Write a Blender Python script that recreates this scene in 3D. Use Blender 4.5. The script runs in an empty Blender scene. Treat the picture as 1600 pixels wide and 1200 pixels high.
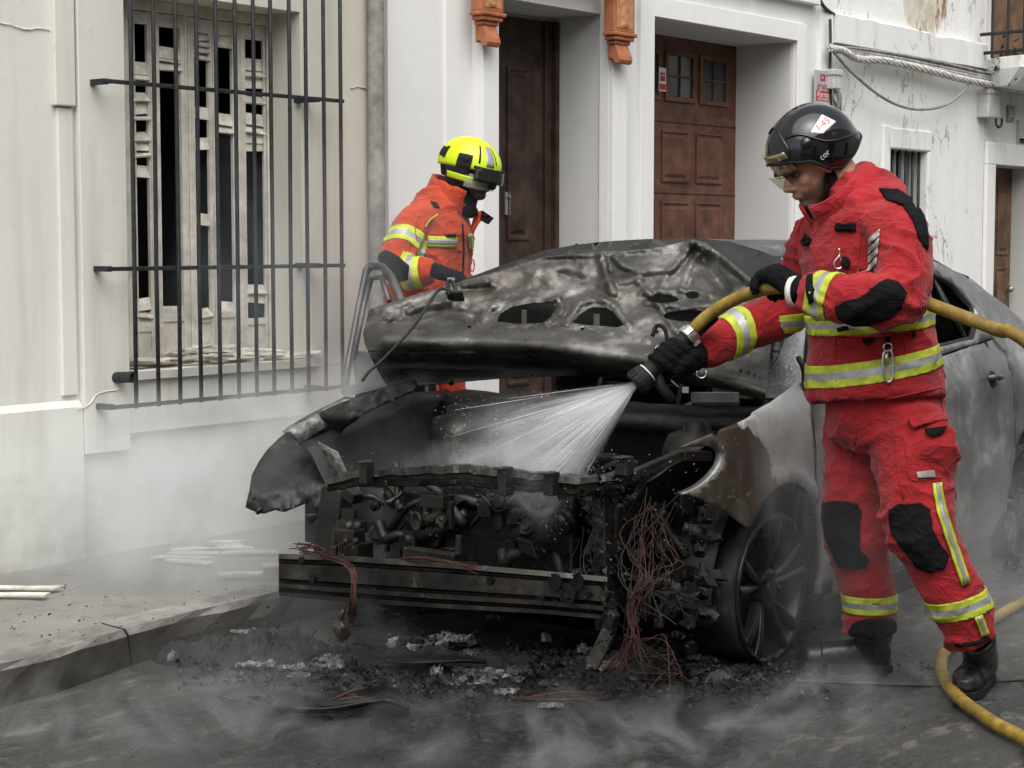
import bpy, bmesh, math, random
from mathutils import Vector as V, Matrix, noise
from mathutils.bvhtree import BVHTree
random.seed(7)
sc = bpy.context.scene
COL = sc.collection

# ------------------------------------------------------------------ camera
CAM_H = 1.42; CAM_A = math.radians(38.8); CAM_P = math.atan(225/2800); CAM_F = 2800.0
FW = V((math.cos(CAM_A)*math.cos(CAM_P), math.sin(CAM_A)*math.cos(CAM_P), -math.sin(CAM_P)))
RT = V((math.sin(CAM_A), -math.cos(CAM_A), 0)); UP = RT.cross(FW); CP = V((0, 0, CAM_H))
cd = bpy.data.cameras.new('camera'); cam = bpy.data.objects.new('camera', cd); COL.objects.link(cam)
cd.sensor_width = 36; cd.lens = 36*CAM_F/1600; cd.clip_end = 2000; cd.clip_start = 0.05
cam.matrix_world = Matrix.Translation(CP) @ Matrix((RT, UP, -FW)).transposed().to_4x4()
sc.camera = cam
# ------------------------------------------------------------------ sky, sun, exposure
SUN_EL = math.radians(58); SUN_AZ = math.radians(222)      # direction the light comes from, in the XY plane
w = bpy.data.worlds.new('World'); sc.world = w; w.use_nodes = True
nt = w.node_tree; bg = nt.nodes['Background']
sky = nt.nodes.new('ShaderNodeTexSky'); sky.sky_type = 'NISHITA'; sky.sun_disc = False
sky.sun_elevation = SUN_EL; sky.sun_rotation = math.pi/2 - SUN_AZ
sky.air_density = 1.0; sky.dust_density = 4.0; sky.ozone_density = 1.0
hs = nt.nodes.new('ShaderNodeHueSaturation'); hs.inputs['Saturation'].default_value = 0.22
nt.links.new(sky.outputs[0], hs.inputs['Color']); nt.links.new(hs.outputs[0], bg.inputs[0])
bg.inputs[1].default_value = 0.115
sd = bpy.data.lights.new('sun', 'SUN'); sd.energy = 1.15; sd.angle = math.radians(75); sd.color = (1, .965, .91)
so = bpy.data.objects.new('sun', sd); COL.objects.link(so)
sdir = V((math.cos(SUN_EL)*math.cos(SUN_AZ), math.cos(SUN_EL)*math.sin(SUN_AZ), math.sin(SUN_EL)))
so.rotation_euler = sdir.to_track_quat('Z', 'Y').to_euler(); so.location = (0, 0, 12)
vs = sc.view_settings; vs.view_transform = 'Standard'; vs.look = 'None'; vs.exposure = 0.98; vs.gamma = 1
sc.render.engine = 'CYCLES'
cy = sc.cycles; cy.use_denoising = True
try: cy.denoiser = 'OPENIMAGEDENOISE'
except Exception: pass
cy.max_bounces = 8; cy.diffuse_bounces = 3; cy.glossy_bounces = 3; cy.transmission_bounces = 4
cy.volume_bounces = 4; cy.transparent_max_bounces = 16; cy.volume_max_steps = 256
cy.caustics_reflective = False; cy.caustics_refractive = False; cy.sample_clamp_indirect = 6

# ------------------------------------------------------------------ measuring helpers
def ray(u, v): return FW + RT*((u-800)/CAM_F) - UP*((v-600)/CAM_F)
def at(u, v, d): return CP + ray(u, v)*d
def AY(u, v, Y): r = ray(u, v); return CP + r*(Y/r.y)
def AX(u, v, X): r = ray(u, v); return CP + r*(X/r.x)
def AZ(u, v, Z): r = ray(u, v); return CP + r*((Z-CAM_H)/r.z)

# ------------------------------------------------------------------ mesh builder
class MB:
    def __init__(s): s.v = []; s.f = []; s.m = []
    def add(s, vs, fs, mi=0):
        o = len(s.v); s.v += [V(p) for p in vs]
        for f in fs: s.f.append([i+o for i in f]); s.m.append(mi)
        return s
    def box(s, a, b, mi=0):
        x0, y0, z0 = [min(p, q) for p, q in zip(a, b)]; x1, y1, z1 = [max(p, q) for p, q in zip(a, b)]
        return s.add([(x0,y0,z0),(x1,y0,z0),(x1,y1,z0),(x0,y1,z0),(x0,y0,z1),(x1,y0,z1),(x1,y1,z1),(x0,y1,z1)],
              [(0,3,2,1),(4,5,6,7),(0,1,5,4),(1,2,6,5),(2,3,7,6),(3,0,4,7)], mi)
    def obox(s, c, ax, ay, az, mi=0):          # centre, three half-axis vectors
        c, ax, ay, az = V(c), V(ax), V(ay), V(az)
        if ax.cross(ay).dot(az) < 0: ax = -ax
        vs = [c+ax*i+ay*j+az*k for k in (-1, 1) for i, j in ((-1,-1),(1,-1),(1,1),(-1,1))]
        return s.add(vs, [(0,3,2,1),(4,5,6,7),(0,1,5,4),(1,2,6,5),(2,3,7,6),(3,0,4,7)], mi)
    def bar(s, p, q, w, h, upv=(0,0,1), mi=0):  # box beam from p to q, w across, h along upv
        p, q = V(p), V(q); d = q-p; n = d.normalized(); u = V(upv); u = (u-n*u.dot(n)).normalized(); r = n.cross(u)
        return s.obox((p+q)/2, d/2, r*(w/2), u*(h/2), mi)
    def tube(s, pts, rad, n=8, caps=True, mi=0, ref=None, flat=1.0):
        pts = [V(p) for p in pts]; m = len(pts)
        rad = rad if isinstance(rad, (list, tuple)) else [rad]*m
        o = len(s.v); prev = None
        for i, p in enumerate(pts):
            t = (pts[min(i+1, m-1)]-pts[max(i-1, 0)])
            t = t.normalized() if t.length > 1e-9 else V((0, 0, 1))
            if prev is None:
                a = V(ref) if ref else (V((0, 0, 1)) if abs(t.z) < .9 else V((1, 0, 0)))
                prev = (a-t*a.dot(t)).normalized()
            else:
                prev = prev-t*prev.dot(t); prev = prev.normalized() if prev.length > 1e-6 else t.orthogonal().normalized()
            b = t.cross(prev); r = rad[i]; rx, ry = (r, r*flat) if not isinstance(r, tuple) else r
            for k in range(n):
                an = 2*math.pi*k/n; s.v.append(p+prev*(math.cos(an)*rx)+b*(math.sin(an)*ry))
        for i in range(m-1):
            for k in range(n):
                a, b = o+i*n+k, o+i*n+(k+1) % n
                s.f.append([a, b, b+n, a+n]); s.m.append(mi)
        if caps:
            s.f.append([o+k for k in range(n)][::-1]); s.m.append(mi)
            s.f.append([o+(m-1)*n+k for k in range(n)]); s.m.append(mi)
        return s
    def prism(s, poly, off, mi=0):              # planar polygon (3d) pushed along off
        n = len(poly); off = V(off); P = [V(p) for p in poly]
        return s.add(P+[p+off for p in P], [list(range(n))[::-1], list(range(n, 2*n))]+[[i, (i+1) % n, n+(i+1) % n, n+i] for i in range(n)], mi)
    def grid(s, rows, mi=0, close=False):
        o = len(s.v); n = len(rows[0])
        for r in rows: s.v += [V(p) for p in r]
        for i in range(len(rows)-1):
            for k in range(n if close else n-1):
                a, b = o+i*n+k, o+i*n+(k+1) % n
                s.f.append([a, b, b+n, a+n]); s.m.append(mi)
        return s
    def lathe(s, prof, c, axis, n=24, mi=0, ref=None):   # prof: (radius, height along axis)
        c, a = V(c), V(axis).normalized(); x = V(ref) if ref else a.orthogonal(); x = (x-a*x.dot(a)).normalized(); y = a.cross(x)
        rows = [[c+a*h+(x*math.cos(2*math.pi*k/n)+y*math.sin(2*math.pi*k/n))*max(r, 1e-5) for k in range(n)] for r, h in prof]
        return s.grid(rows, mi, True)
    def sphere(s, c, r, n=12, m=8, mi=0, axes=None):
        c = V(c); ax = axes or (V((1,0,0)), V((0,1,0)), V((0,0,1))); r = r if isinstance(r, (tuple, list)) else (r, r, r)
        rows = []
        for j in range(m+1):
            th = math.pi*j/m
            rows.append([c+ax[0]*(r[0]*max(math.sin(th),1e-4)*math.cos(2*math.pi*k/n))+ax[1]*(r[1]*max(math.sin(th),1e-4)*math.sin(2*math.pi*k/n))+ax[2]*(r[2]*math.cos(th)) for k in range(n)])
        return s.grid(rows, mi, True)
    def build(s, name, mats, parent=None, smooth=False, bevel=0, solid=0, sub=0, fix=True, merge=False):
        me = bpy.data.meshes.new(name); me.from_pydata([tuple(p) for p in s.v], [], s.f)
        if not isinstance(mats, (list, tuple)): mats = [mats]
        for m in mats: me.materials.append(m)
        for p, mi in zip(me.polygons, s.m): p.material_index = mi
        if merge or fix:
            bm = bmesh.new(); bm.from_mesh(me)
            if merge: bmesh.ops.remove_doubles(bm, verts=bm.verts, dist=1e-4)
            if fix: bmesh.ops.recalc_face_normals(bm, faces=bm.faces)
            bm.to_mesh(me); bm.free()
        o = bpy.data.objects.new(name, me); COL.objects.link(o)
        if parent: o.parent = parent
        if smooth:
            for p in me.polygons: p.use_smooth = True
        if solid:
            md = o.modifiers.new('solid', 'SOLIDIFY'); md.thickness = solid; md.offset = 0
        if bevel:
            md = o.modifiers.new('bev', 'BEVEL'); md.width = bevel; md.segments = 2; md.limit_method = 'ANGLE'; md.angle_limit = math.radians(40)
        if sub:
            md = o.modifiers.new('sub', 'SUBSURF'); md.levels = sub; md.render_levels = sub
        return o
def tag(o, label=None, cat=None, group=None, kind=None):
    for k, x in (('label', label), ('category', cat), ('group', group), ('kind', kind)):
        if x: o[k] = x
    return o
def thing(name, loc, label, cat, group=None):
    o = bpy.data.objects.new(name, None); COL.objects.link(o); o.location = loc; o.empty_display_size = .1
    bpy.context.view_layer.update()
    return tag(o, label, cat, group)
def adopt(root, *objs):                         # parent while staying put (parts are modelled in world coordinates)
    for o in objs:
        o.parent = root; o.matrix_parent_inverse = Matrix.Translation(-V(root.location))
    return objs[0]
def spline(pts, n=8):                           # Catmull-Rom through points
    P = [V(p) for p in pts]; P = [P[0]*2-P[1]]+P+[P[-1]*2-P[-2]]; out = []
    for i in range(1, len(P)-2):
        a, b, c, d = P[i-1:i+3]
        for k in range(n):
            t = k/n; out.append(.5*((2*b)+(c-a)*t+(2*a-5*b+4*c-d)*t*t+(3*b-a-3*c+d)*t**3))
    out.append(P[-2]); return out
def lerp(a, b, t): return a+(b-a)*t
def interp(xs, ys, x):
    if x <= xs[0]: return ys[0]
    for i in range(1, len(xs)):
        if x <= xs[i]: return lerp(ys[i-1], ys[i], (x-xs[i-1])/(xs[i]-xs[i-1]))
    return ys[-1]
def smooth_interp(xs, ys, x):
    if x <= xs[0]: return ys[0]
    for i in range(1, len(xs)):
        if x <= xs[i]:
            t = (x-xs[i-1])/(xs[i]-xs[i-1]); t = t*t*(3-2*t); return lerp(ys[i-1], ys[i], t)
    return ys[-1]

# ------------------------------------------------------------------ materials
class NT:
    def __init__(s, name):
        s.mat = bpy.data.materials.new(name); s.mat.use_nodes = True; s.t = s.mat.node_tree
        s.b = s.t.nodes['Principled BSDF']; s.out = s.t.nodes['Material Output']; s._tc = None
    def n(s, typ, **kw):
        nd = s.t.nodes.new('ShaderNode'+typ)
        for k, x in kw.items(): setattr(nd, k, x)
        return nd
    def l(s, a, b): s.t.links.new(a, b)
    def tc(s):
        if not s._tc: s._tc = s.n('NewGeometry')
        return s._tc.outputs['Position']
    def map(s, scale=(1,1,1), loc=(0,0,0), rot=(0,0,0), src=None):
        m = s.n('Mapping'); s.l(src or s.tc(), m.inputs[0]); m.inputs['Scale'].default_value = scale; m.inputs['Location'].default_value = loc; m.inputs['Rotation'].default_value = rot
        return m.outputs[0]
    def noise(s, scale, detail=6, rough=.6, vec=None, dist=0):
        nd = s.n('TexNoise'); s.l(vec or s.tc(), nd.inputs['Vector']); nd.inputs['Scale'].default_value = scale; nd.inputs['Detail'].default_value = detail; nd.inputs['Roughness'].default_value = rough; nd.inputs['Distortion'].default_value = dist
        return nd.outputs['Fac']
    def ramp(s, fac, stops):
        r = s.n('ValToRGB'); s.l(fac, r.inputs[0]); e = r.color_ramp.elements
        while len(e) < len(stops): e.new(.5)
        for x, (p, c) in zip(e, stops): x.position = p; x.color = (*c, 1) if isinstance(c, tuple) else (c, c, c, 1)
        return r.outputs[0]
    def mix(s, fac, a, b, mode='MIX'):
        m = s.n('Mix', data_type='RGBA', blend_type=mode)
        for sock, x in ((m.inputs['Factor'], fac), (m.inputs[6], a), (m.inputs[7], b)):
            if isinstance(x, (int, float)): sock.default_value = x if sock.type == 'VALUE' else (x, x, x, 1)
            elif isinstance(x, tuple): sock.default_value = (*x, 1)
            else: s.l(x, sock)
        return m.outputs[2]
    def math(s, op, a, b=0.0, c=None, clamp=False):
        m = s.n('Math', operation=op, use_clamp=clamp)
        for sock, x in zip(m.inputs, (a, b, c)):
            if x is None: continue
            if isinstance(x, (int, float)): sock.default_value = x
            else: s.l(x, sock)
        return m.outputs[0]
    def sep(s, vec=None):
        x = s.n('SeparateXYZ'); s.l(vec or s.tc(), x.inputs[0]); return x.outputs
    def set(s, **kw):
        for k, x in kw.items():
            sock = s.b.inputs[{'color':'Base Color','rough':'Roughness','metal':'Metallic','spec':'Specular IOR Level','trans':'Transmission Weight','alpha':'Alpha','coat':'Coat Weight','sheen':'Sheen Weight'}[k]]
            if isinstance(x, (int, float)): sock.default_value = x
            elif isinstance(x, tuple): sock.default_value = (*x, 1)
            else: s.l(x, sock)
        return s
    def bump(s, h, strength=.3, dist=.01):
        b = s.n('Bump'); b.inputs['Strength'].default_value = strength; b.inputs['Distance'].default_value = dist
        s.l(h, b.inputs['Height'])
        if s.b.inputs['Normal'].is_linked: s.l(s.b.inputs['Normal'].links[0].from_socket, b.inputs['Normal'])
        s.l(b.outputs[0], s.b.inputs['Normal']); return s
M = {}
def simple(name, col, rough=.6, metal=0, spec=.5, var=.12, vs=20, bump=0, bscale=60, coat=0):
    t = NT(name); nz = t.noise(vs, 6, .65)
    lo = tuple(max(0, c*(1-var*2)) for c in col); hi = tuple(min(1, c*(1+var)) for c in col)
    t.set(color=t.ramp(nz, [(.3, lo), (.7, hi)]), rough=rough, metal=metal, spec=spec, coat=coat)
    if bump: t.bump(t.noise(bscale, 5, .6), bump, .004)
    M[name] = t.mat; return t.mat

def plaster(name, base, dirt, stain=.5, crack=.0, flake=0.0, heat=None):
    t = NT(name)
    big = t.noise(1.1, 6, .6); mid = t.noise(6, 7, .65); fine = t.noise(140, 3, .6)
    streak = t.noise(1.0, 6, .6, t.map((7, 7, .55)))
    c = t.mix(t.ramp(big, [(.35, 0.0), (.75, 1.0)]), base, tuple(x*y for x, y in zip(base, (.93, .93, .92))))
    c = t.mix(t.math('MULTIPLY', t.ramp(streak, [(.52, 0.0), (.78, 1.0)]), stain), c, dirt)
    c = t.mix(t.math('MULTIPLY', t.ramp(mid, [(.6, 0.0), (.8, 1.0)]), stain*.6), c, tuple(x*.8 for x in base))
    h = t.math('ADD', t.math('MULTIPLY', fine, .35), mid)
    if flake:
        fl = t.noise(3.1, 9, .62, t.map((1, 1, .8)), .6); e = t.ramp(fl, [(.40, 0.0), (.42, 1.0)])
        gd_ = t.n('VectorMath', operation='DISTANCE'); t.l(t.map((1, 0, .75)), gd_.inputs[0]); gd_.inputs[1].default_value = (12.0, 0, 3.25*.75)
        gate = t.ramp(t.math('ADD', gd_.outputs['Value'], t.math('MULTIPLY', fl, .5)), [(.60, 1.0), (.64, 0.0)])
        e = t.math('MULTIPLY', e, gate)
        bare = t.ramp(t.noise(9, 6, .7, t.map((1, 1, .35))), [(.36, (.50, .42, .32)), (.56, (.66, .62, .52)), (.62, (.30, .17, .09))])
        c = t.mix(t.math('MULTIPLY', e, flake), c, bare)
        h = t.math('SUBTRACT', h, t.math('MULTIPLY', e, 1.2))
    if crack:
        cr = t.noise(2.3, 8, .6, t.map((1.6, 1.6, .55)), 1.2); d = t.math('ABSOLUTE', t.math('SUBTRACT', cr, .5))
        k = t.ramp(d, [(0.0, 1.0), (.013, 0.0)])
        k = t.math('MULTIPLY', k, t.ramp(t.noise(1.7, 3, .5, t.map((1,1,1),(7,2,1))), [(.48, 0.0), (.54, 1.0)]))
        c = t.mix(t.math('MULTIPLY', k, crack), c, (.10, .085, .07)); h = t.math('SUBTRACT', h, t.math('MULTIPLY', k, .8))
        bl = t.noise(7, 6, .7, t.map((1, 1, .6)), .8); h = t.math('ADD', h, t.math('MULTIPLY', t.ramp(bl, [(.5, 0.0), (.56, 1.0)]), crack*.7))
    if heat:                                     # scorched, yellowed band of plaster: (x0, x1)
        x = t.sep()[0]; g = t.n('MapRange'); t.l(x, g.inputs[0]); g.inputs[1].default_value = heat[0]; g.inputs[2].default_value = heat[1]
        hn = t.math('MULTIPLY', g.outputs[0], t.ramp(t.noise(1.6, 5, .6, t.map((1, 1, .5))), [(.3, .35), (.65, 1.0)]))
        c = t.mix(t.math('MULTIPLY', hn, .8), c, (.50, .43, .34))
        zz = t.sep()[2]; lo = t.n('MapRange'); t.l(zz, lo.inputs[0]); lo.inputs[1].default_value = .75; lo.inputs[2].default_value = .12     # splash dirt along the foot of the wall
        sp = t.math('MULTIPLY', lo.outputs[0], t.ramp(t.noise(4.5, 8, .7), [(.42, 0.0), (.62, 1.0)])); c = t.mix(t.math('MULTIPLY', sp, .7), c, (.30, .28, .235))
        sm = t.ramp(t.noise(13, 6, .7, t.map((1, 1, .7), (2, 2, 2))), [(.64, 0.0), (.72, 1.0)]); c = t.mix(t.math('MULTIPLY', sm, .35), c, (.36, .33, .28))
    t.set(color=c, rough=.88, spec=.2).bump(h, .35, .008)
    M[name] = t.mat; return t.mat
plaster('wall_left', (.69, .69, .635), (.42, .41, .36), .5, 0, 0, (5.3, 6.3))
plaster('trim_left', (.67, .665, .61), (.36, .34, .30), .6, 0, 0, (5.2, 6.3))
plaster('wall_mid', (.76, .76, .74), (.56, .54, .48), .25, 0, 0)
plaster('trim_mid', (.80, .80, .79), (.62, .61, .57), .2)
plaster('reveal_mid', (.64, .64, .63), (.5, .5, .48), .2)
plaster('wall_old', (.80, .80, .78), (.56, .52, .45), .35, .9, .95)
plaster('wall_old_low', (.80, .80, .78), (.56, .52, .45), .35, .95, 0)
plaster('trim_old', (.80, .80, .78), (.5, .47, .4), .5, .4)
plaster('wall_end', (.68, .67, .63), (.42, .38, .32), .6, .3)
plaster('plinth_dark', (.10, .10, .10), (.06, .06, .06), .4)
simple('iron', (.030, .032, .034), .6, .3, .4, .3, 30, .3)
simple('cream_wood', (.66, .63, .56), .7, 0, .3, .18, 9, .25, 40)
simple('cream_slat', (.70, .66, .58), .7, 0, .3, .25, 14, .2, 40)
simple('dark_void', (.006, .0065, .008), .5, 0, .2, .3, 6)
simple('terracotta', (.40, .145, .07), .75, 0, .3, .18, 18, .3)
simple('terracotta_light', (.50, .25, .12), .8, 0, .3, .2, 30, .8, 50)
simple('door_wood', (.055, .033, .026), .6, 0, .3, .4, 7, .4, 40)
simple('garage_wood', (.145, .066, .044), .6, 0, .3, .3, 7, .4, 40)
simple('door_old', (.17, .10, .06), .6, 0, .3, .3, 6, .2, 30)
simple('dull_metal', (.4, .38, .33), .4, .8)
simple('white_paint', (.78, .78, .76), .5, 0, .4, .04)
simple('grey_plastic', (.52, .52, .50), .5, 0, .4, .1)
simple('cable_grey', (.30, .30, .29), .7, 0, .3, .3, 15)
simple('cable_white', (.62, .61, .56), .7, 0, .3, .3, 30)
simple('cable_dark', (.06, .06, .06), .7, 0, .3, .3, 15)
simple('sign_red', (.42, .03, .035), .5, 0, .4, .05)
simple('sign_grey', (.42, .42, .43), .5, 0, .4, .05)
simple('sign_yellow', (.75, .42, .03), .5, 0, .4, .05)
simple('moss', (.05, .055, .02), .95, 0, .1, .5, 40, 1, 60)
simple('pane_grey', (.05, .055, .06), .12, 0, .6, .3, 3)
simple('bar_pale', (.42, .40, .40), .6)
# ================================================================== THE SETTING
WY = 5.85                                        # street face of the row of houses
def X_(u, Y=WY): return AY(u, 400, Y).x
def kerb_y(x): return smooth_interp([-6, 3.2, 4.1, 5.0, 24], [4.30, 4.59, 4.73, 4.80, 4.86], x) if x > 3.2 else lerp(4.30, 4.59, (x+6)/9.2)
# road -----------------------------------------------------------
t = NT('asphalt_wet')
big = t.noise(.9, 7, .62); mid = t.noise(5, 8, .7, t.map((1, 2.2, 1), (0, 0, 0), (0, 0, -.2))); fine = t.noise(160, 3, .7)
c = t.ramp(big, [(.3, (.026, .028, .028)), (.7, (.062, .063, .059))])
c = t.mix(t.ramp(mid, [(.54, 0.0), (.66, .9)]), c, (.17, .155, .125))          # dried foam and mud streaks
c = t.mix(t.ramp(t.noise(2.6, 8, .7, t.map((1, 2.5, 1), (4, 1, 0))), [(.6, 0.0), (.72, .9)]), c, (.012, .012, .013))
d = t.n('VectorMath', operation='DISTANCE'); t.l(t.map((.62, 1, 0)), d.inputs[0]); d.inputs[1].default_value = (4.55*.62, 3.55, 0)
soot = t.math('ADD', d.outputs['Value'], t.math('MULTIPLY', t.noise(2.5, 7, .7), 1.1))
c = t.mix(t.ramp(soot, [(.55, 1.0), (.95, 0.0)]) if False else t.ramp(t.math('MULTIPLY', soot, .5), [(.58, .96), (.9, 0.0)]), c, (.012, .012, .013))
c = t.mix(t.math('MULTIPLY', t.ramp(fine, [(.55, 0.0), (.8, 1.0)]), .35), c, (.17, .17, .16))
wet = t.ramp(t.noise(1.7, 6, .6, t.map((1, 1.6, 1), (1, 5, 0))), [(.40, .10), (.64, .55)])
sp_ = t.noise(38, 5, .7); c = t.mix(t.math('MULTIPLY', t.ramp(sp_, [(.52, 0.0), (.64, 1.0)]), .28), c, (.13, .127, .115))
t.set(color=c, rough=wet, spec=.5).bump(fine, .6, .006).bump(sp_, .5, .008).bump(mid, .6, .03)
M['asphalt'] = t.mat
def road_z(x, y): return .010*noise.noise(V((x*1.3, y*1.3, 0)))
mb = MB()
S = 400
xs = [-S, -30, -6]+[-6+.25*i for i in range(1, 121)]+[40, S]; ys = [-S, -30, -8]+[-8+.25*i for i in range(1, 56)]+[30, S]
mb.grid([[(x, y, road_z(x, y) if -6 < x < 24 and -8 < y < 5.7 else 0) for x in xs] for y in ys])
road = mb.build('road', M['asphalt'], smooth=True); tag(road, kind='structure')
# sidewalk -------------------------------------------------------
t = NT('pavement_concrete')
n1 = t.noise(2.2, 7, .62); n2 = t.noise(9, 8, .7); fine = t.noise(120, 3, .7)
c = t.ramp(n1, [(.3, (.15, .145, .13)), (.7, (.24, .235, .21))])
c = t.mix(t.ramp(n2, [(.55, 0.0), (.72, .75)]), c, (.075, .072, .066))
c = t.mix(t.ramp(t.noise(3.4, 6, .7, t.map((1, 1, 1), (3, 3, 3))), [(.6, 0.0), (.7, .6)]), c, (.30, .28, .24))
t.set(color=c, rough=t.ramp(n1, [(.35, .4), (.65, .85)])).bump(fine, .4, .005).bump(n2, .3, .015)
M['pavement'] = t.mat
mb = MB(); xs = [-6+.3*i for i in range(101)]
rows = []
for x in xs:
    k = kerb_y(x)+.15
    rows.append([(x, lerp(k, 5.95, j/5), .118+.006*noise.noise(V((x*2, j*.7, 3)))+.02*j/5) for j in range(6)])
mb.grid(rows); sw = mb.build('sidewalk', M['pavement'], smooth=True); tag(sw, kind='structure')
# kerb of single stones
t = NT('kerb_stone'); n1 = t.noise(5, 8, .7); n2 = t.noise(60, 4, .7)
c = t.ramp(n1, [(.3, (.08, .075, .068)), (.5, (.17, .165, .15)), (.7, (.32, .31, .28))])
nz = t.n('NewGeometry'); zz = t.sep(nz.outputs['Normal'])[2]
c = t.mix(t.ramp(zz, [(.3, .92), (.8, 0.0)]), c, (.022, .019, .016))  # shade put into the colour: upright faces near black, top left pale
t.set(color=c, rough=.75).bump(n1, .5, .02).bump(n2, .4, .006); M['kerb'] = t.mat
kerb = None; x = -5.4; ki = 0
while x < 23:
    L = .92; a, b = x+.006, x+L-.006; mb = MB(); rows = []
    for i in range(9):
        xx = lerp(a, b, i/8); ky = kerb_y(xx); r = random.Random(ki*31+i)
        rows.append([(xx, ky-.01, -.05), (xx, ky+r.uniform(-.004, .004), .05), (xx, ky+.012+r.uniform(-.006, .008), .104+r.uniform(-.006, .004)), (xx, ky+.03, .122+r.uniform(-.004, .002)), (xx, ky+.155, .124), (xx, ky+.155, -.05)])
    mb.grid(rows); mb.f += [[0,1,2,3,4,5], [len(rows)*6-6+i for i in range(6)][::-1]]; mb.m += [0, 0]
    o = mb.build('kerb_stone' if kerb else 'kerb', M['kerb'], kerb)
    if not kerb: kerb = tag(o, kind='structure')
    x += L; ki += 1

# ================================================================== LEFT HOUSE
def house(name, loc, label): return thing(name, loc, label, 'house')
hl = house('plastered_house', (3.2, WY, 0), 'scorched cream plastered house with a barred shuttered window')
WX0, WX1, WZ0, WZ1 = X_(196), X_(472), .885, 2.44
mb = MB()
mb.box((-3, WY, -.1), (WX0, 6.095, 6.4)); mb.box((WX1, WY, -.1), (6.30, 6.095, 6.4))
mb.box((WX0, WY, -.1), (WX1, 6.095, WZ0-.03)); mb.box((WX0, WY, WZ1), (WX1, 6.095, 6.4))
adopt(hl, mb.build('wall', M['wall_left']))
# plinth with a sloping ledge
mb = MB(); rows = []
for i in range(41):
    x = lerp(-3, X_(118), i/40); w_ = .004*noise.noise(V((x*3, 0, 0)))
    rows.append([(x, WY-.03+w_, -.05), (x, WY-.03+w_, .755+w_), (x, WY-.002, .782+w_)])
mb.grid(rows); adopt(hl, mb.build('plinth', M['wall_left']))
# window surround
sx0, sx1 = X_(128, WY-.035), X_(200, WY-.035)
mb = MB(); mb.box((sx0, WY-.035, .56), (sx1, WY+.01, 3.4)); adopt(hl, mb.build('window_surround', M['trim_left'], bevel=.004))
mb = MB(); mb.box((sx1+.001, WY-.031, .625), (5.98, WY+.012, .842)); adopt(hl, mb.build('window_apron', M['trim_left'], bevel=.004))
mb = MB(); mb.box((5.775, WY-.032, .843), (5.98, WY+.01, 3.4)); adopt(hl, mb.build('window_surround', M['trim_left'], bevel=.004))
mb = MB(); mb.box((X_(92, WY-.03), WY-.03, 1.945), (X_(124, WY-.03), WY+.01, 3.4)); adopt(hl, mb.build('moulding_strip', M['trim_left'], bevel=.006))
mb = MB(); mb.box((X_(96, WY-.02), WY-.014, .80), (X_(120, WY-.02), WY+.01, 1.94)); adopt(hl, mb.build('moulding_strip', M['wall_left'], bevel=.006))
mb = MB(); rows = []
for i in range(25):
    x = lerp(WX0-.01, WX1+.06, i/24); r = .004*noise.noise(V((x*9, 1, 0)))
    rows.append([(x, WY-.055+r, .846), (x, WY-.06+r, .882+r), (x, 6.06, .892)])
mb.grid(rows); mb.box((WX0-.01, WY-.05, .846), (WX1+.06, 6.06, .880)); adopt(hl, mb.build('window_sill', M['trim_left']))
# reveal of the window: right cheek already formed by the wall; back room
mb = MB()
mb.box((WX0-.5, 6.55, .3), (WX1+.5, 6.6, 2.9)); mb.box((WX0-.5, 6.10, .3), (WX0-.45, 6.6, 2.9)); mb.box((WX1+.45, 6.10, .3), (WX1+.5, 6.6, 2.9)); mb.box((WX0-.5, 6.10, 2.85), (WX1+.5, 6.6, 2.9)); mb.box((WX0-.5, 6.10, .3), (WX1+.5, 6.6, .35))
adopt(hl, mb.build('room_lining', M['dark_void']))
PY = 6.06                                        # plane of the window leaves
def px(u): return X_(u, PY)
mb = MB()
mb.box((WX0, PY-.02, WZ0), (px(205), PY+.02, WZ1)); mb.box((px(416), PY-.02, WZ0), (WX1, PY+.02, WZ1)); mb.box((px(205), PY-.02, WZ1-.05), (px(416), PY+.02, WZ1))
win = adopt(hl, mb.build('window', M['cream_wood'], bevel=.004))
slots = [(208, 233, 38, 508), (251, 284, 44, 492), (305, 327, 52, 494), (341, 364, 56, 486), (384, 413, 63, 497)]
slots = [(a, b, AY((a+b)/2, c_, PY).z, AY((a+b)/2, d_, PY).z) for a, b, c_, d_ in slots]
edges = [206, 241, 295, 333.5, 372, 415.5]
stl = [(a, b) for a, b in zip(edges[:-1], edges[1:])]
slat_v = [[(107, 0), (118, 1), (152, 1), (169, 0), (184, 2), (214, 1), (226, 0), (241, 2), (268, 0), (476, 0), (490, 1), (500, 0)], [(84, 0), (88, 0), (104, 1), (488, 0)], [(57, 1), (66, 1), (76, 1), (88, 1), (177, 0), (225, 0), (343, 0), (490, 1)], [(64, 0), (70, 1), (188, 0), (203, 1), (480, 0)], [(103, 0), (116, 1), (131, 0), (158, 1), (188, 0), (203, 1), (216, 0), (228, 0), (452, 1), (464, 0)]]
slat_spec = [[(AY(220+48*k, v, PY).z, q) for v, q in row] for k, row in enumerate(slat_v)]
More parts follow.
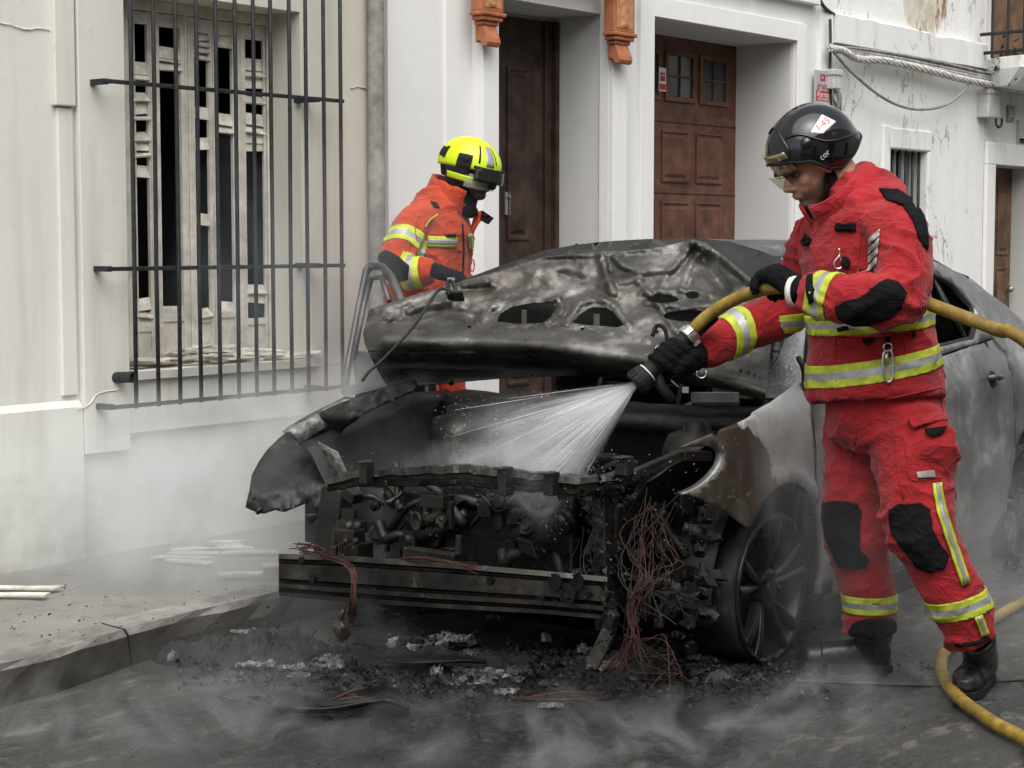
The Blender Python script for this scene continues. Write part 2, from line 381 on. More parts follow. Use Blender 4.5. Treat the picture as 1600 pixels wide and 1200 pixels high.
for k, ((a, b), (u0, u1, zt, zb)) in enumerate(zip(stl, slots)):
    xa, xb, x0, x1 = px(a)+.002, px(b)-.002, px(u0), px(u1); y0, y1 = PY-.012, PY+.008
    mb = MB(); mb.box((xa, y0, WZ0+.005), (x0, y1, WZ1-.052)); mb.box((x1, y0, WZ0+.005), (xb, y1, WZ1-.052))
    mb.box((x0, y0+.001, zt), (x1, y1, WZ1-.053)); mb.box((x0, y0+.001, WZ0+.005), (x1, y1, WZ0+.06)); mb.box((x0, y0+.007, WZ0+.06), (x1, y1-.004, zb-.03)); mb.box((x0, y0+.001, zb-.03), (x1, y1, zb))
    # moulding lines around the slot and a hinge
    mb.box((xa+.012, y0-.006, WZ0+.02), (xa+.018, y0, WZ1-.07)); mb.box((xb-.018, y0-.006, WZ0+.02), (xb-.012, y0, WZ1-.07))
    lf = MB(); lf.v, lf.f, lf.m = mb.v, mb.f, mb.m
    leaf = lf.build('shutter_leaf', M['cream_wood'], bevel=.002); leaf.parent = win; leaf.matrix_parent_inverse = win.matrix_parent_inverse.copy()
    leaf.matrix_parent_inverse = Matrix.Identity(4)
    for z, kind in slat_spec[k]:
        r = random.Random(int(z*1000)+k); tilt = (.25, .8, 1.25)[kind]+r.uniform(-.12, .12); hh = .027
        ca, sa = math.cos(tilt), math.sin(tilt); dz = r.uniform(-.006, .006)
        m2 = MB(); m2.obox(((x0+x1)/2, PY, z), ((x1-x0)/2+.004, 0, dz), V((0, -sa, -ca))*hh, V((0, ca, -sa))*.004)
        s_ = m2.build('slat', M['cream_slat']); s_.parent = win
    # torn dark curtain lining strips seen behind
    m2 = MB(); q = []
    for i in range(14):
        z = lerp(zb+.02, zt-.02, i/13); q.append([(x0+(x1-x0)*(.60+.1*noise.noise(V((z*5, k, 0)))), PY+.09, z), (x0+(x1-x0)*(.645+.12*noise.noise(V((z*7, k, 2)))), PY+.085, z)])
    m2.grid(q); s_ = m2.build('cord_strip', M['cable_grey'], solid=.002); s_.parent = win
# grille
GY = 5.715
gx = [X_(u, GY) for u in (205.5, 241, 275, 308, 338.5, 367.5, 395.5, 423, 451, 477, 504.5, 530.5)]
mb = MB(); mb.bar((X_(166, GY), GY+.001, 2.045), (X_(539, GY), GY+.001, 2.045), .012, .017); gr = adopt(hl, mb.build('window_grille', M['iron'], bevel=.003))
for z in (2.045, 1.305, .752):
    for x in (X_(168, GY)+.02, X_(502, GY)): m2 = MB(); m2.box((x-.012, GY+.012, z-.011), (x+.012, WY+.02, z+.011)); o = m2.build('wall_bracket', M['iron']); o.parent = gr
for z in (1.305, .752):
    m2 = MB(); m2.bar((X_(166, GY), GY+.001, z), (X_(539, GY), GY+.001, z), .012, .017); o = m2.build('rail', M['iron'], bevel=.003); o.parent = gr
for i, x in enumerate(gx):
    r = random.Random(i); m2 = MB(); m2.tube([(x, GY-.014, .742), (x+r.uniform(-.003, .003), GY-.014, 1.3), (x+r.uniform(-.003, .003), GY-.014, 2.0), (x, GY-.014, 3.3)], .0088, 8); o = m2.build('bar', M['iron'], smooth=True); o.parent = gr
mb = MB(); p = AY(192, 592, GY+.03); mb.lathe([(.0, 0), (.023, .0), (.023, .085), (.017, .087), (.013, .03), (0, .03)], p+V((.02, .08, 0)), (.35, -1, .05), 16); adopt(hl, mb.build('drain_stub', M['iron'], smooth=False))
# crack lines as raised flakes of paint on the wall
mb = MB()
for pts in ([(0, 34), (18, 40), (30, 44), (48, 46), (62, 44), (80, 48)], [(120, 640), (140, 632), (150, 618), (166, 612), (190, 608)], [(548, 137), (560, 135), (572, 140), (582, 148)]):
    P = spline([AY(u, v, WY-.004 if u < 100 or u > 500 else WY-.037) for u, v in pts], 5)
    P = [q+V((0, 0, .006*noise.noise(q*30))) for q in P]; mb = MB(); mb.tube(P, [.002+.002*abs(noise.noise(q*20)) for q in P], 5); adopt(hl, mb.build('paint_crack', M['trim_left']))
# rain pipe / dark joint between the houses
simple('pipe_grey', (.30, .29, .265), .7, 0, .3, .3, 8, .3)
mb = MB(); x = X_(590, WY-.05); mb.tube([(x, WY-.045, z) for z in (.3, .9, 1.5, 2.2, 3.0, 6)], .040, 14); mb.box((x+.035, WY-.012, .0), (x+.080, WY+.01, 6), 1)
dp = mb.build('drain_pipe', [M['pipe_grey'], M['dark_void']], smooth=True); tag(dp, 'grey rain pipe running down the joint between the two houses', 'drain pipe')

# ================================================================== MIDDLE HOUSE
hm = house('white_townhouse', (6.4, WY, 0), 'clean white townhouse with panelled brown doors and terracotta brackets')
DX0, DX1, DZ = X_(780, WY-.085), X_(940), AY(940, 22, WY).z
GX0, GX1, GZ = X_(1015), X_(1236), 2.68
mb = MB()
for a, b, z0 in ((6.335, DX0, -.1), (DX1, GX0, -.1), (GX1, 10.60, -.1)): mb.box((a, WY, z0), (b, 6.6, 6.6))
mb.box((DX0, WY, DZ), (DX1, 6.6, 6.6)); mb.box((GX0, WY, GZ), (GX1, 6.6, 6.6))
adopt(hm, mb.build('wall', M['wall_mid']))
mb = MB(); mb.box((X_(694), WY-.014, .1), (X_(735), WY+.01, 6.5)); adopt(hm, mb.build('pilaster', M['trim_mid'], bevel=.003))
AFY = WY-.085
mb = MB(); mb.box((X_(735), AFY, .1), (DX0, WY+.01, 6.5)); adopt(hm, mb.build('door_architrave', M['trim_mid'], bevel=.003))
mb = MB(); mb.box((DX1+.01, AFY+.03, .1), (X_(957, AFY), WY+.01, 6.5)); adopt(hm, mb.build('door_architrave', M['trim_mid'], bevel=.003))
mb = MB(); mb.box((X_(957, AFY)+.001, AFY, .1), (X_(979, AFY), WY+.01, 6.5)); adopt(hm, mb.build('door_architrave', M['trim_mid'], bevel=.003))
mb = MB(); mb.box((X_(993), WY-.03, .1), (GX0-.004, WY+.01, 2.80)); mb.box((GX1+.004, WY-.03, .1), (X_(1250), WY+.01, 2.80)); mb.box((GX0-.004, WY-.03, GZ+.004), (GX1+.004, WY+.01, 2.80))
adopt(hm, mb.build('garage_surround', M['trim_mid'], bevel=.004))
mb = MB(); mb.box((X_(1170), WY-.055, 2.93), (X_(1266), WY+.01, 2.99)); mb.box((X_(1010), WY-.055, 2.93), (X_(1166), WY+.01, 2.99)); adopt(hm, mb.build('string_course', M['trim_mid'], bevel=.006))
mb = MB(); mb.box((X_(1272), WY-.03, .1), (10.605, WY+.01, 6.5)); adopt(hm, mb.build('corner_strip', M['trim_mid'], bevel=.004))
for a, b, zt, d in ((DX0, DX1, DZ, 6.19), (GX0, GX1, GZ, 6.28)):
    mb = MB(); mb.box((b-.002, WY+.02, .1), (b+.01, d+.1, zt)); mb.box((a, WY+.02, zt-.003), (b, d+.1, zt+.01)); adopt(hm, mb.build('reveal_lining', M['reveal_mid']))
# front door, panelled
DY = 6.185
def panelled(parent, nm, x0, x1, z0, z1, y, rects, mat, depth=.018, rim=.035):
    mb = MB(); mb.box((x0, y, z0), (x1, y+.05, z1)); d = adopt(parent, mb.build(nm, mat))
    for (a, b, c_, e) in rects:
        m2 = MB(); rows = []
        for off, yy in ((0, y+.001), (0, y-.012), (rim*.35, y-.014), (rim*.7, y-.002), (rim, y-.001), (rim*1.6, y-depth)):
            rows.append([(a+off, yy, c_+off), (b-off, yy, c_+off), (b-off, yy, e-off), (a+off, yy, e-off)])
        m2.grid(rows, 0, True); n = len(m2.v); m2.f.append([n-4, n-3, n-2, n-1]); m2.m.append(0)
        o = m2.build('panel', mat); o.parent = d
    return d
dxa, dxb = X_(782, DY), X_(838, DY)
door = panelled(hm, 'front_door', DX0, X_(848, DY), .12, DZ-.02, DY, [(X_(791, DY), X_(826, DY), 1.42, 2.36), (X_(791, DY), X_(826, DY), .62, 1.20), (X_(791, DY), X_(826, DY), .2, .52)], M['door_wood'])
mb = MB(); mb.box((X_(848, DY)+.002, DY-.02, .12), (X_(858, DY), DY+.05, DZ-.02)); mb.box((X_(858, DY)+.002, DY-.05, .12), (DX1-.01, DY+.05, DZ-.02)); adopt(hm, mb.build('door_frame', M['door_wood'], bevel=.006))
mb = MB(); x = X_(787, DY); z0 = AY(787, 336, DY).z; mb.box((x, DY-.012, z0), (x+.045, DY+.001, z0+.125)); mb.tube([(x+.02, DY-.01, z0+.10), (x+.02, DY-.03, z0+.10)], .009, 8)
o = mb.build('handle_plate', M['dull_metal'], bevel=.002); o.parent = door
# garage door
GYd = 6.275
gz = [.12, .66, 1.20, 1.72, 2.16, GZ-.004]
gd = None
cols = [X_(1017, GYd)-.36, X_(1017, GYd)-.02]+[]
c0, c1 = X_(1040, GYd), X_(1093, GYd); pitch = c1-c0
rects = []
for z0, z1 in zip(gz[:-2], gz[1:-1]):
    for k in range(-2, 2):
        a = c0-.10+k*pitch; rects.append((a+.04, a+pitch-.04, z0+.06, z1-.06))
rects = [r_ for r_ in rects if r_[0] > GX0 and r_[1] < GX1]
gd = panelled(hm, 'garage_door', GX0, GX1, .12, GZ, GYd, rects, M['garage_wood'], .012, .03)
for z in gz[1:-1]:
    m2 = MB(); m2.box((GX0, GYd-.004, z-.012), (GX1, GYd-.001, z-.006)); o = m2.build('panel_joint', M['door_wood']); o.parent = gd
for k in (-1, 0, 1):
    xa = c0+k*pitch; xb = xa+(X_(1078, GYd)-c0); za, zb = AY(1059, 152, GYd).z, AY(1059, 88, GYd).z
    m2 = MB(); m2.box((xa-.03, GYd-.016, za-.03), (xb+.03, GYd-.001, za)); m2.box((xa-.03, GYd-.016, zb), (xb+.03, GYd-.001, zb+.03)); m2.box((xa-.03, GYd-.016, za), (xa, GYd-.001, zb)); m2.box((xb, GYd-.016, za), (xb+.03, GYd-.001, zb))
    m2.box(((xa+xb)/2-.006, GYd-.014, za), ((xa+xb)/2+.006, GYd-.002, zb)); m2.box((xa, GYd-.013, (za+zb)/2-.006), (xb, GYd-.003, (za+zb)/2+.006))
    o = m2.build('window_bar', M['garage_wood'], bevel=.002); o.parent = gd
    m2 = MB(); m2.box((xa, GYd-.0025, za), (xb, GYd-.0015, zb)); o = m2.build('pane', M['pane_grey']); o.parent = gd
# red and white sticker on the garage door
p = AY(1030, 105, GYd-.02); q = AY(1040, 143, GYd-.02)
mb = MB(); mb.box((p.x, GYd-.02, q.z), (q.x+.005, GYd-.017, p.z)); mb.box((p.x+.012, GYd-.0215, q.z+.06), (q.x-.008, GYd-.0202, p.z-.03), 1); mb.box((p.x+.02, GYd-.0225, q.z+.10), (q.x-.016, GYd-.0217, p.z-.05), 0); mb.box((p.x+.004, GYd-.0215, q.z+.008), (q.x, GYd-.0202, q.z+.045), 1)
tag(mb.build('door_sticker', [M['white_paint'], M['sign_red']]), 'small red and white sticker on the garage door beside its panes', 'sticker')
# terracotta brackets and lintel
for (xa, xb) in ((X_(737, AFY), X_(787, AFY-.065)), (X_(943, AFY), X_(990, AFY-.065))):
    yF = AFY-.065; zb = 2.545
    mb = MB(); mb.box((xa, yF, zb), (xb, AFY+.005, 2.80)); br = adopt(hm, mb.build('terracotta_bracket', M['terracotta'], bevel=.005))
    m2 = MB()
    m2.box((xa-.012, yF-.012, zb-.022), (xb+.012, AFY+.004, zb-.001)); m2.box((xa+.004, yF-.002, zb-.045), (xb-.004, AFY+.004, zb-.0225)); m2.box((xa+.022, yF+.012, zb-.066), (xb-.022, AFY+.004, zb-.0455))
    o = m2.build('moulding', M['terracotta'], bevel=.006); o.parent = br
    m2 = MB(); prof = [(AFY+.004, zb-.067), (yF+.02, zb-.067), (yF+.006, zb-.10), (yF-.006, zb-.125), (yF-.012, zb-.15), (yF-.004, zb-.168), (yF+.012, zb-.172), (yF+.025, zb-.16), (AFY-.02, zb-.14), (AFY+.004, zb-.15)]
    m2.prism([(xa+.035, y, z) for y, z in prof], (xb-xa-.07, 0, 0)); o = m2.build('scroll', M['terracotta'], bevel=.003); o.parent = br
    m2 = MB(); rows = []
    for i in range(22):
        z = lerp(zb+.02, 2.79, i/21); row = []
        for j in range(16):
            x = lerp(xa+.02, xb-.02, j/15); e = 0 if i in (0, 21) or j in (0, 15) else .012*abs(noise.noise(V((x*45+xa, z*40, 1.3))))+.006*math.cos((x-(xa+xb)/2)*60)
            row.append((x, yF-.002-max(0, e), z))
        rows.append(row)
    m2.grid(rows); o = m2.build('carved_relief', M['terracotta_light'], smooth=True); o.parent = br
mb = MB(); mb.box((X_(737, AFY)-.03, AFY-.09, 2.801), (X_(990, AFY)+.03, AFY+.005, 2.87)); mb.box((X_(737, AFY)-.01, AFY-.07, 2.871), (X_(990, AFY)+.01, AFY+.005, 2.95)); adopt(hm, mb.build('terracotta_lintel', M['terracotta'], bevel=.008))
# alarm sign on the corner strip
def text_mesh(s, size, name='t'):
    cu = bpy.data.curves.new(name, 'FONT'); cu.body = s; cu.size = size; cu.align_x = 'CENTER'; cu.align_y = 'CENTER'; cu.resolution_u = 3
    o = bpy.data.objects.new(name, cu); COL.objects.link(o); bpy.context.view_layer.update()
    me = bpy.data.meshes.new_from_object(o.evaluated_get(bpy.context.evaluated_depsgraph_get()))
    vs = [v_.co.copy() for v_ in me.vertices]; fs = [list(p.vertices) for p in me.polygons]
    bpy.data.objects.remove(o); bpy.data.curves.remove(cu); bpy.data.meshes.remove(me)
    return vs, fs
def put_text(mb, s, size, c, ax, ay, n, mi):
    vs, fs = text_mesh(s, size); mb.add([V(c)+V(ax)*p.x+V(ay)*p.y+V(n) for p in vs], fs, mi)
sy = WY-.035; p, q = AY(1273.5, 109, sy), AY(1294, 168, sy); cx_ = (p.x+q.x)/2; w2 = q.x-p.x; hh = p.z-q.z
mb = MB(); mb.box((p.x, sy-.006, q.z), (q.x, sy+.006, p.z), 0); mb.box((p.x+.006, sy-.008, q.z+hh*.16), (q.x-.006, sy-.0062, q.z+hh*.44), 1); mb.box((cx_-w2*.18, sy-.008, p.z-hh*.28), (cx_+w2*.18, sy-.0062, p.z-hh*.10), 2); mb.box((p.x+.006, sy-.008, q.z+.01), (q.x-.006, sy-.0062, q.z+hh*.13), 3)
put_text(mb, 'Alarma', .055, (cx_, sy-.009, q.z+hh*.34), (1, 0, 0), (0, 0, 1), (0, 0, 0), 4); put_text(mb, 'conectada', .034, (cx_, sy-.009, q.z+hh*.22), (1, 0, 0), (0, 0, 1), (0, 0, 0), 4); put_text(mb, 'grupo', .06, (cx_, sy-.0085, q.z+hh*.58), (1, 0, 0), (0, .0, 1), (0, 0, 0), 1)
mb.box((cx_-w2*.10, sy-.0095, p.z-hh*.23), (cx_+w2*.02, sy-.0082, p.z-hh*.15), 0)
tag(mb.build('alarm_sign', [M['sign_grey'], M['sign_red'], M['sign_red'], M['grey_plastic'], M['white_paint']]), 'small grey and red alarm sign on the white corner strip', 'sign')

# ================================================================== OLD HOUSE
ho = house('old_house', (10.7, WY, 0), 'old white house with flaking cracked plaster and a small barred window')
wx0, wx1, wz0, wz1 = X_(1386), X_(1444), .95, 2.055
mb = MB(); mb.box((10.606, WY, 2.74), (13.05, 6.3, 6.2)); adopt(ho, mb.build('upper_wall', M['wall_old']))
mb = MB(); mb.box((10.606, WY, -.1), (wx0, 6.3, 2.739)); mb.box((wx1, WY, -.1), (13.05, 6.3, 2.739)); mb.box((wx0, WY, -.1), (wx1, 6.3, wz0)); mb.box((wx0, WY, wz1), (wx1, 6.3, 2.739))
adopt(ho, mb.build('lower_wall', M['wall_old_low']))
mb = MB(); rows = []
for i in range(61):
    x = lerp(10.64, 12.99, i/60); r = .010*noise.noise(V((x*4, 0, 9))); a = .05+.01*noise.noise(V((x*2, 3, 9)))
    z1 = 2.915+.012*noise.noise(V((x*6, 5, 5)))-.03*(x > 11.6)*(abs(noise.noise(V((x*3, 0, 0)))))
    rows.append([(x, WY+.002, 2.715+r*.3), (x, WY-a, 2.715+r*.3), (x, WY-a-.004, z1-.02), (x, WY+.002, z1)])
mb.grid(rows); mb.f += [[0,1,2,3], [240,241,242,243]]; mb.m += [0, 0]; adopt(ho, mb.build('cornice_band', M['trim_old']))
mb = MB(); u0 = wx0-.10
mb.box((wx0-.11, WY-.02, .9), (wx0-.002, WY+.01, wz1+.16)); mb.box((wx0-.0015, WY-.019, wz1+.002), (wx1+.06, WY+.01, wz1+.15)); mb.box((wx1+.002, WY-.018, .9), (wx1+.06, WY+.01, wz1+.001))
adopt(ho, mb.build('window_surround', M['trim_old'], bevel=.012))
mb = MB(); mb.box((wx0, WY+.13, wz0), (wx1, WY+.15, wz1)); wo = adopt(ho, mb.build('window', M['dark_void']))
m2 = MB()
for k in range(22): m2.box((wx0+.03, WY+.115, wz0+.05*k), (wx0+.2, WY+.125, wz0+.05*k+.03))
o = m2.build('blind', M['cable_dark']); o.parent = wo
for k in range(3):
    m2 = MB(); x = lerp(wx0+.24, wx1-.07, k/2); m2.box((x, WY+.09, wz0), (x+.055, WY+.12, wz1)); o = m2.build('mullion', M['bar_pale'], bevel=.004); o.parent = wo
for k in range(6):
    m2 = MB(); x = lerp(wx0+.03, wx1-.03, k/5); m2.tube([(x, WY+.04, wz0), (x, WY+.04, wz1)], .011, 8); o = m2.build('bar', M['iron'], smooth=True); o.parent = wo
# old house: cable bundles slung under the band, hanging cable, meter boxes
def cable(name, pts, r, mat, label, n=10, sides=8):
    mb = MB(); mb.tube(spline(pts, n), r, sides); return tag(mb.build(name, mat, smooth=True), label, 'cable')
cy_ = WY-.10
def CB(u, v, y=cy_): return AY(u, v, y)
# twisted white rope-like bundle
P = spline([CB(1297, 76), CB(1318, 80), CB(1340, 92), CB(1380, 95), (CB(1420, 103)), CB(1462, 113), CB(1500, 123), CB(1536, 130), CB(1570, 136), CB(1604, 140)], 14)
mb = MB()
for k in range(5):
    Q = []
    for i, p in enumerate(P):
        a = i*.42+k*2*math.pi/5; Q.append(p+V((0, math.cos(a)*.014, math.sin(a)*.016)))
    mb.tube(Q, .011, 6)
tag(mb.build('cable_bundle', M['cable_white'], smooth=True), 'thick white twisted cable bundle slung under the cornice band', 'cable')
for k, (dv, r, m_) in enumerate(((-9, .014, 'cable_grey'), (-14, .010, 'cable_dark'), (-5, .012, 'cable_white'), (-18, .009, 'cable_grey'))):
    pts = [CB(1297+k, 72+dv*.1+k*2, cy_+.02), CB(1330, 84+dv*.5, cy_+.02), CB(1400, 97+dv*.7, cy_+.02), CB(1470, 112+dv*.8, cy_+.02), CB(1530, 124+dv*.7, cy_+.02), CB(1604, 137+dv*.5, cy_+.02)]
    cable('wall_cable', pts, r, M[m_], ['grey cable running straight above the white twisted bundle', 'black cable tucked under the cornice band', 'pale cable lying along the white twisted bundle', 'thin grey cable pressed against the bottom of the cornice'][k])
cable('hanging_cable', [CB(1303, 82), CB(1330, 112), CB(1370, 146), CB(1405, 165), CB(1440, 171), CB(1475, 165), CB(1500, 148), CB(1518, 128)], .010, M['cable_grey'], 'slack grey cable hanging in a loop on the old wall')
cable('down_cable', [AY(1281, 0, WY-.05), AY(1287, 10, WY-.05), AY(1297, 19, WY-.03), AY(1303, 22, WY-.01)], .012, M['cable_dark'], 'short dark cable curling above the corner strip', 6)
cable('riser_cable', [AY(1297, 30, WY-.06), AY(1297.5, 60, WY-.07), AY(1297, 100, WY-.05), AY(1298, 170, WY-.03)], .010, M['cable_dark'], 'dark cable climbing the corner beside the alarm sign', 6)
def mbox(u0, v0, u1, v1, label, dep=.09):
    p, q = AY(u0, v0, WY-dep), AY(u1, v1, WY-dep); mb = MB(); mb.box((p.x, WY-dep, q.z), (q.x, WY+.01, p.z)); mb.box((p.x-.01, WY-dep-.008, p.z-.03), (q.x+.01, WY-.01, p.z+.012))
    return tag(mb.build('junction_box', M['grey_plastic'], bevel=.008), label, 'junction box')
mbox(1303, 110, 1315, 140, 'small white junction box beside the alarm sign')
mb = MB()
for k in range(9):
    r = random.Random(k); mb.tube(spline([AY(1302+r.uniform(0, 9), 141, WY-.05), AY(1303+r.uniform(-2, 12), 155, WY-.06), AY(1304+r.uniform(-3, 14), 175+r.uniform(-8, 12), WY-.04)], 6), .006, 5)
tag(mb.build('loose_wires', M['cable_grey'], smooth=True), 'tangle of loose wires below the small junction box', 'wires')
# ================================================================== END HOUSE
he = house('balcony_house', (13.1, WY, 0), 'cream house with an iron balcony over a deep doorway')
ex0 = 13.055; odx0, odx1, odz = X_(1548), X_(1580, 6.05), 2.0
mb = MB(); mb.box((ex0, WY, -.1), (odx0, 6.9, 6.3)); mb.box((odx1, WY, -.1), (22, 6.9, 6.3)); mb.box((odx0, WY, odz), (odx1, 6.9, 6.3)); adopt(he, mb.build('wall', M['wall_end']))
mb = MB(); mb.box((ex0, WY-.03, .0), (odx0-.002, WY+.01, odz)); mb.box((ex0, WY-.031, odz+.001), (odx1+.15, WY+.01, odz+.17)); mb.box((odx1+.002, WY-.03, 0), (odx1+.15, WY+.01, odz)); adopt(he, mb.build('door_surround', M['trim_old'], bevel=.006))
DY3 = 6.05
d3 = panelled(he, 'entrance_door', odx0, odx1-.02, .12, odz, DY3, [(X_(1556, DY3), X_(1572, DY3)+.02, 1.30, 1.84), (X_(1556, DY3), X_(1572, DY3)+.02, .75, 1.2), (X_(1556, DY3), X_(1572, DY3)+.02, .25, .65)], M['door_old'])
mb = MB(); mb.box((odx1-.012, WY+.02, .1), (odx1+.002, DY3+.1, odz)); adopt(he, mb.build('reveal_lining', M['reveal_mid']))
m2 = MB(); m2.sphere((X_(1571, DY3), DY3-.05, 1.02), .03); o = m2.build('door_knob', M['dull_metal'], smooth=True); o.parent = d3
mb = MB(); mb.box((odx1+.151, WY-.02, .0), (22, WY+.01, .62)); adopt(he, mb.build('plinth', M['plinth_dark']))
mbox(1546, 140, 1563, 185, 'grey meter box mounted near the end house corner', .10)
cable('box_lead', [AY(1556, 186, WY-.07), AY(1557, 195, WY-.09), AY(1561, 199, WY-.09), AY(1565, 194, WY-.08), AY(1565, 186, WY-.06)], .010, M['cable_dark'], 'short black lead looping out of the meter box', 6)
p, q = AY(1576, 164, WY-.02), AY(1585, 190, WY-.02); mb = MB(); mb.box((p.x, WY-.02, q.z), (q.x, WY+.01, p.z), 0); put_text(mb, '15', .085, ((p.x+q.x)/2, WY-.022, (p.z+q.z)/2), (1, 0, 0), (0, 0, 1), (0, 0, 0), 1)
tag(mb.build('house_number', [M['pipe_grey'], M['white_paint']]), 'small dark house number tile on the cream wall', 'number plate')
p, q = AY(1592, 187, WY-.02), AY(1612, 230, WY-.02); mb = MB(); mb.box((p.x, WY-.025, q.z), (q.x, WY+.01, p.z), 0); mb.box((p.x+.01, WY-.027, q.z+.07), (q.x-.01, WY-.0255, p.z-.16), 1); mb.box((p.x+.01, WY-.027, q.z+.02), (q.x-.01, WY-.0255, q.z+.06), 2)
tag(mb.build('yellow_sign', [M['sign_grey'], M['sign_yellow'], M['cable_dark']]), 'yellow and grey notice on the cream wall above the doorway', 'sign')
# balcony
bx0, bz = 12.80, AY(1560, 90, WY-.25).z
mb = MB(); rows = []
for i in range(9):
    a = i/8*math.pi/2; rr = .06+.0*i
    rows.append([(bx0+(1-math.cos(a))*.0+.22*(1-math.sin(a)), WY-.5*math.sin(a)-.0, bz-.16*(1-math.sin(a)) if False else bz-.17+.05*math.sin(a)), (bx0+.22*(1-math.sin(a)), WY-.5*math.sin(a), bz)])
poly = [(bx0+.22, WY+.0, 0), (bx0+.06, WY-.2, 0), (bx0, WY-.38, 0), (bx0+.02, WY-.47, 0), (bx0+.1, WY-.52, 0), (bx0+2.4, WY-.52, 0), (bx0+2.4, WY, 0)]
mb = MB(); mb.prism([V(p)+V((0, 0, bz-.07)) for p in poly], (0, 0, .09)); low = [V((lerp(p[0], bx0+1.2, .07), lerp(p[1], WY, .35), bz-.19)) for p in poly]
n = len(poly); mb.add([V(p)+V((0, 0, bz-.071)) for p in poly]+low, [[i, (i+1) % n, n+(i+1) % n, n+i] for i in range(n)]+[list(range(n, 2*n))])
bal = adopt(he, mb.build('balcony', M['trim_old']))
path = [(bx0+.10, WY-.02), (bx0+.05, WY-.46), (bx0+.12, WY-.48), (bx0+2.3, WY-.48)]
for z in (bz+.06, bz+.20, bz+.9):
    m2 = MB(); m2.tube([(a, b, z) for a, b in path], .013, 6); o = m2.build('rail', M['iron']); o.parent = bal
pts2 = [(bx0+.085, WY-.12), (bx0+.07, WY-.25), (bx0+.06, WY-.38)]+[(bx0+.12+.11*k, WY-.48) for k in range(20)]
for a, b in pts2:
    m2 = MB(); m2.tube([(a, b, bz+.02), (a, b, bz+.95)], .010, 6); o = m2.build('bar', M['iron']); o.parent = bal
for k in range(8):
    m2 = MB(); cx2 = bx0+.23+.22*k; m2.tube([(cx2+.05*math.cos(a), WY-.48, bz+.13+.06*math.sin(a)) for a in [i*math.pi/6 for i in range(13)]], .007, 5); o = m2.build('ring', M['iron']); o.parent = bal
    m2 = MB(); m2.tube([(cx2-.05, WY-.485, bz+.28), (cx2-.05, WY-.485, bz+.42), (cx2-.1, WY-.485, bz+.46), (cx2-.1, WY-.485, bz+.7), (cx2+.1, WY-.485, bz+.7), (cx2+.1, WY-.485, bz+.46), (cx2+.05, WY-.485, bz+.42), (cx2+.05, WY-.485, bz+.28)], .010, 5); o = m2.build('scroll', M['iron']); o.parent = bal
mb = MB(); mb.box((bx0+.35, WY-.01, bz+.02), (bx0+1.3, WY+.01, bz+2.1)); adopt(he, mb.build('balcony_door', M['door_old']))
mb = MB()
for k in range(150):
    r = random.Random(k); c_ = V((bx0+.05+r.uniform(0, .16), WY-.12-r.uniform(0, .3), bz-.03+r.gauss(0, .06))); d_ = V((r.uniform(-1,1), r.uniform(-1,1), r.uniform(-1,1)))*.03; e_ = d_.cross(V((r.uniform(-1,1), r.uniform(-1,1), r.uniform(-1,1))))*.6
    e_ = e_.normalized()*.012 if e_.length > 0 else V((.01, 0, 0))
    mb.add([c_-d_, c_+e_, c_+d_, c_-e_], [(0,1,2,3)])
pl = thing('wall_plant', (bx0+.1, WY-.25, bz-.1), 'dark tuft of weeds growing from the balcony slab corner', 'plant'); adopt(pl, mb.build('foliage', M['moss']))

# ================================================================== ACROSS THE STREET (behind the camera): unseen house added to cut low sky light and darken reflections
hx_ = house('facing_house', (6, -2.4, 0), 'unseen pale house across the narrow street, added to shape the light')
mb = MB()
for a, b in ((-9, .2), (1.6, 4.2), (5.6, 8.4), (9.8, 12.6), (14, 23)): mb.box((a, -2.8, -.05), (b, -2.4, 5.6))
for a, b in ((.2, 1.6), (4.2, 5.6), (8.4, 9.8), (12.6, 14)): mb.box((a, -2.8, 2.5), (b, -2.4, 5.6)); mb.box((a, -2.8, -.05), (b, -2.4, .15))
adopt(hx_, mb.build('wall', M['wall_end']))
for a, b in ((.2, 1.6), (4.2, 5.6), (8.4, 9.8), (12.6, 14)): mb = MB(); mb.box((a, -2.75, .15), (b, -2.65, 2.5)); adopt(hx_, mb.build('door', M['door_old']))
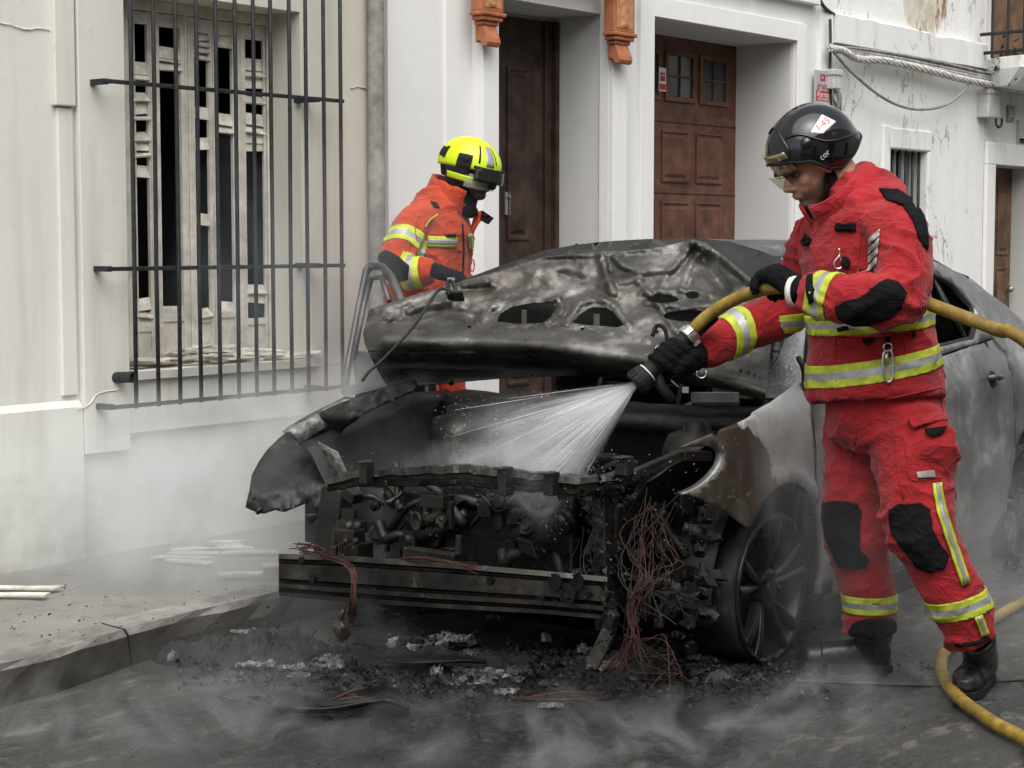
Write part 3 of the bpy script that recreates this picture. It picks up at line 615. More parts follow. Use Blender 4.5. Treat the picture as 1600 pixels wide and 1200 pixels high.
# ================================================================== BURNT CAR
from mathutils.geometry import delaunay_2d_cdt
def in_poly(p, poly):
    x, y = p; c = False; j = len(poly)-1
    for i in range(len(poly)):
        xi, yi = poly[i]; xj, yj = poly[j]
        if (yi > y) != (yj > y) and x < (xj-xi)*(y-yi)/(yj-yi)+xi: c = not c
        j = i
    return c
def dens(poly, step):
    out = []
    for i, p in enumerate(poly):
        q = poly[(i+1) % len(poly)]; n = max(1, int(math.dist(p, q)/step))
        for k in range(n): out.append((lerp(p[0], q[0], k/n), lerp(p[1], q[1], k/n)))
    return out
def panel2d(outline, step, fn, holes=()):        # triangulated sheet: 2d outline and holes, lifted by fn
    outs = [dens(outline, step)]+[dens(h, step*.6) for h in holes]
    V2 = []; E2 = []
    for r in outs:
        o = len(V2); V2 += [V(p) for p in r]; E2 += [(o+i, o+(i+1) % len(r)) for i in range(len(r))]
    x0, x1 = min(p[0] for p in outline), max(p[0] for p in outline); y0, y1 = min(p[1] for p in outline), max(p[1] for p in outline)
    rnd = random.Random(3); nx, ny = int((x1-x0)/step), int((y1-y0)/step)
    for i in range(nx+1):
        for j in range(ny+1):
            p = (x0+(i+.5+rnd.uniform(-.12, .12)+.25*(j % 2))*step, y0+(j+.5+rnd.uniform(-.12, .12))*step)
            if in_poly(p, outs[0]) and not any(in_poly(p, h) for h in outs[1:]): V2.append(V(p))
    vs, es, fs, *_ = delaunay_2d_cdt([V((p[0], p[1])) for p in V2], E2, [], 0, 1e-6)
    keep = []
    for f in fs:
        c = (sum(vs[i].x for i in f)/len(f), sum(vs[i].y for i in f)/len(f))
        if in_poly(c, outs[0]) and not any(in_poly(c, h) for h in outs[1:]): keep.append(list(f))
    mb = MB(); mb.add([fn(p.x, p.y) for p in vs], keep); return mb
def ridge(p, pts, wdt):                          # gaussian of distance to a polyline
    best = 1e9
    for a, b in zip(pts[:-1], pts[1:]):
        dx, dy = b[0]-a[0], b[1]-a[1]; t_ = max(0, min(1, ((p[0]-a[0])*dx+(p[1]-a[1])*dy)/(dx*dx+dy*dy))); d_ = math.hypot(p[0]-a[0]-dx*t_, p[1]-a[1]-dy*t_); best = min(best, d_)
    return max(0, 1-best/(wdt*1.6))
# burnt materials
def burnt(name, lo, mid, hi, rough=(.35, .75), metal=.5, sc_=6, ash=.3, rust=.2, bump=.3):
    t = NT(name); a = t.noise(sc_, 9, .68); b = t.noise(sc_*.35, 6, .6); f = t.noise(130, 4, .7)
    c = t.ramp(a, [(.30, lo), (.52, mid), (.75, hi)])
    c = t.mix(t.math('MULTIPLY', t.ramp(b, [(.5, 0.0), (.7, 1.0)]), rust), c, (.085, .058, .034))
    g = t.ramp(t.noise(sc_*1.7, 9, .75, t.map((1,1,1),(5,5,5))), [(.58, 0.0), (.70, 1.0)])
    c = t.mix(t.math('MULTIPLY', g, ash), c, (.42, .41, .38))
    t.set(color=c, rough=t.ramp(a, [(.3, rough[0]), (.7, rough[1])]), metal=metal, spec=.5).bump(a, bump, .01).bump(f, bump, .003)
    M[name] = t.mat; return t.mat
burnt('char', (.003, .003, .0035), (.008, .008, .0085), (.024, .023, .022), (.35, .8), .15, 9, .10, .1, .5)
burnt('char_wet', (.0025, .003, .0035), (.006, .0065, .007), (.018, .018, .018), (.12, .55), .3, 14, .06, .05, .6)
burnt('burnt_steel', (.008, .008, .008), (.022, .021, .019), (.075, .07, .06), (.3, .6), .6, 8, .25, .35, .3)
burnt('hood_steel', (.012, .012, .011), (.085, .082, .074), (.40, .39, .37), (.2, .55), .5, 4.2, .7, .35, .5)
burnt('hood_skin', (.010, .011, .012), (.022, .023, .024), (.05, .05, .05), (.3, .55), .5, 5, .2, .05, .2)
burnt('body_grey', (.06, .061, .061), (.17, .17, .166), (.52, .52, .51), (.22, .55), .4, 3.4, .8, .10, .2)
burnt('roof_grey', (.035, .036, .037), (.08, .08, .08), (.17, .17, .165), (.3, .6), .5, 3, .3, .15, .15)
burnt('melted_aluminium', (.05, .05, .049), (.20, .20, .195), (.55, .55, .53), (.2, .6), .7, 26, .3, 0, .8)
burnt('wheel_alloy', (.010, .010, .010), (.034, .033, .030), (.15, .14, .125), (.2, .5), .75, 7, .3, .25, .2)
burnt('copper', (.016, .008, .007), (.05, .019, .014), (.15, .055, .036), (.4, .7), .4, 30, .05, 0, .2)
burnt('ash', (.02, .02, .02), (.06, .06, .058), (.22, .21, .20), (.6, .9), .05, 14, .5, .2, .6)
# fender: scorched brown paint below, pale grey heat-bleached paint above
t = NT('fender_paint'); P_ = t.sep(); nz = t.noise(5, 8, .68, None, .4); nf = t.noise(40, 5, .7)
e = t.n('VectorMath', operation='DISTANCE'); t.l(t.map((.9, 0, 1.15)), e.inputs[0]); e.inputs[1].default_value = (4.78*.9, 0, .60*1.15)
dd = t.math('ADD', e.outputs['Value'], t.math('MULTIPLY', t.math('SUBTRACT', nz, .5), .22))
brown = t.ramp(nz, [(.35, (.030, .024, .018)), (.6, (.06, .05, .038)), (.8, (.095, .08, .06))])
pale = t.ramp(t.noise(3, 7, .65), [(.3, (.22, .22, .21)), (.55, (.36, .36, .345)), (.75, (.50, .50, .48))])
edge = t.ramp(dd, [(.285, 0.0), (.30, 1.0)])
c = t.mix(edge, brown, pale)
c = t.mix(t.math('MULTIPLY', t.ramp(t.noise(11, 8, .75), [(.55, 0.0), (.75, 1.0)]), .35), c, (.12, .11, .10))
wh = t.math('MULTIPLY', edge, t.ramp(t.math('ADD', P_[2], t.math('MULTIPLY', nz, .12)), [(.83, 0.0), (.87, .75)]))
c = t.mix(wh, c, (.64, .65, .64))
stk = t.noise(2.2, 8, .7, t.map((5, 5, .8))); c = t.mix(t.math('MULTIPLY', t.ramp(stk, [(.5, 0.0), (.72, 1.0)]), .45), c, (.10, .095, .085))
fl_ = t.ramp(t.noise(24, 7, .75), [(.60, 0.0), (.68, 1.0)]); c = t.mix(t.math('MULTIPLY', fl_, .55), c, (.46, .45, .42))
t.set(color=c, rough=t.ramp(nz, [(.3, .34), (.7, .62)]), metal=.2).bump(nz, .25, .010).bump(fl_, .25, .004).bump(nf, .3, .003); M['fender_paint'] = t.mat
t = NT('crazed_glass'); vz = t.n('TexVoronoi', feature='DISTANCE_TO_EDGE'); t.l(t.tc(), vz.inputs['Vector']); vz.inputs['Scale'].default_value = 90
cr = t.ramp(vz.outputs['Distance'], [(0.0, 1.0), (.12, 0.0)]); sm = t.noise(8, 8, .7)
t.set(color=t.mix(t.math('MULTIPLY', cr, .5), t.ramp(sm, [(.35, (.10, .105, .11)), (.7, (.36, .37, .38))]), (.6, .6, .6)), rough=t.ramp(sm, [(.3, .1), (.7, .5)]), alpha=.93).bump(t.noise(38, 5, .6, t.map((1, 1, .6))), .8, .01); M['crazed_glass'] = t.mat

CO = V((5.17, 3.0, 0)); YAW = math.radians(3.5); CA = V((math.cos(YAW), math.sin(YAW), 0)); CBv = V((-math.sin(YAW), math.cos(YAW), 0))
def L(lx, ly, z): return CO+CA*lx+CBv*ly+V((0, 0, z))
car = thing('burnt_car', CO+CBv*.85+CA*1.0, 'burnt out hatchback with folded bonnet and bare front end', 'car')
def part(mb, name, mat, **kw):
    o = mb.build(name, mat, **kw); adopt(car, o); return o
def sub(mb, name, mat, parent, **kw):
    o = mb.build(name, mat, **kw); o.parent = parent; return o
W = 1.70
def side_y(z, lx=1):                             # how far the near flank leans in
    a = .03*((z-.55)/.45)**2 if z < .86 else .022+.42*(z-.86)+.10*(z-.86)**2
    if lx > 2.5: a += .28*((lx-2.5)/.6)**2
    if lx < -.2: a += .25*((-.2-lx)/.5)**2
    return a
def dent(x, z, s=1): return .007*s*noise.noise(V((x*5, z*5, 2.2)))+.004*s*noise.noise(V((x*14, z*14, .2)))
def flank(lx, z): return L(lx, side_y(z, lx)+dent(lx, z), z)
def flank_far(lx, z): return L(lx, W-side_y(z, lx)-dent(lx, z+5), z)
# ---- near front fender
arch = [(.345*math.cos(a), .285+.345*math.sin(a)) for a in [math.radians(x) for x in range(-8, 151, 8)]]
def arch_front(): return arch
fpoly = [(.24, .16), (.345, .16)]
fpoly = [(.232, .935), (.0, .892), (-.18, .862), (-.36, .825), (-.46, .795), (-.515, .775), (-.455, .775), (-.375, .772), (-.352, .745), (-.37, .70), (-.43, .655), (-.50, .628), (-.46, .615), (-.36, .565), (-.275, .50)]
fpoly += [(.345*math.cos(math.radians(a)), .285+.345*math.sin(math.radians(a))) for a in range(134, -9, -8)]
fpoly += [(.350, .17), (.225, .17)] if False else [(.343, .19), (.36, .17)]
fp2 = fpoly[:-2]; fp2 = [p for p in fp2 if p[0] < .225]; 
fpoly = [(.226, .935), (.0, .892), (-.18, .862), (-.36, .825), (-.46, .795), (-.515, .775), (-.455, .775), (-.375, .772), (-.352, .745), (-.37, .70), (-.43, .655), (-.50, .628), (-.46, .615), (-.36, .565), (-.275, .50)]+[(.31*math.cos(math.radians(a)), .29+.325*math.sin(math.radians(a))) for a in range(140, 42, -8)]
fpoly += [(.226, .51)]
def fend_fn(lx, z):
    p = flank(lx, z); r = math.hypot(lx, z-.29); p -= CBv*(.018*math.exp(-((r-.345)/.03)**2))
    if z > .86: p += CBv*((z-.86)**2*2.2)
    return p
fender = part(panel2d(fpoly, .022, fend_fn), 'front_fender', M['fender_paint'], smooth=True, solid=.004)
m2 = MB(); lp_ = spline([V((a, 0, b)) for a, b in ((-.375, .772), (-.352, .745), (-.37, .70), (-.43, .655), (-.50, .628))], 6); m2.grid([[fend_fn(p.x, p.z), fend_fn(p.x, p.z)+CBv*.03+CA*-.012] for p in lp_]); sub(m2, 'fender_flange', M['body_grey'], fender, smooth=True, solid=.003)
# ---- near doors, quarter
def dpoly(z0, z1, x0, x1): return [(x0, z0), (x1, z0), (x1, z1), (x0, z1)]
fd = [(.234, .50)]+[(.31*math.cos(math.radians(a)), .29+.325*math.sin(math.radians(a))) for a in range(38, -23, -8)]+[(1.14, .165), (1.14, .93), (.234, .93)]
fdoor = part(panel2d(fd, .05, flank), 'front_door', M['body_grey'], smooth=True, solid=.02)
rearch = [(2.45+.34*math.cos(math.radians(a)), .285+.36*math.sin(math.radians(a))) for a in range(200, -21, -10)]
rd = [(1.15, .165), (1.98, .165)]+[(2.125, .26), (2.13, .40), (2.19, .51), (2.17, .93), (2.1, .99), (1.15, .93)]
rdoor = part(panel2d(rd, .045, flank), 'rear_door', M['body_grey'], smooth=True, solid=.02)
# window frame ring of rear door and greenhouse
roofz = lambda lx: smooth_interp([.35, .62, .92, 1.2, 1.6, 1.80, 2.07, 2.42, 2.75, 3.0], [.93, 1.16, 1.34, 1.385, 1.375, 1.335, 1.27, 1.13, .96, .80], lx)
up_out = [(.24, .932), (.35, .95)]+[(x, roofz(x)) for x in (.62, .80, .92, 1.05, 1.2, 1.4, 1.6, 1.72, 1.80, 1.95, 2.07, 2.25, 2.42, 2.6, 2.75, 2.9, 3.0)]+[(3.04, .7), (3.05, .45), (3.0, .3)]+[p for p in rearch[::-1] if p[1] > .25]+[(2.135, .40), (2.195, .51), (2.176, .935), (2.105, .997), (1.15, .937)]
hole1 = [(.50, .985), (1.08, .975), (1.10, 1.31), (.95, 1.30), (.72, 1.165)]
hole2 = [(1.20, .975), (1.90, 1.005), (2.02, 1.06), (2.05, 1.13), (1.93, 1.235), (1.78, 1.275), (1.55, 1.32), (1.20, 1.33)]
def green(lx, z):
    p = flank(lx, z)
    p += CBv*(-.012*math.exp(-((math.hypot(lx-2.45, z-.285)-.39)/.03)**2)); return p
quarter = part(panel2d(up_out, .04, green, [hole1, hole2]), 'body_side', M['body_grey'], smooth=True, solid=.02)
# window frame trims in rear window: dark inner frame, pillar, quarter bar
m2 = MB(); m2.tube([flank(x, z)+CBv*.015 for x, z in hole2+hole2[:1]], .013, 6); sub(m2, 'window_seal', M['char'], quarter, smooth=True)
m2 = MB(); m2.tube([flank(1.86, 1.0)+CBv*.02, flank(1.80, 1.28)+CBv*.02], .014, 6); sub(m2, 'window_bar', M['burnt_steel'], quarter, smooth=True)
# door handle: recess cup + bar
hc = flank(1.93, .83)
m2 = MB(); m2.sphere(hc+CBv*-.002, (.055, .014, .045), 16, 8, 0, (CA, CBv, V((0, 0, 1)))); h_ = sub(m2, 'handle_cup', M['char'], rdoor, smooth=True)
m2 = MB(); m2.tube(spline([hc+V((-.055, -.012, .018)), hc+V((-.02, -.035, .022)), hc+V((.03, -.036, .018)), hc+V((.06, -.012, .008))], 5), .010, 8); sub(m2, 'door_handle', M['body_grey'], rdoor, smooth=True)
m2 = MB(); m2.tube([flank(.235, z)+CBv*-.004 for z in (.93, .8, .7, .62, .56, .52)], .004, 5); sub(m2, 'door_gap', M['char'], fdoor)
# mirror base
m2 = MB(); mc = flank(.30, .955); m2.tube(spline([mc+V((-.03, .02, .06)), mc+V((-.05, -.01, .03)), mc+V((-.045, -.02, -.03)), mc+V((0, -.015, -.045)), mc+V((.05, -.01, -.02))], 6), .010, 8); sub(m2, 'mirror_mount', M['burnt_steel'], fdoor, smooth=True)
# sill
m2 = MB(); m2.obox(L(1.15, .06, .13), CA*.80, CBv*.06, V((0, 0, .05))); part(m2, 'sill', M['char'], bevel=.01)
m2 = MB(); m2.obox(L(1.15, W-.06, .13), CA*.80, CBv*.06, V((0, 0, .05))); part(m2, 'sill', M['char'], bevel=.01)
# ---- far side: fender behind axle, rear door and body side
ff = [(.226, .90), (.0, .86), (-.20, .84), (-.20, .55)]+[(.33*math.cos(math.radians(a)), .29+.33*math.sin(math.radians(a))) for a in range(130, 42, -8)]+[(.226, .51)]
part(panel2d(ff, .04, flank_far), 'front_fender', M['char'], smooth=True, solid=.004)
fo = [(1.15, .165), (2.12, .165), (2.2, .51), (2.2, .937), (3.0, .80), (3.05, .45), (3.1, .5)]
up2 = [(.34, .88), (.35, .95)]+[(x, roofz(x)) for x in (.62, .80, .92, 1.05, 1.2, 1.6, 1.80, 2.07, 2.42, 2.75, 3.0)]+[(3.04, .7), (3.0, .3), (2.85, .3), (2.7, .6), (2.45, .645), (2.2, .6), (2.1, .3), (2.05, .165), (1.15, .165), (1.15, .95), (1.09, .95), (1.09, 1.30), (.95, 1.29), (.70, 1.13), (.45, .92)]
part(panel2d(up2, .06, flank_far, [[(1.22, .975), (1.95, 1.0), (1.9, 1.23), (1.6, 1.31), (1.22, 1.32)]]), 'body_side', M['char'], smooth=True, solid=.02)
# open far front door: window frame above a panel, swung out over the pavement
hx, hy = L(.24, W-.02, 0).x, L(.24, W-.02, 0).y
dop = math.radians(62); dv = V((math.sin(dop)*.0+math.cos(dop), math.sin(dop), 0))
def DF(s_, z): return V((hx, hy, z))+dv*s_
m2 = MB()
fr = [AY(538, 612, 5.12), AY(546, 560, 5.16), AY(560, 485, 5.22), AY(572, 424, 5.27), AY(580, 415, 5.26), AY(598, 417, 5.15), AY(612, 432, 5.03), AY(630, 478, 4.86), AY(640, 520, 4.80)]
m2.tube(fr, .020, 8, flat=.8); m2.tube([AY(552, 562, 5.12), AY(568, 478, 5.18), AY(580, 435, 5.2), AY(596, 433, 5.1), AY(608, 470, 4.98)], .012, 6); m2.tube([fr[0], AY(640, 590, 4.78)], .02, 8)
do = part(m2, 'open_door', M['roof_grey'], smooth=True)
m2 = MB(); rows = [[DF(s_, z)+V((0, 0, 0))+dv.cross(V((0, 0, 1)))*(.04*math.sin((z-.2)/.74*math.pi)) for s_ in [i*.95/10 for i in range(11)]] for z in (.20, .35, .5, .65, .8, .93)]
m2.grid(rows); sub(m2, 'door_skin', M['roof_grey'], do, smooth=True, solid=.03)
m2 = MB(); m2.tube([DF(.30, .95), DF(.30, 1.15)], .012, 6); sub(m2, 'window_bar', M['burnt_steel'], do)
# ---- roof and tailgate
def roofp(lx, s_):
    z = roofz(lx); a = side_y(z, lx)+.0; y = lerp(a, W-a, s_); crown = .030*(1-(2*s_-1)**2)*(1 if lx < 2.3 else .5); bow = .10*(1-(2*s_-1)**2)
    xo = -bow if lx < 1.0 else (bow*1.2 if lx > 2.2 else lerp(-bow, bow*1.2, (lx-1.0)/1.2))
    return L(lx+xo, y, z+crown*(.55 if lx < 1 else 1)+dent(lx, s_*2, .8))
xsr = [.92, .97, 1.05, 1.15, 1.3, 1.5, 1.7, 1.85, 2.0, 2.15]
m2 = MB(); m2.grid([[roofp(x, k/16) for k in range(17)] for x in xsr]); roof = part(m2, 'roof', M['roof_grey'], smooth=True, solid=.022)
m2 = MB(); m2.tube([roofp(.92, k/16)-V((0, 0, .012)) for k in range(17)], .022, 8, flat=1.3); sub(m2, 'roof_header', M['hood_skin'], roof, smooth=True)
xt = [2.16, 2.3, 2.42, 2.6, 2.75, 2.9, 3.0]
m2 = MB(); rows = [[roofp(x, k/16) for k in range(17)] for x in xt]; rows.append([L(3.06+.1*(1-(k/8-1)**2), lerp(.16, W-.16, k/16), .55) for k in range(17)]); rows.append([L(3.08+.1*(1-(k/8-1)**2), lerp(.16, W-.16, k/16), .3) for k in range(17)])
m2.grid(rows); part(m2, 'tailgate', M['body_grey'], smooth=True, solid=.02)
# A pillars near side inner + windscreen remnant
def ws(s_, t_):                                   # windscreen sheet, s across from near side, t from cowl to header
    lx = lerp(.30, .90, t_); y = lerp(side_y(lerp(.9, 1.39, t_))+.03, W/2, s_*2 if s_ < .5 else 1) if s_ < .5 else lerp(W/2, W-side_y(lerp(.9, 1.39, t_))-.03, s_*2-1)
    return L(lx-.10*(1-(2*s_-1)**2)-.03*math.sin(t_*3.1), y, lerp(.86, 1.385, t_))
m2 = panel2d([(0, .02), (.20, .0), (.24, .15), (.19, .3), (.215, .5), (.15, .66), (.16, .86), (.08, .99), (0, .99)], .03, lambda s_, t_: ws(s_, t_)+V((0, 0, .012*noise.noise(V((s_*20, t_*9, 0)))))); part(m2, 'windscreen_remnant', M['crazed_glass'], smooth=True, solid=.006)
for s_ in (0.0, 1.0):
    m2 = MB(); m2.tube([ws(s_, k/6) for k in range(7)], .028, 8, flat=.7); part(m2, 'windscreen_pillar', M['burnt_steel'], smooth=True)
# cowl, firewall, floor, engine-bay aprons
m2 = MB(); rows = []
for i in range(21):
    s_ = i/20; y = lerp(.14, W-.14, s_); bow = -.12*(1-(2*s_-1)**2); j = .012*noise.noise(V((s_*8, 0, 0)))
    rows.append([L(.16+bow, y, .74+j), L(.14+bow, y, .80+j), L(.20+bow, y, .825+j), L(.32+bow, y, .83+j), L(.36+bow, y, .80)])
m2.grid(rows); part(m2, 'cowl', M['char'], smooth=True, solid=.004)
m2 = MB(); rows = [[L(.26, lerp(.08, W-.08, i/10), z) for i in range(11)] for z in (.16, .4, .6, .78)]; m2.grid(rows); part(m2, 'firewall', M['char'], solid=.01)
m2 = MB(); m2.obox(L(1.5, W/2, .17), CA*1.45, CBv*.74, V((0, 0, .03))); m2.obox(L(2.75, W/2, .42), CA*.05, CBv*.7, V((0, 0, .3))); part(m2, 'floor_pan', M['char'])
for y in (.14, W-.14):
    m2 = MB(); rows = []
    for i in range(13):
        x = lerp(.24, -.62, i/12); j = .02*noise.noise(V((x*6, y, 0))); z1 = lerp(.84, .70, (i/12)**1.5)
        sg = 1 if y < 1 else -1
        rows.append([L(x, y+sg*.16, .38), L(x, y+sg*.12, .52), L(x, y+j+sg*.02, z1-.03), L(x, y-sg*.03, z1+j)])
    m2.grid(rows); part(m2, 'inner_wing', M['char'], smooth=True, solid=.004)
for y in (.34, W-.34):                            # strut towers
    m2 = MB(); m2.lathe([(.13, .40), (.12, .70), (.10, .755), (.05, .77), (.045, .80), (.0, .80)], L(.02, y, 0), (0, 0, 1), 20); part(m2, 'strut_tower', M['burnt_steel'], smooth=True)
# rear seats / front seat frames inside
for y in (.45, W-.45):
    m2 = MB(); m2.tube([L(.95, y-.2, .3), L(1.2, y-.2, .95), L(1.2, y+.2, .95), L(.95, y+.2, .3)], .015, 6)
    for k in range(4): m2.tube([L(1.0+.05*k, y-.2, .42+.13*k), L(1.0+.05*k, y+.2, .42+.13*k)], .006, 5)
    part(m2, 'seat_frame', M['burnt_steel'])
m2 = MB(); m2.tube([L(.42, .15, .72), L(.42, W-.15, .72)], .03, 8); part(m2, 'dashboard_beam', M['char'])
m2 = MB(); m2.tube([L(.62+.02*math.cos(a), .48+.17*math.cos(a), .78+.16*math.sin(a)) for a in [i*math.pi/8 for i in range(17)]], .012, 6); part(m2, 'steering_wheel', M['char'], smooth=True)

# ---- bonnet: front half folded up and back; underside panel with openings
A_, B_, C_ = L(-.20, 1.62, 0), L(.02, .10, 0), None
pA = AX(583, 505, 4.93); pB = AX(1185, 610, 5.16); pC = AX(1080, 376, 5.62)
hn = (pB-pA).cross(pC-pA).normalized(); hn = -hn if hn.dot(FW) > 0 else hn      # faces the front of the car
def HP(u, v, d=0): r = ray(u, v); return CP+r*((pA-hn*d-CP).dot(hn)/r.dot(hn))
lipT = lambda u: interp([560, 620, 700, 860, 960, 1040, 1110, 1200], [498, 503, 506, 508, 524, 545, 566, 595], u)
lipB = lambda u: interp([560, 620, 770, 900, 1020, 1110, 1200], [546, 548, 551, 561, 581, 600, 626], u)
R_ = [([(1080, 377), (1120, 395), (1155, 425), (1190, 455)], 6, .035), ([(998, 440), (1030, 478), (1066, 532)], 4.5, .02), ([(960, 402), (975, 416), (1000, 425), (1050, 421), (1066, 402), (1082, 378)], 5, .028), ([(980, 400), (1060, 396)], 9, -.02),
      ([(590, 487), (640, 470), (690, 450), (760, 440)], 6, .022), ([(600, 520), (632, 495), (690, 488), (745, 497)], 7, -.03), ([(600, 492), (618, 505), (606, 522), (612, 530)], 4, .025), ([(640, 488), (655, 478), (700, 470)], 5, .02), ([(745, 505), (772, 478), (830, 464), (872, 466), (880, 485), (850, 508)], 4.5, .016), ([(885, 508), (905, 474), (930, 468), (955, 472), (985, 512)], 4.5, .018),
      ([(1000, 458), (1060, 454), (1110, 462)], 4, .012), ([(1010, 474), (1070, 480), (1130, 476)], 4, .015), ([(940, 398), (945, 425), (958, 458)], 6, .022), ([(650, 440), (760, 455), (860, 450), (930, 432)], 18, -.025), ([(1045, 425), (1030, 452)], 4, .012), ([(1080, 410), (1065, 450)], 5, .015), ([(850, 400), (940, 396)], 5, .02), ([(1100, 410), (1130, 450)], 10, -.03), ([(860, 470), (900, 450), (960, 440), (1000, 438)], 5, .016), ([(760, 440), (790, 455), (770, 478)], 6, .014), ([(880, 430), (930, 445)], 7, -.015), ([(700, 470), (760, 460)], 6, .014)]
def hood_fn(u, v):
    lt, lb = lipT(u), lipB(u); h = 0
    if v < lt:
        for pts, w_, a in R_: h += a*ridge((u, v), pts, w_)
        wq = noise.noise(V((u*.01, v*.02, 7)))*1.2; h += .016*(.5-abs(noise.noise(V((u*.013+wq, v*.026-wq, 0)))))+.007*(.5-abs(noise.noise(V((u*.035, v*.06+wq, 4)))))+.0025*noise.noise(V((u*.12, v*.16, 4)))
        h -= .02*min(1, (lt-v)/20)
    elif v < lb:
        s_ = (v-lt)/(lb-lt); h += .055*math.sin(math.pi*min(1, s_*.95))-.01*s_+.004*noise.noise(V((u*.03, v*.1, 9)))
        if s_ > .8: h -= .02*(s_-.8)/.2
    else:
        s_ = (v-lb)/45; h = -.03-.13*min(1, s_*2.2)+.02*noise.noise(V((u*.012, v*.04, 3)))
        h += .015*ridge((u, v), [(612, 603), (640, 590), (690, 572), (740, 555)], 12)
    if u < 600: h -= .05*((600-u)/32)**2
    return HP(u, v, -h)
hout = [(578, 484), (620, 470), (680, 452), (720, 440), (775, 425), (850, 402), (900, 397), (940, 393), (980, 392), (1020, 388), (1055, 381), (1082, 375), (1102, 380), (1130, 400), (1160, 424), (1192, 454), (1210, 500), (1200, 560), (1192, 622), (1120, 606), (1020, 592), (900, 587), (800, 590), (700, 598), (640, 605), (610, 606), (600, 596), (588, 575), (572, 552), (568, 520)]
def ell(cx, cy, a, b, n=16, rot=0): return [(cx+a*math.cos(2*math.pi*i/n)*math.cos(rot)-b*math.sin(2*math.pi*i/n)*math.sin(rot), cy+a*math.cos(2*math.pi*i/n)*math.sin(rot)+b*math.sin(2*math.pi*i/n)*math.cos(rot)) for i in range(n)]
hh_ = [[(776, 503), (782, 490), (800, 480), (830, 474), (860, 473), (869, 480), (862, 495), (848, 505), (810, 507)], [(895, 505), (908, 490), (925, 481), (948, 481), (960, 490), (975, 508), (965, 512), (915, 508)], ell(1036, 468, 25, 6), ell(1078, 494, 42, 9), ell(1082, 461, 10, 6), ell(910, 514, 3, 2.4, 8), ell(1026, 519, 3.4, 2.4, 8), ell(733, 511, 3, 2.4, 8)]
bot = [(1192, 622), (1120, 606), (1020, 592), (900, 587), (800, 590), (700, 598), (640, 605), (610, 606), (600, 596), (588, 575)]
edge_ = [(u, lipB(u)+1.0) for u in range(1195, 570, -25)]+[(575, lipB(575)+1)]
bon = part(panel2d(hout[:17]+[(1205, 540)]+edge_+[(570, 535), (568, 520)], 3.6, hood_fn, hh_), 'bonnet', M['hood_steel'], smooth=True, solid=.004)
sub(panel2d([(u, v+.6) for u, v in edge_[::-1]]+bot, 9, hood_fn), 'bonnet_rear_flap', M['char'], bon, smooth=True, solid=.004)  # separate black flap: the shadow under the lip is put into its colour
m2 = panel2d([(610, 485), (680, 455), (738, 432), (790, 413), (850, 392), (900, 383), (950, 377.5), (1010, 374), (1090, 373), (1140, 378), (1190, 393), (1240, 414), (1246, 470), (1215, 560), (1190, 590), (1100, 560), (1000, 540), (860, 525), (700, 525), (620, 515)], 14, lambda u, v: HP(u, v, .085+.05*math.sin((u-600)/640*math.pi)+.012*noise.noise(V((u*.012, v*.02, 0)))))
sub(m2, 'bonnet_skin', M['hood_skin'], bon, smooth=True, solid=.004)
m2 = MB(); m2.obox(hood_fn(928, 497)-hn*.05, RT*.011, UP*.05, hn*.004); sub(m2, 'stiffener', M['hood_steel'], bon); m2 = MB(); m2.obox(hood_fn(815, 492)-hn*.045, RT*.009, UP*.05, hn*.004); sub(m2, 'stiffener', M['hood_steel'], bon)
# bonnet stay rod hanging from its clip
m2 = MB(); m2.tube(spline([hood_fn(712, 468)+hn*.04, hood_fn(690, 470)+hn*.05, at(650, 505, 6.32), at(600, 560, 6.25), at(577, 580, 6.22), at(566, 595, 6.2)], 8), .0055, 6); m2.tube(spline([hood_fn(705, 470)+hn*.03, hood_fn(706, 460)+hn*.06, hood_fn(714, 460)+hn*.06, hood_fn(717, 469)+hn*.03], 5), .008, 6); m2.obox(hood_fn(714, 470)+hn*.025, RT*.03, UP*.005, hn*.02)
sub(m2, 'stay_rod', M['char'], bon, smooth=True)
# hinge bits / right rear corner scraps under the bonnet
m2 = MB(); m2.obox(AX(1118, 624, 5.0), RT*.08, UP*.018, hn*.01); part(m2, 'hinge_plate', M['roof_grey'], bevel=.003)

# ---- far front corner: scorched wing curling round the lamp opening
wing = [(384, 792), (389, 772), (393, 744), (404, 722), (418, 703), (440, 681), (480, 655), (515, 638), (548, 624), (600, 606), (650, 592), (652, 606), (610, 628), (570, 646), (540, 668), (520, 690), (500, 698), (510, 725), (517, 755), (522, 800), (508, 815), (498, 800), (480, 786), (462, 793), (445, 800), (430, 797), (412, 803), (396, 798)]
def wing_fn(u, v):
    X = 4.27+.20*max(0, min(1, (u-388)/130))*(1 if v > 690 else max(0, 1-(690-v)/40))+max(0, (770-v))/150*.36+max(0, (u-548))*.0026
    c_ = 1-abs(noise.noise(V((u*.018, v*.022, 1))))*2; q = .020*c_+.010*(1-abs(noise.noise(V((u*.05, v*.06, 3))))*2); return AX(u, v, X+q)
cw = part(panel2d(wing, 6, wing_fn), 'front_wing_corner', M['char'], smooth=True, solid=.005)
m2 = MB(); rows = []
for k in range(13):
    s_ = k/12; a = AY(lerp(445, 543, s_), lerp(680, 625, s_**.85), 4.61); rows.append([a+V((-.012, 0, .012)), a+V((.0, -.03, .012+.006*noise.noise(a*30))), a+V((.02, -.05-.02*abs(noise.noise(a*9)), -.03))])
m2.grid(rows); sub(m2, 'highlight_flange', M['melted_aluminium'], cw, smooth=True, solid=.004)  # top flange of the wing, its highlight put in as a bright metal strip
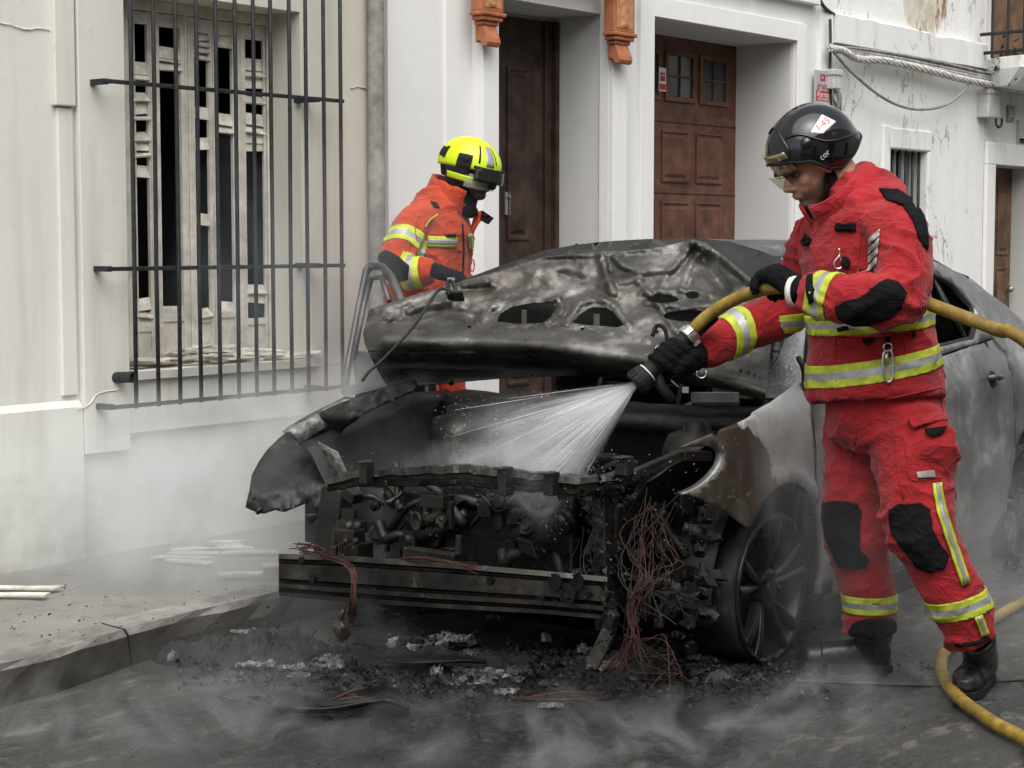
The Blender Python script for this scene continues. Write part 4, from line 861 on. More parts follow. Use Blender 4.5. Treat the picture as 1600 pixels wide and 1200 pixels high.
for u_, v_, r_ in ((396, 774, .018), (393, 789, .016), (406, 797, .015), (486, 808, .018)):
    m2 = MB(); m2.sphere(AX(u_, v_, 4.32), (r_, r_*1.3, r_), 12, 8); m2.v = [p+V((1, 1, 1))*(.012*noise.noise(p*40)) for p in m2.v]; sub(m2, 'melted_lump', M['char'], cw, smooth=True)
m2 = MB(); rows = [[AX(u0+du, v0+dv, 4.46+.01*i) for du, dv in ((0, 0), (14, 8), (30, 16))] for i, (u0, v0) in enumerate(((497, 690), (505, 705), (512, 722), (520, 738), (524, 752)))]
m2.grid(rows); part(m2, 'lamp_bracket', M['melted_aluminium'], smooth=True, solid=.006)

# ---- front end: tie bar, bumper beam, crash boxes, horn, brackets, hoses
def fx(u): return interp([435, 520, 700, 850, 1000], [4.10, 4.16, 4.22, 4.30, 4.40], u)
def TB(u, v, d=0): return AX(u, v, fx(u)+d)
# tie bar: folded channel with slots and tabs
m2 = MB(); rows = []
uu = [512+8.2*i for i in range(58)]
for u in uu:
    vt = interp([510, 560, 620, 720, 800, 860, 900, 985], [752, 738, 733, 728, 735, 742, 748, 742], u)+2.6*noise.noise(V((u*.05, 0, 0)))+.7*noise.noise(V((u*.11, 3, 0))); th = interp([510, 600, 800, 860, 985], [14, 24, 30, 26, 16], u)
    j_ = .006*noise.noise(V((u*.07, 8, 0))); rows.append([TB(u, vt-2, .07), TB(u, vt, j_), TB(u, vt+th*.35, -.006+j_), TB(u, vt+th*.42, .012+j_), TB(u, vt+th*.72, .012), TB(u, vt+th*.8, -.004-j_), TB(u, vt+th+2*noise.noise(V((u*.3, 1, 0))), .0), TB(u, vt+th+1.5, .05)])
m2.grid(rows); tie = part(m2, 'radiator_tie_bar', M['burnt_steel'], smooth=False, solid=.006)
for u, v, w_, h_ in ((573, 738, 9, 18), (790, 752, 10, 22), (862, 756, 10, 18), (976, 728, 12, 14)):
    m2 = MB(); c_ = TB(u, v, -.01); m2.obox(c_, V((.02, 0, 0)), V((0, w_/560, 0)), V((0, 0, h_/520))); m2.obox(c_+V((-.012, 0, h_/520)), V((.03, 0, 0)), V((0, w_/560, 0)), V((0, 0, .003))); sub(m2, 'tab', M['char'], tie, bevel=.003)
m2 = MB(); m2.tube(spline([TB(625, 760, .02), TB(626, 772, .0), TB(610, 783, -.02), TB(603, 785, -.03)], 5), .008, 6); sub(m2, 'hook', M['burnt_steel'], tie, smooth=True)
m2 = MB(); m2.tube(spline([TB(742, 765, .02), TB(757, 778, 0), TB(768, 792, 0)], 4), .005, 6); sub(m2, 'hook', M['burnt_steel'], tie, smooth=True)
m2 = MB(); m2.bar(TB(870, 775, .04), TB(985, 735, .10), .03, .03); m2.bar(TB(985, 745, .1), AX(1062, 712, 4.68), .03, .035); m2.bar(AX(1062, 712, 4.68), AX(1105, 712, 4.80), .05, .03); part(m2, 'wing_rail', M['burnt_steel'], bevel=.004)
m2 = MB(); m2.lathe([(.02, 0), (.05, 0), (.05, .012), (.02, .012)], TB(895, 748, .1), (0, 0, 1), 14); part(m2, 'bonnet_latch_cup', M['burnt_steel'])
# bumper beam: pressed profile with three ribs and bolt holes
def bx(u): return fx(u)-.05-.03*math.sin((u-435)/500*math.pi)
m2 = MB(); rows = []
for i in range(49):
    u = lerp(436, 948, i/48); vt = interp([436, 520, 700, 850, 948], [866, 868, 880, 893, 902], u); vb = interp([436, 520, 700, 850, 948], [930, 938, 950, 958, 967], u); pr_ = [(0, .05), (0, .0), (.10, -.005), (.14, .02), (.20, .02), (.24, .0), (.58, .0), (.62, .028), (.68, .028), (.72, -.01), (.80, -.01), (.84, .022), (.88, .022), (.92, .0), (1.0, .0), (1.0, .05)]
    rows.append([AX(u, lerp(vt, vb, s_), bx(u)+d_) for s_, d_ in pr_])
m2.grid(rows); m2.f.append(list(range(16))); m2.m.append(0); m2.f.append([48*16+i for i in range(16)]); m2.m.append(0); beam = part(m2, 'bumper_beam', M['burnt_steel'], smooth=False, fix=False, solid=.004)
for u, v, r in ((473, 875, .012), (490, 904, .012), (767, 907, .013), (868, 909, .026), (903, 909, .026), (846, 937, .014)):
    m2 = MB(); m2.lathe([(0, 0), (r, 0), (r, .008), (0, .008)], AX(u, v, bx(u)-.003), (-1, 0, 0), 14); sub(m2, 'bolt_hole', M['dark_void'], beam)
m2 = MB(); m2.lathe([(.018, 0), (.03, 0), (.03, .014), (.018, .014), (.016, .0)], AX(890, 929, bx(890)-.0), (-1, 0, 0), 16); sub(m2, 'tow_socket', M['burnt_steel'], beam)
m2 = MB(); m2.obox(AX(675, 868, 4.20), V((.02, 0, 0)), V((0, .108, 0)), V((0, 0, .018))); m2.obox(AX(675, 882, 4.18), V((.02, 0, 0)), V((0, .12, 0)), V((0, 0, .01))); part(m2, 'beam_bracket', M['char_wet'], bevel=.004)
# left crash box with cast holes and stump
m2 = MB(); m2.obox(AX(556, 862, 4.24), V((.04, 0, 0)), V((0, .045, 0)), V((0, 0, .035))); m2.obox(AX(545, 838, 4.24), V((.03, 0, 0)), V((0, .05, 0)), V((0, 0, .028))); m2.obox(AX(550, 822, 4.26), V((.03, 0, 0)), V((0, .045, 0)), V((0, 0, .02))); m2.obox(AX(546, 806, 4.30), V((.01, 0, 0)), V((0, .03, 0)), V((0, 0, .025)))
cb = part(m2, 'crash_box', M['burnt_steel'], bevel=.006)
for u, v in ((546, 821), (559, 821), (541, 846), (556, 846)): m2 = MB(); m2.sphere(AX(u, v, 4.205), (.012, .010, .012)); sub(m2, 'cast_boss', M['ash'] if v < 830 else M['char'], cb, smooth=True)
m2 = MB(); m2.obox(AX(530, 875, 4.26), V((.03, 0, 0)), V((0, .015, 0)), V((0, 0, .05))); part(m2, 'crash_box_leg', M['burnt_steel'], bevel=.004)
m2 = MB(); m2.bar(AX(528, 760, 4.38), AX(512, 880, 4.40), .10, .06, (1, 0, 0)); m2.bar(AX(500, 770, 4.52), AX(500, 850, 4.52), .14, .02, (1, 0, 0)); m2.bar(AX(540, 765, 4.30), AX(560, 780, 4.30), .04, .05, (1, 0, 0)); part(m2, 'radiator_upright', M['char'], bevel=.006)
m2 = MB(); m2.bar(AX(942, 760, 4.44), AX(948, 985, 4.44), .05, .06, (1, 0, 0)); m2.bar(AX(965, 790, 4.48), AX(962, 950, 4.5), .03, .05, (1, 0, 0)); part(m2, 'radiator_upright', M['char_wet'], bevel=.006)
# horn and its bracket
hcn = AX(648, 815, 4.20)
m2 = MB(); m2.lathe([(.0, .012), (.012, .010), (.022, .004), (.032, .0), (.034, .004), (.030, .014), (.016, .022), (.014, .05)], hcn, (.95, -.3, .05), 20); horn = part(m2, 'horn', M['burnt_steel'], smooth=True)
m2 = MB(); m2.tube([hcn+V((.03, -.01, 0)), hcn+V((.03, -.05, .01)), AX(690, 800, 4.24), AX(690, 768, 4.25)], [.02, .018, .02, .025], 8); m2.obox(AX(683, 782, 4.24), V((.03, 0, 0)), V((0, .05, .0)), V((0, 0, .022))); m2.obox(AX(703, 805, 4.24), V((.01, 0, 0)), V((0, .012, 0)), V((0, 0, .045))); sub(m2, 'horn_bracket', M['burnt_steel'], horn, bevel=.004)
m2 = MB(); m2.sphere(AX(691, 816, 4.22), (.025, .018, .026), 16, 10); m2.v = [p+V((1, 1, 1))*(.016*noise.noise(p*60)) for p in m2.v]; sub(m2, 'melted_lump', M['burnt_steel'], horn, smooth=True)
# bonnet latch / lower dangling sensor pods
m2 = MB(); c_ = AX(533, 985, 4.02); m2.lathe([(0, -.02), (.03, -.018), (.034, 0), (.03, .02), (0, .024)], c_, (.8, -.4, .45), 16); m2.tube([c_+V((0, 0, .03)), c_+V((0, -.01, .07))], .008, 6); m2.obox(c_+V((-.02, -.015, .012)), V((.004, .0, 0)), V((0, .018, -.012)), V((0, .008, .012))); part(m2, 'dangling_lamp', M['burnt_steel'], smooth=True)
# right-hand brackets
m2 = MB(); m2.obox(AX(1008, 905, 4.42), V((.015, 0, 0)), V((0, .085, 0)), V((0, 0, .010))); m2.obox(AX(1045, 935, 4.42), V((.01, 0, 0)), V((0, .10, 0)), V((0, 0, .022))); m2.obox(AX(1078, 955, 4.44), V((.01, 0, 0)), V((0, .018, 0)), V((0, 0, .05))); m2.obox(AX(1030, 955, 4.42), V((.01, 0, 0)), V((0, .014, 0)), V((0, 0, .05))); part(m2, 'lamp_bracket', M['burnt_steel'], bevel=.004)
m2 = MB(); pts = [AX(948, 925, 4.30), AX(955, 950, 4.30), AX(952, 985, 4.30), AX(938, 1015, 4.28), AX(925, 1040, 4.27)]
for i in range(len(pts)-1): m2.bar(pts[i], pts[i+1], .045, .012, (1, 0, 0))
m2.lathe([(0, 0), (.008, 0), (.008, .006), (0, .006)], AX(942, 1010, 4.27), (-1, 0, 0), 8, 0); part(m2, 'subframe_arm', M['burnt_steel'])
m2 = MB(); m2.obox(AX(958, 968, 4.26), V((.015, 0, 0)), V((0, .010, .008)), V((0, -.008, .022))); part(m2, 'bracket_scrap', M['burnt_steel'], bevel=.004)
# engine: block, head, gearbox, hoses
m2 = MB(); m2.obox(L(-.28, .82, .42), CA*.20, CBv*.30, V((0, 0, .20))); m2.obox(L(-.28, .80, .64), CA*.14, CBv*.26, V((0, 0, .05)))
for k in range(5): m2.obox(L(-.44, .60+.11*k, .55), CA*.05, CBv*.03, V((0, 0, .05)))
m2.lathe([(0, -.04), (.09, -.04), (.09, .04), (0, .04)], L(-.35, .46, .36), CBv, 18); m2.lathe([(0, -.03), (.06, -.03), (.06, .03), (0, .03)], L(-.42, .47, .56), CBv, 18); m2.obox(L(-.25, 1.25, .40), CA*.16, CBv*.14, V((0, 0, .14)))
part(m2, 'engine', M['char_wet'], bevel=.015)
for k in range(16):
    r = random.Random(100+k); p0 = L(r.uniform(-.6, -.1), r.uniform(.2, 1.45), r.uniform(.3, .7)); p3 = p0+CBv*r.uniform(-.4, .4)+CA*r.uniform(-.2, .2)+V((0, 0, r.uniform(-.2, .12)))
    m2 = MB(); m2.tube(spline([p0, p0.lerp(p3, .35)+V((0, 0, r.uniform(-.1, .1))), p0.lerp(p3, .7)+V((0, 0, r.uniform(-.1, .1))), p3], 5), r.choice((.008, .012, .016, .022)), 7); part(m2, 'hose', M[r.choice(('char', 'char_wet', 'burnt_steel'))], smooth=True)
for k in range(80):                               # scorched boxes, plates and pipes filling the right of the bay
    r = random.Random(300+k); u = r.uniform(905, 1130); v = r.uniform(770, 1010) if u > 960 else r.uniform(770, 900); X = r.uniform(4.55, 4.85)
    m2 = MB(); m2.obox(AX(u, v, X), V((r.uniform(.006, .03), 0, r.uniform(-.01, .01))), V((r.uniform(-.01, .01), r.uniform(.006, .035), r.uniform(-.012, .012))), V((0, r.uniform(-.01, .01), r.uniform(.005, .032)))); 
    if k % 2: m2 = MB(); a0 = V((r.uniform(-1, 1), r.uniform(-1, 1), r.uniform(-1, 1))).normalized(); R0 = r.uniform(.008, .026); h0 = r.uniform(.01, .06); m2.lathe([(0, -h0), (R0*.8, -h0), (R0, -h0*.7), (R0, h0*.4), (R0*.6, h0*.5), (R0*.6, h0), (0, h0)], AX(u, v, X), a0, 12)
    part(m2, 'component', M[r.choice(('char', 'char_wet', 'char', 'char_wet'))], bevel=.003 if k % 2 == 0 else 0)
CRUST = True
for k in range(46):                               # parts and pipes across the engine's front
    r = random.Random(700+k); u = r.uniform(585, 905); v = r.uniform(772, 872); X = 4.60+r.uniform(-.05, .06); m2 = MB()
    if k % 3 == 0:
        p0 = AX(u, v, X); p3 = AX(u+r.uniform(-90, 90), v+r.uniform(-40, 50), X+r.uniform(-.05, .05)); m2.tube(spline([p0, p0.lerp(p3, .35)+V((-.02, 0, r.uniform(-.05, .05))), p0.lerp(p3, .7)+V((-.02, 0, r.uniform(-.06, .04))), p3], 6), r.choice((.005, .008, .013, .02)), 8); part(m2, 'hose', M[r.choice(('char', 'char_wet', 'burnt_steel'))], smooth=True); continue
    if k % 3 == 1: R0 = r.uniform(.012, .045); h0 = r.uniform(.008, .03); m2.lathe([(0, -h0), (R0*.85, -h0), (R0, -h0*.6), (R0, h0*.4), (R0*.7, h0*.5), (R0*.5, h0), (0, h0)], AX(u, v, X), V((-1, r.uniform(-.5, .5), r.uniform(-.4, .4))), 14)
    else: m2.obox(AX(u, v, X), V((r.uniform(.008, .03), 0, r.uniform(-.01, .01))), V((0, r.uniform(.008, .04), r.uniform(-.015, .015))), V((0, r.uniform(-.012, .012), r.uniform(.006, .03))))
    part(m2, 'component', M[r.choice(('char', 'char_wet', 'burnt_steel'))], bevel=.003 if k % 3 == 2 else 0)
# copper wire looms, stripped by the fire
def wires(n, pts, spread, mat, seed, rr=.0016, name='wire_loom'):
    m2 = MB()
    for k in range(n):
        r = random.Random(seed*1000+k); P = []
        for i, p in enumerate(pts):
            s_ = spread[i]; P.append(p+V((r.gauss(0, s_*.5), r.gauss(0, s_), r.gauss(0, s_*.8))))
        m2.tube(spline(P, 5), rr*r.uniform(.7, 1.4), 4, caps=False)
    return part(m2, name, M[mat], smooth=True)
wires(16, [AX(1020, 790, 4.5), AX(1000, 850, 4.44), AX(1010, 900, 4.36), AX(985, 950, 4.32), AX(985, 1000, 4.30), AX(955, 1048, 4.26)], [.03, .03, .022, .014, .016, .025], 'copper', 1, .0013)
wires(6, [AX(1035, 800, 4.52), AX(1045, 850, 4.48), AX(1050, 880, 4.46), AX(1020, 920, 4.4), AX(1000, 960, 4.36)], [.025, .025, .02, .02, .015], 'copper', 2, .0012)
wires(10, [AX(985, 990, 4.3), AX(1000, 1020, 4.24), AX(1020, 1040, 4.2), AX(1035, 1055, 4.18)], [.02, .03, .05, .05], 'copper', 3, .0012)
wires(14, [AX(470, 862, 4.14), AX(510, 872, 4.08), AX(546, 884, 4.05), AX(554, 905, 4.03), AX(552, 940, 4.02), AX(548, 968, 4.04)], [.01, .008, .006, .006, .006, .012], 'copper', 4)
wires(10, [AX(605, 876, 4.14), AX(650, 872, 4.11), AX(700, 877, 4.11), AX(745, 887, 4.12)], [.006, .004, .004, .01], 'copper', 5)
wires(12, [AX(465, 855, 4.16), AX(485, 858, 4.14), AX(505, 862, 4.12)], [.012, .012, .008], 'copper', 6)
for k in range(6): 
    r = random.Random(50+k); wires(2, [AX(r.uniform(900, 1060), r.uniform(780, 840), 4.45), AX(r.uniform(900, 1060), r.uniform(840, 930), 4.4), AX(r.uniform(930, 1060), r.uniform(930, 1000), 4.35)], [.03, .04, .04], 'char', 60+k, .0014)
m2 = MB(); 
for k in range(5): m2.tube([AX(463-6*k, 930, 4.1), AX(440-4*k+k*k, 962+8*k, 4.08)], .0018, 4)
part(m2, 'dripping_strands', M['char'])

# ---- wheels
def wheel(c, face, name, front=True):
    n = CBv*(-1 if face < 0 else 1); X1 = CA; Z1 = V((0, 0, 1)); R = .25
    def W_(r, a, d): return c+(X1*math.cos(a)+Z1*math.sin(a))*r+n*d
    m2 = MB(); m2.lathe([(R, -.17), (R, -.01), (R+.004, .0), (R-.002, .008), (R-.012, .006), (R-.02, -.012), (R-.03, -.05), (R-.045, -.16), (R-.04, -.17), (R, -.17)], c, n, 56, 0, X1); root = m2.build(name, M['wheel_alloy'], smooth=True); adopt(car, root)
    for k in range(10):
        base = 2*math.pi*(k//2)/5+.32+(.20 if k % 2 else -.20); ba = 2*math.pi*(k//2)/5+.32+(.16 if k % 2 else -.16)*.9
        m2 = MB(); rows = []
        for i in range(9):
            s_ = i/8; r = lerp(.045, R-.014, s_); a = lerp(ba, base, s_**.8); w_ = lerp(.016, .017+.012*s_, s_); d_ = -.03+.025*math.sin(s_*math.pi*.6)+.008*s_
            rows.append([W_(r, a-w_/r*.8, d_-.03), W_(r, a-w_/r*.7, d_), W_(r, a-w_/r*.2, d_+.008), W_(r, a+w_/r*.2, d_+.008), W_(r, a+w_/r*.7, d_), W_(r, a+w_/r*.8, d_-.03)])
        m2.grid(rows, 0, True); m2.build('spoke', M['wheel_alloy'], root, smooth=False, bevel=.003)
    m2 = MB(); m2.lathe([(.0, .0), (.028, .0), (.032, -.006), (.05, -.008), (.065, -.014), (.068, -.05), (0, -.05)], c, n, 24, 0, X1)
    for k in range(5): m2.lathe([(0, .004), (.008, .004), (.009, -.012)], W_(.048, 2*math.pi*k/5, 0), n, 8)
    m2.build('hub', M['wheel_alloy'], root, smooth=False)
    m2 = MB(); m2.lathe([(.04, -.10), (.14, -.10), (.14, -.118), (.04, -.118)], c, n, 36); m2.build('brake_disc', M['burnt_steel'], root)
    m2 = MB(); m2.obox(W_(.11, math.pi*.8, -.105), X1*.04, Z1*.07, n*.03); m2.build('brake_caliper', M['char'], root, bevel=.01)
    m2 = MB(); rows = []
    for i in range(61):
        a = 2*math.pi*i/60; hh = .014+.020*abs(noise.noise(V((math.cos(a)*2, math.sin(a)*2, 1))))
        if math.sin(a) < -.8: hh = min(hh, .008)
        rows.append([W_(R-.004, a, -.17), W_(R+hh, a, -.165), W_(R+hh*1.2, a, -.08), W_(R+hh, a, -.012), W_(R+.0015, a, -.004)])
    m2.grid(rows); m2.build('tyre_remains', M['char'], root, smooth=True)
    return root
wheel(L(0.015, .045, .252), -1, 'wheel'); wheel(L(2.45, .045, .252), -1, 'wheel'); wheel(L(0, W-.045, .252), 1, 'wheel'); wheel(L(2.45, W-.045, .252), 1, 'wheel')
# wheel-house liners so the arches read dark and closed
for x in (0.0, 2.45):
    for y, sg in ((.23, 1), (W-.23, -1)):
        m2 = MB(); m2.grid([[L(x+.36*math.cos(a), y+d*sg, .27+.36*math.sin(a)) for d in (-.16, .0, .12)] for a in [math.radians(q) for q in range(-15, 196, 15)]]); m2.grid([[L(x+r*math.cos(a), y+.12*sg, .27+r*math.sin(a)) for r in (.02, .36)] for a in [math.radians(q) for q in range(-15, 196, 15)]])
        part(m2, 'wheel_liner', M['char'], smooth=True, solid=.003)

# ---- crusty melted bits that cling to the engine bay and the front rails
bpy.context.view_layer.update()
tv, tf = [], []
for o in car.children:
    if o.name.split('.')[0] in ('radiator_tie_bar', 'bumper_beam', 'engine', 'inner_wing', 'component', 'radiator_upright', 'crash_box', 'wing_rail', 'strut_tower', 'cowl', 'lamp_bracket', 'beam_bracket', 'subframe_arm', 'hose', 'horn'):
        k0 = len(tv); tv += [v_.co.copy() for v_ in o.data.vertices]; tf += [[i+k0 for i in p.vertices] for p in o.data.polygons]
bc = BVHTree.FromPolygons(tv, tf)
def cling(n, seed, pick, size, mat, name):
    m2 = MB()
    for k in range(n):
        r = random.Random(seed*1000+k); u, v = pick(r); h = bc.ray_cast(CP, ray(u, v).normalized())
        if h[0] is None: continue
        s_ = size(r); c = h[0]+h[1]*s_*.2; d = [V((r.gauss(0, 1), r.gauss(0, 1), r.gauss(0, 1))).normalized()*s_*r.uniform(.5, 1.4) for _ in range(6)]
        m2.add([c+q for q in d], [(0,1,2), (0,2,3), (0,3,4), (0,4,1), (5,2,1), (5,3,2), (5,4,3), (5,1,4)])
    return tag(part(m2, name, M[mat]), kind='stuff')
cling(700, 1, lambda r: (r.uniform(520, 1100), r.uniform(640, 990)), lambda r: .002+.006*r.random()**2.5, 'ash', 'ash_crust')
cling(600, 2, lambda r: (r.uniform(900, 1110), r.uniform(740, 1010)), lambda r: .004+.016*r.random()**2, 'char_wet', 'char_crust')
cling(300, 3, lambda r: (r.uniform(560, 1000), r.gauss(738, 8)), lambda r: .002+.005*r.random()**2, 'ash', 'metal_crust')
cling(160, 4, lambda r: (r.uniform(900, 1100), r.uniform(760, 990)), lambda r: .0015+.003*r.random()**2, 'melted_aluminium', 'bright_beads')
# ================================================================== FIREFIGHTERS
def fabric(name, col, dark, dirt=(.05, .035, .03), wv=900, sheen=.15):
    t = NT(name); a = t.noise(7, 7, .62); b = t.noise(26, 6, .65); c_ = t.noise(420, 2, .5)
    cr = t.math('POWER', t.math('SUBTRACT', 1.0, t.math('ABSOLUTE', t.math('MULTIPLY_ADD', t.noise(11, 4, .5, t.map((1, 1, 1.6)), .9), 2.0, -1.0))), 5.0)
    c = t.ramp(a, [(.3, dark), (.62, col)]); c = t.mix(t.math('MULTIPLY', t.ramp(b, [(.58, 0.0), (.78, 1.0)]), .35), c, dirt)
    t.set(color=c, rough=.85, spec=.12, sheen=sheen).bump(cr, .45, .010).bump(b, .25, .006).bump(c_, .25, .0012); M[name] = t.mat
fabric('red_fabric', (.35, .020, .025), (.22, .012, .016), (.09, .009, .011))
fabric('orange_fabric', (.47, .055, .013), (.31, .033, .009), (.16, .03, .015))
fabric('black_fabric', (.0075, .008, .009), (.004, .0042, .005), (.014, .014, .014), sheen=.0)
fabric('glove_fabric', (.006, .0065, .0075), (.003, .0035, .004), (.015, .015, .015), sheen=.0)
simple('hi_vis', (.50, .57, .045), .6, 0, .4, .22, 16, .3, 90)
simple('reflective', (.36, .37, .37), .42, .3, .6, .18, 24, .3, 90)
simple('boot_leather', (.016, .016, .017), .38, 0, .5, .4, 14, .4, 50)
simple('rubber', (.012, .012, .012), .7, 0, .3, .4, 30, .3)
for nm_, sk_, st_ in (('skin', (.44, .235, .16), (.075, .048, .037)), ('skin_dark', (.24, .13, .09), (.06, .04, .03))):
    t = NT(nm_); ca_ = t.n('VertexColor', layer_name='beard'); n_ = t.noise(260, 3, .6); base_ = t.ramp(t.noise(30, 5, .6), [(.3, tuple(x*.86 for x in sk_)), (.7, sk_)])
    t.set(color=t.mix(t.math('MULTIPLY', ca_.outputs[0], t.ramp(n_, [(.3, .6), (.6, 1.0)])), base_, st_), rough=.5, spec=.4).bump(t.noise(200, 3, .6), .15, .003); M[nm_] = t.mat
simple('eye_grey', (.16, .12, .10), .3)
simple('stubble', (.075, .05, .04), .8, 0, .2, .4, 160, .5, 400)
simple('hair_black', (.012, .011, .011), .6, 0, .3, .4, 60, .8, 200)
simple('helmet_black', (.004, .0045, .006), .07, 0, .5, .2, 6, 0, 60, .1)
simple('helmet_yellow', (.62, .80, .01), .35, 0, .5, .06, 8)
simple('pale_label', (.70, .67, .64), .5, 0, .4, .08, 20)
simple('red_ink', (.45, .05, .05), .6)
simple('brass', (.42, .33, .20), .35, .85)
simple('chrome', (.62, .62, .62), .22, .95)
t = NT('gold_visor'); t.set(color=t.ramp(t.noise(18, 5, .6), [(.3, (.30, .22, .10)), (.7, (.55, .45, .26))]), rough=.12, metal=.55, alpha=.72); M['gold_visor'] = t.mat
t = NT('amber_shield'); t.set(color=(.62, .50, .30), rough=.1, alpha=.40); M['amber_shield'] = t.mat
t = NT('clear_visor'); t.set(color=(.55, .60, .50), rough=.08, metal=.0, alpha=.26); M['clear_visor'] = t.mat
t = NT('dark_visor'); t.set(color=(.02, .02, .022), rough=.08, alpha=.88); M['dark_visor'] = t.mat

def evaluated(o, keep=False):
    bpy.context.view_layer.update(); dg = bpy.context.evaluated_depsgraph_get()
    me = bpy.data.meshes.new_from_object(o.evaluated_get(dg)); return me
def meld(mb, name, mat, voxel, smooth_it=6, wrinkle=None, mats=None):
    o = mb.build('tmp', mat, fix=True)
    md = o.modifiers.new('r', 'REMESH'); md.mode = 'VOXEL'; md.voxel_size = voxel; md.use_smooth_shade = True
    if smooth_it: s_ = o.modifiers.new('s', 'SMOOTH'); s_.iterations = smooth_it; s_.factor = .5
    me = evaluated(o); me.name = name; old = o.data; bpy.data.objects.remove(o); bpy.data.meshes.remove(old)
    if wrinkle:
        bm = bmesh.new(); bm.from_mesh(me); bm.normal_update()
        offs = [v_.normal*wrinkle(v_.co, v_.normal) for v_ in bm.verts]
        for v_, d_ in zip(bm.verts, offs): v_.co += d_
        bm.to_mesh(me); bm.free()
    me.materials.clear(); me.materials.append(mat)
    for p in me.polygons: p.use_smooth = True
    ob = bpy.data.objects.new(name, me); COL.objects.link(ob); return ob
def bvh_of(o): 
    bm = bmesh.new(); bm.from_mesh(o.data); b = BVHTree.FromBMesh(bm); bm.free(); return b
def decal(bvh, poly, step, off, name, mat, parent, thick=.004, holes=(), puff=0.0, src=None, fn=None):
    def f(u, v):
        r = ray(u, v).normalized(); h = bvh.ray_cast(CP, r)
        if h[0] is None:
            # edge of the garment: slide on to the nearest point of the surface
            h = bvh.find_nearest(CP+r*(src or 5.6))
        return h[0]+h[1]*off+((h[1]*(puff*fn(u, v))) if fn else V((0, 0, 0)))
    mb = panel2d(poly, step, f, holes); o = mb.build(name, mat, smooth=True); o.parent = parent
    if 'flap' in name: md = o.modifiers.new('s', 'SMOOTH'); md.iterations = 12; md.factor = .6
    md = o.modifiers.new('solid', 'SOLIDIFY'); md.thickness = thick; md.offset = 0; return o
def band(src, p, axis, hs, mis, rmax, name, mats, parent, off=.004, thick=.004, cut=None):
    axis = V(axis).normalized(); bm = bmesh.new(); bm.from_mesh(src.data)
    kill = [v_ for v_ in bm.verts if (v_.co-p).length > rmax+.25]; bmesh.ops.delete(bm, geom=kill, context='VERTS')
    for h in hs: bmesh.ops.bisect_plane(bm, geom=bm.verts[:]+bm.edges[:]+bm.faces[:], plane_co=p+axis*h, plane_no=axis)
    if cut:
        for co, no in cut: bmesh.ops.bisect_plane(bm, geom=bm.verts[:]+bm.edges[:]+bm.faces[:], plane_co=co, plane_no=no, clear_outer=True)
    bad = []
    for f in bm.faces:
        c = f.calc_center_median()-p; h = c.dot(axis); r_ = (c-axis*h).length
        if h < hs[0] or h > hs[-1] or r_ > rmax: bad.append(f); continue
        for i in range(len(hs)-1):
            if hs[i] <= h <= hs[i+1]: f.material_index = mis[i]
    bmesh.ops.delete(bm, geom=bad, context='FACES')
    loose = [v_ for v_ in bm.verts if not v_.link_faces]; bmesh.ops.delete(bm, geom=loose, context='VERTS')
    bm.normal_update()
    for v_ in bm.verts: v_.co += v_.normal*off
    me = bpy.data.meshes.new(name)
    for m_ in mats: me.materials.append(m_)
    bm.to_mesh(me); bm.free()
    for q in me.polygons: q.use_smooth = True
    o = bpy.data.objects.new(name, me); COL.objects.link(o); o.parent = parent
    md = o.modifiers.new('solid', 'SOLIDIFY'); md.thickness = thick; md.offset = -1
    return o
HV = None
def stripe(src, p, axis, w_, rmax, parent, name='reflective_stripe', cut=None): return band(src, V(p), axis, [-w_/2, -w_/6, w_/6, w_/2], [0, 1, 0], rmax, name, [M['hi_vis'], M['reflective']], parent, cut=cut)
FH = V((FW.x, FW.y, 0)).normalized(); ZU = V((0, 0, 1))
def wr(amp, sx=1.0, seed=0):                     # cloth: sparse sharp folds over soft billows
    def f(p, n):
        q = V((p.x, p.y, p.z*1.5))*sx+V((seed, seed*2, 0)); w1 = noise.noise(q*4+V((9, 1, 3))); w2 = noise.noise(q*5+V((2, 7, 5)))
        q2 = q+V((w1, w2, w1-w2))*.055
        r1 = (1-abs(noise.noise(q2*6.5)))**7; r2 = (1-abs(noise.noise(q2*13+V((4, 4, 4)))))**6; g = .35+.9*max(0, noise.noise(q*3+V((1, 5, 2)))+.25)
        return amp*(1.9*r1*g+.75*r2*g+.8*noise.noise(q*7)-.55)
    return f
def limb(mb, st, n=18, ref=None): mb.tube([V(p) for p, r in st], [r for p, r in st], n, True, 0, ref); return mb
def densify(st, k=5):
    P = spline([p for p, r in st], k); out = []
    for i, p in enumerate(P):
        s_ = i/k; j = min(int(s_), len(st)-2); t_ = s_-j; a, b = st[j][1], st[j+1][1]
        a = a if isinstance(a, tuple) else (a, a); b = b if isinstance(b, tuple) else (b, b); t_ = t_*t_*(3-2*t_)
        out.append((p, (lerp(a[0], b[0], t_), lerp(a[1], b[1], t_))))
    return out

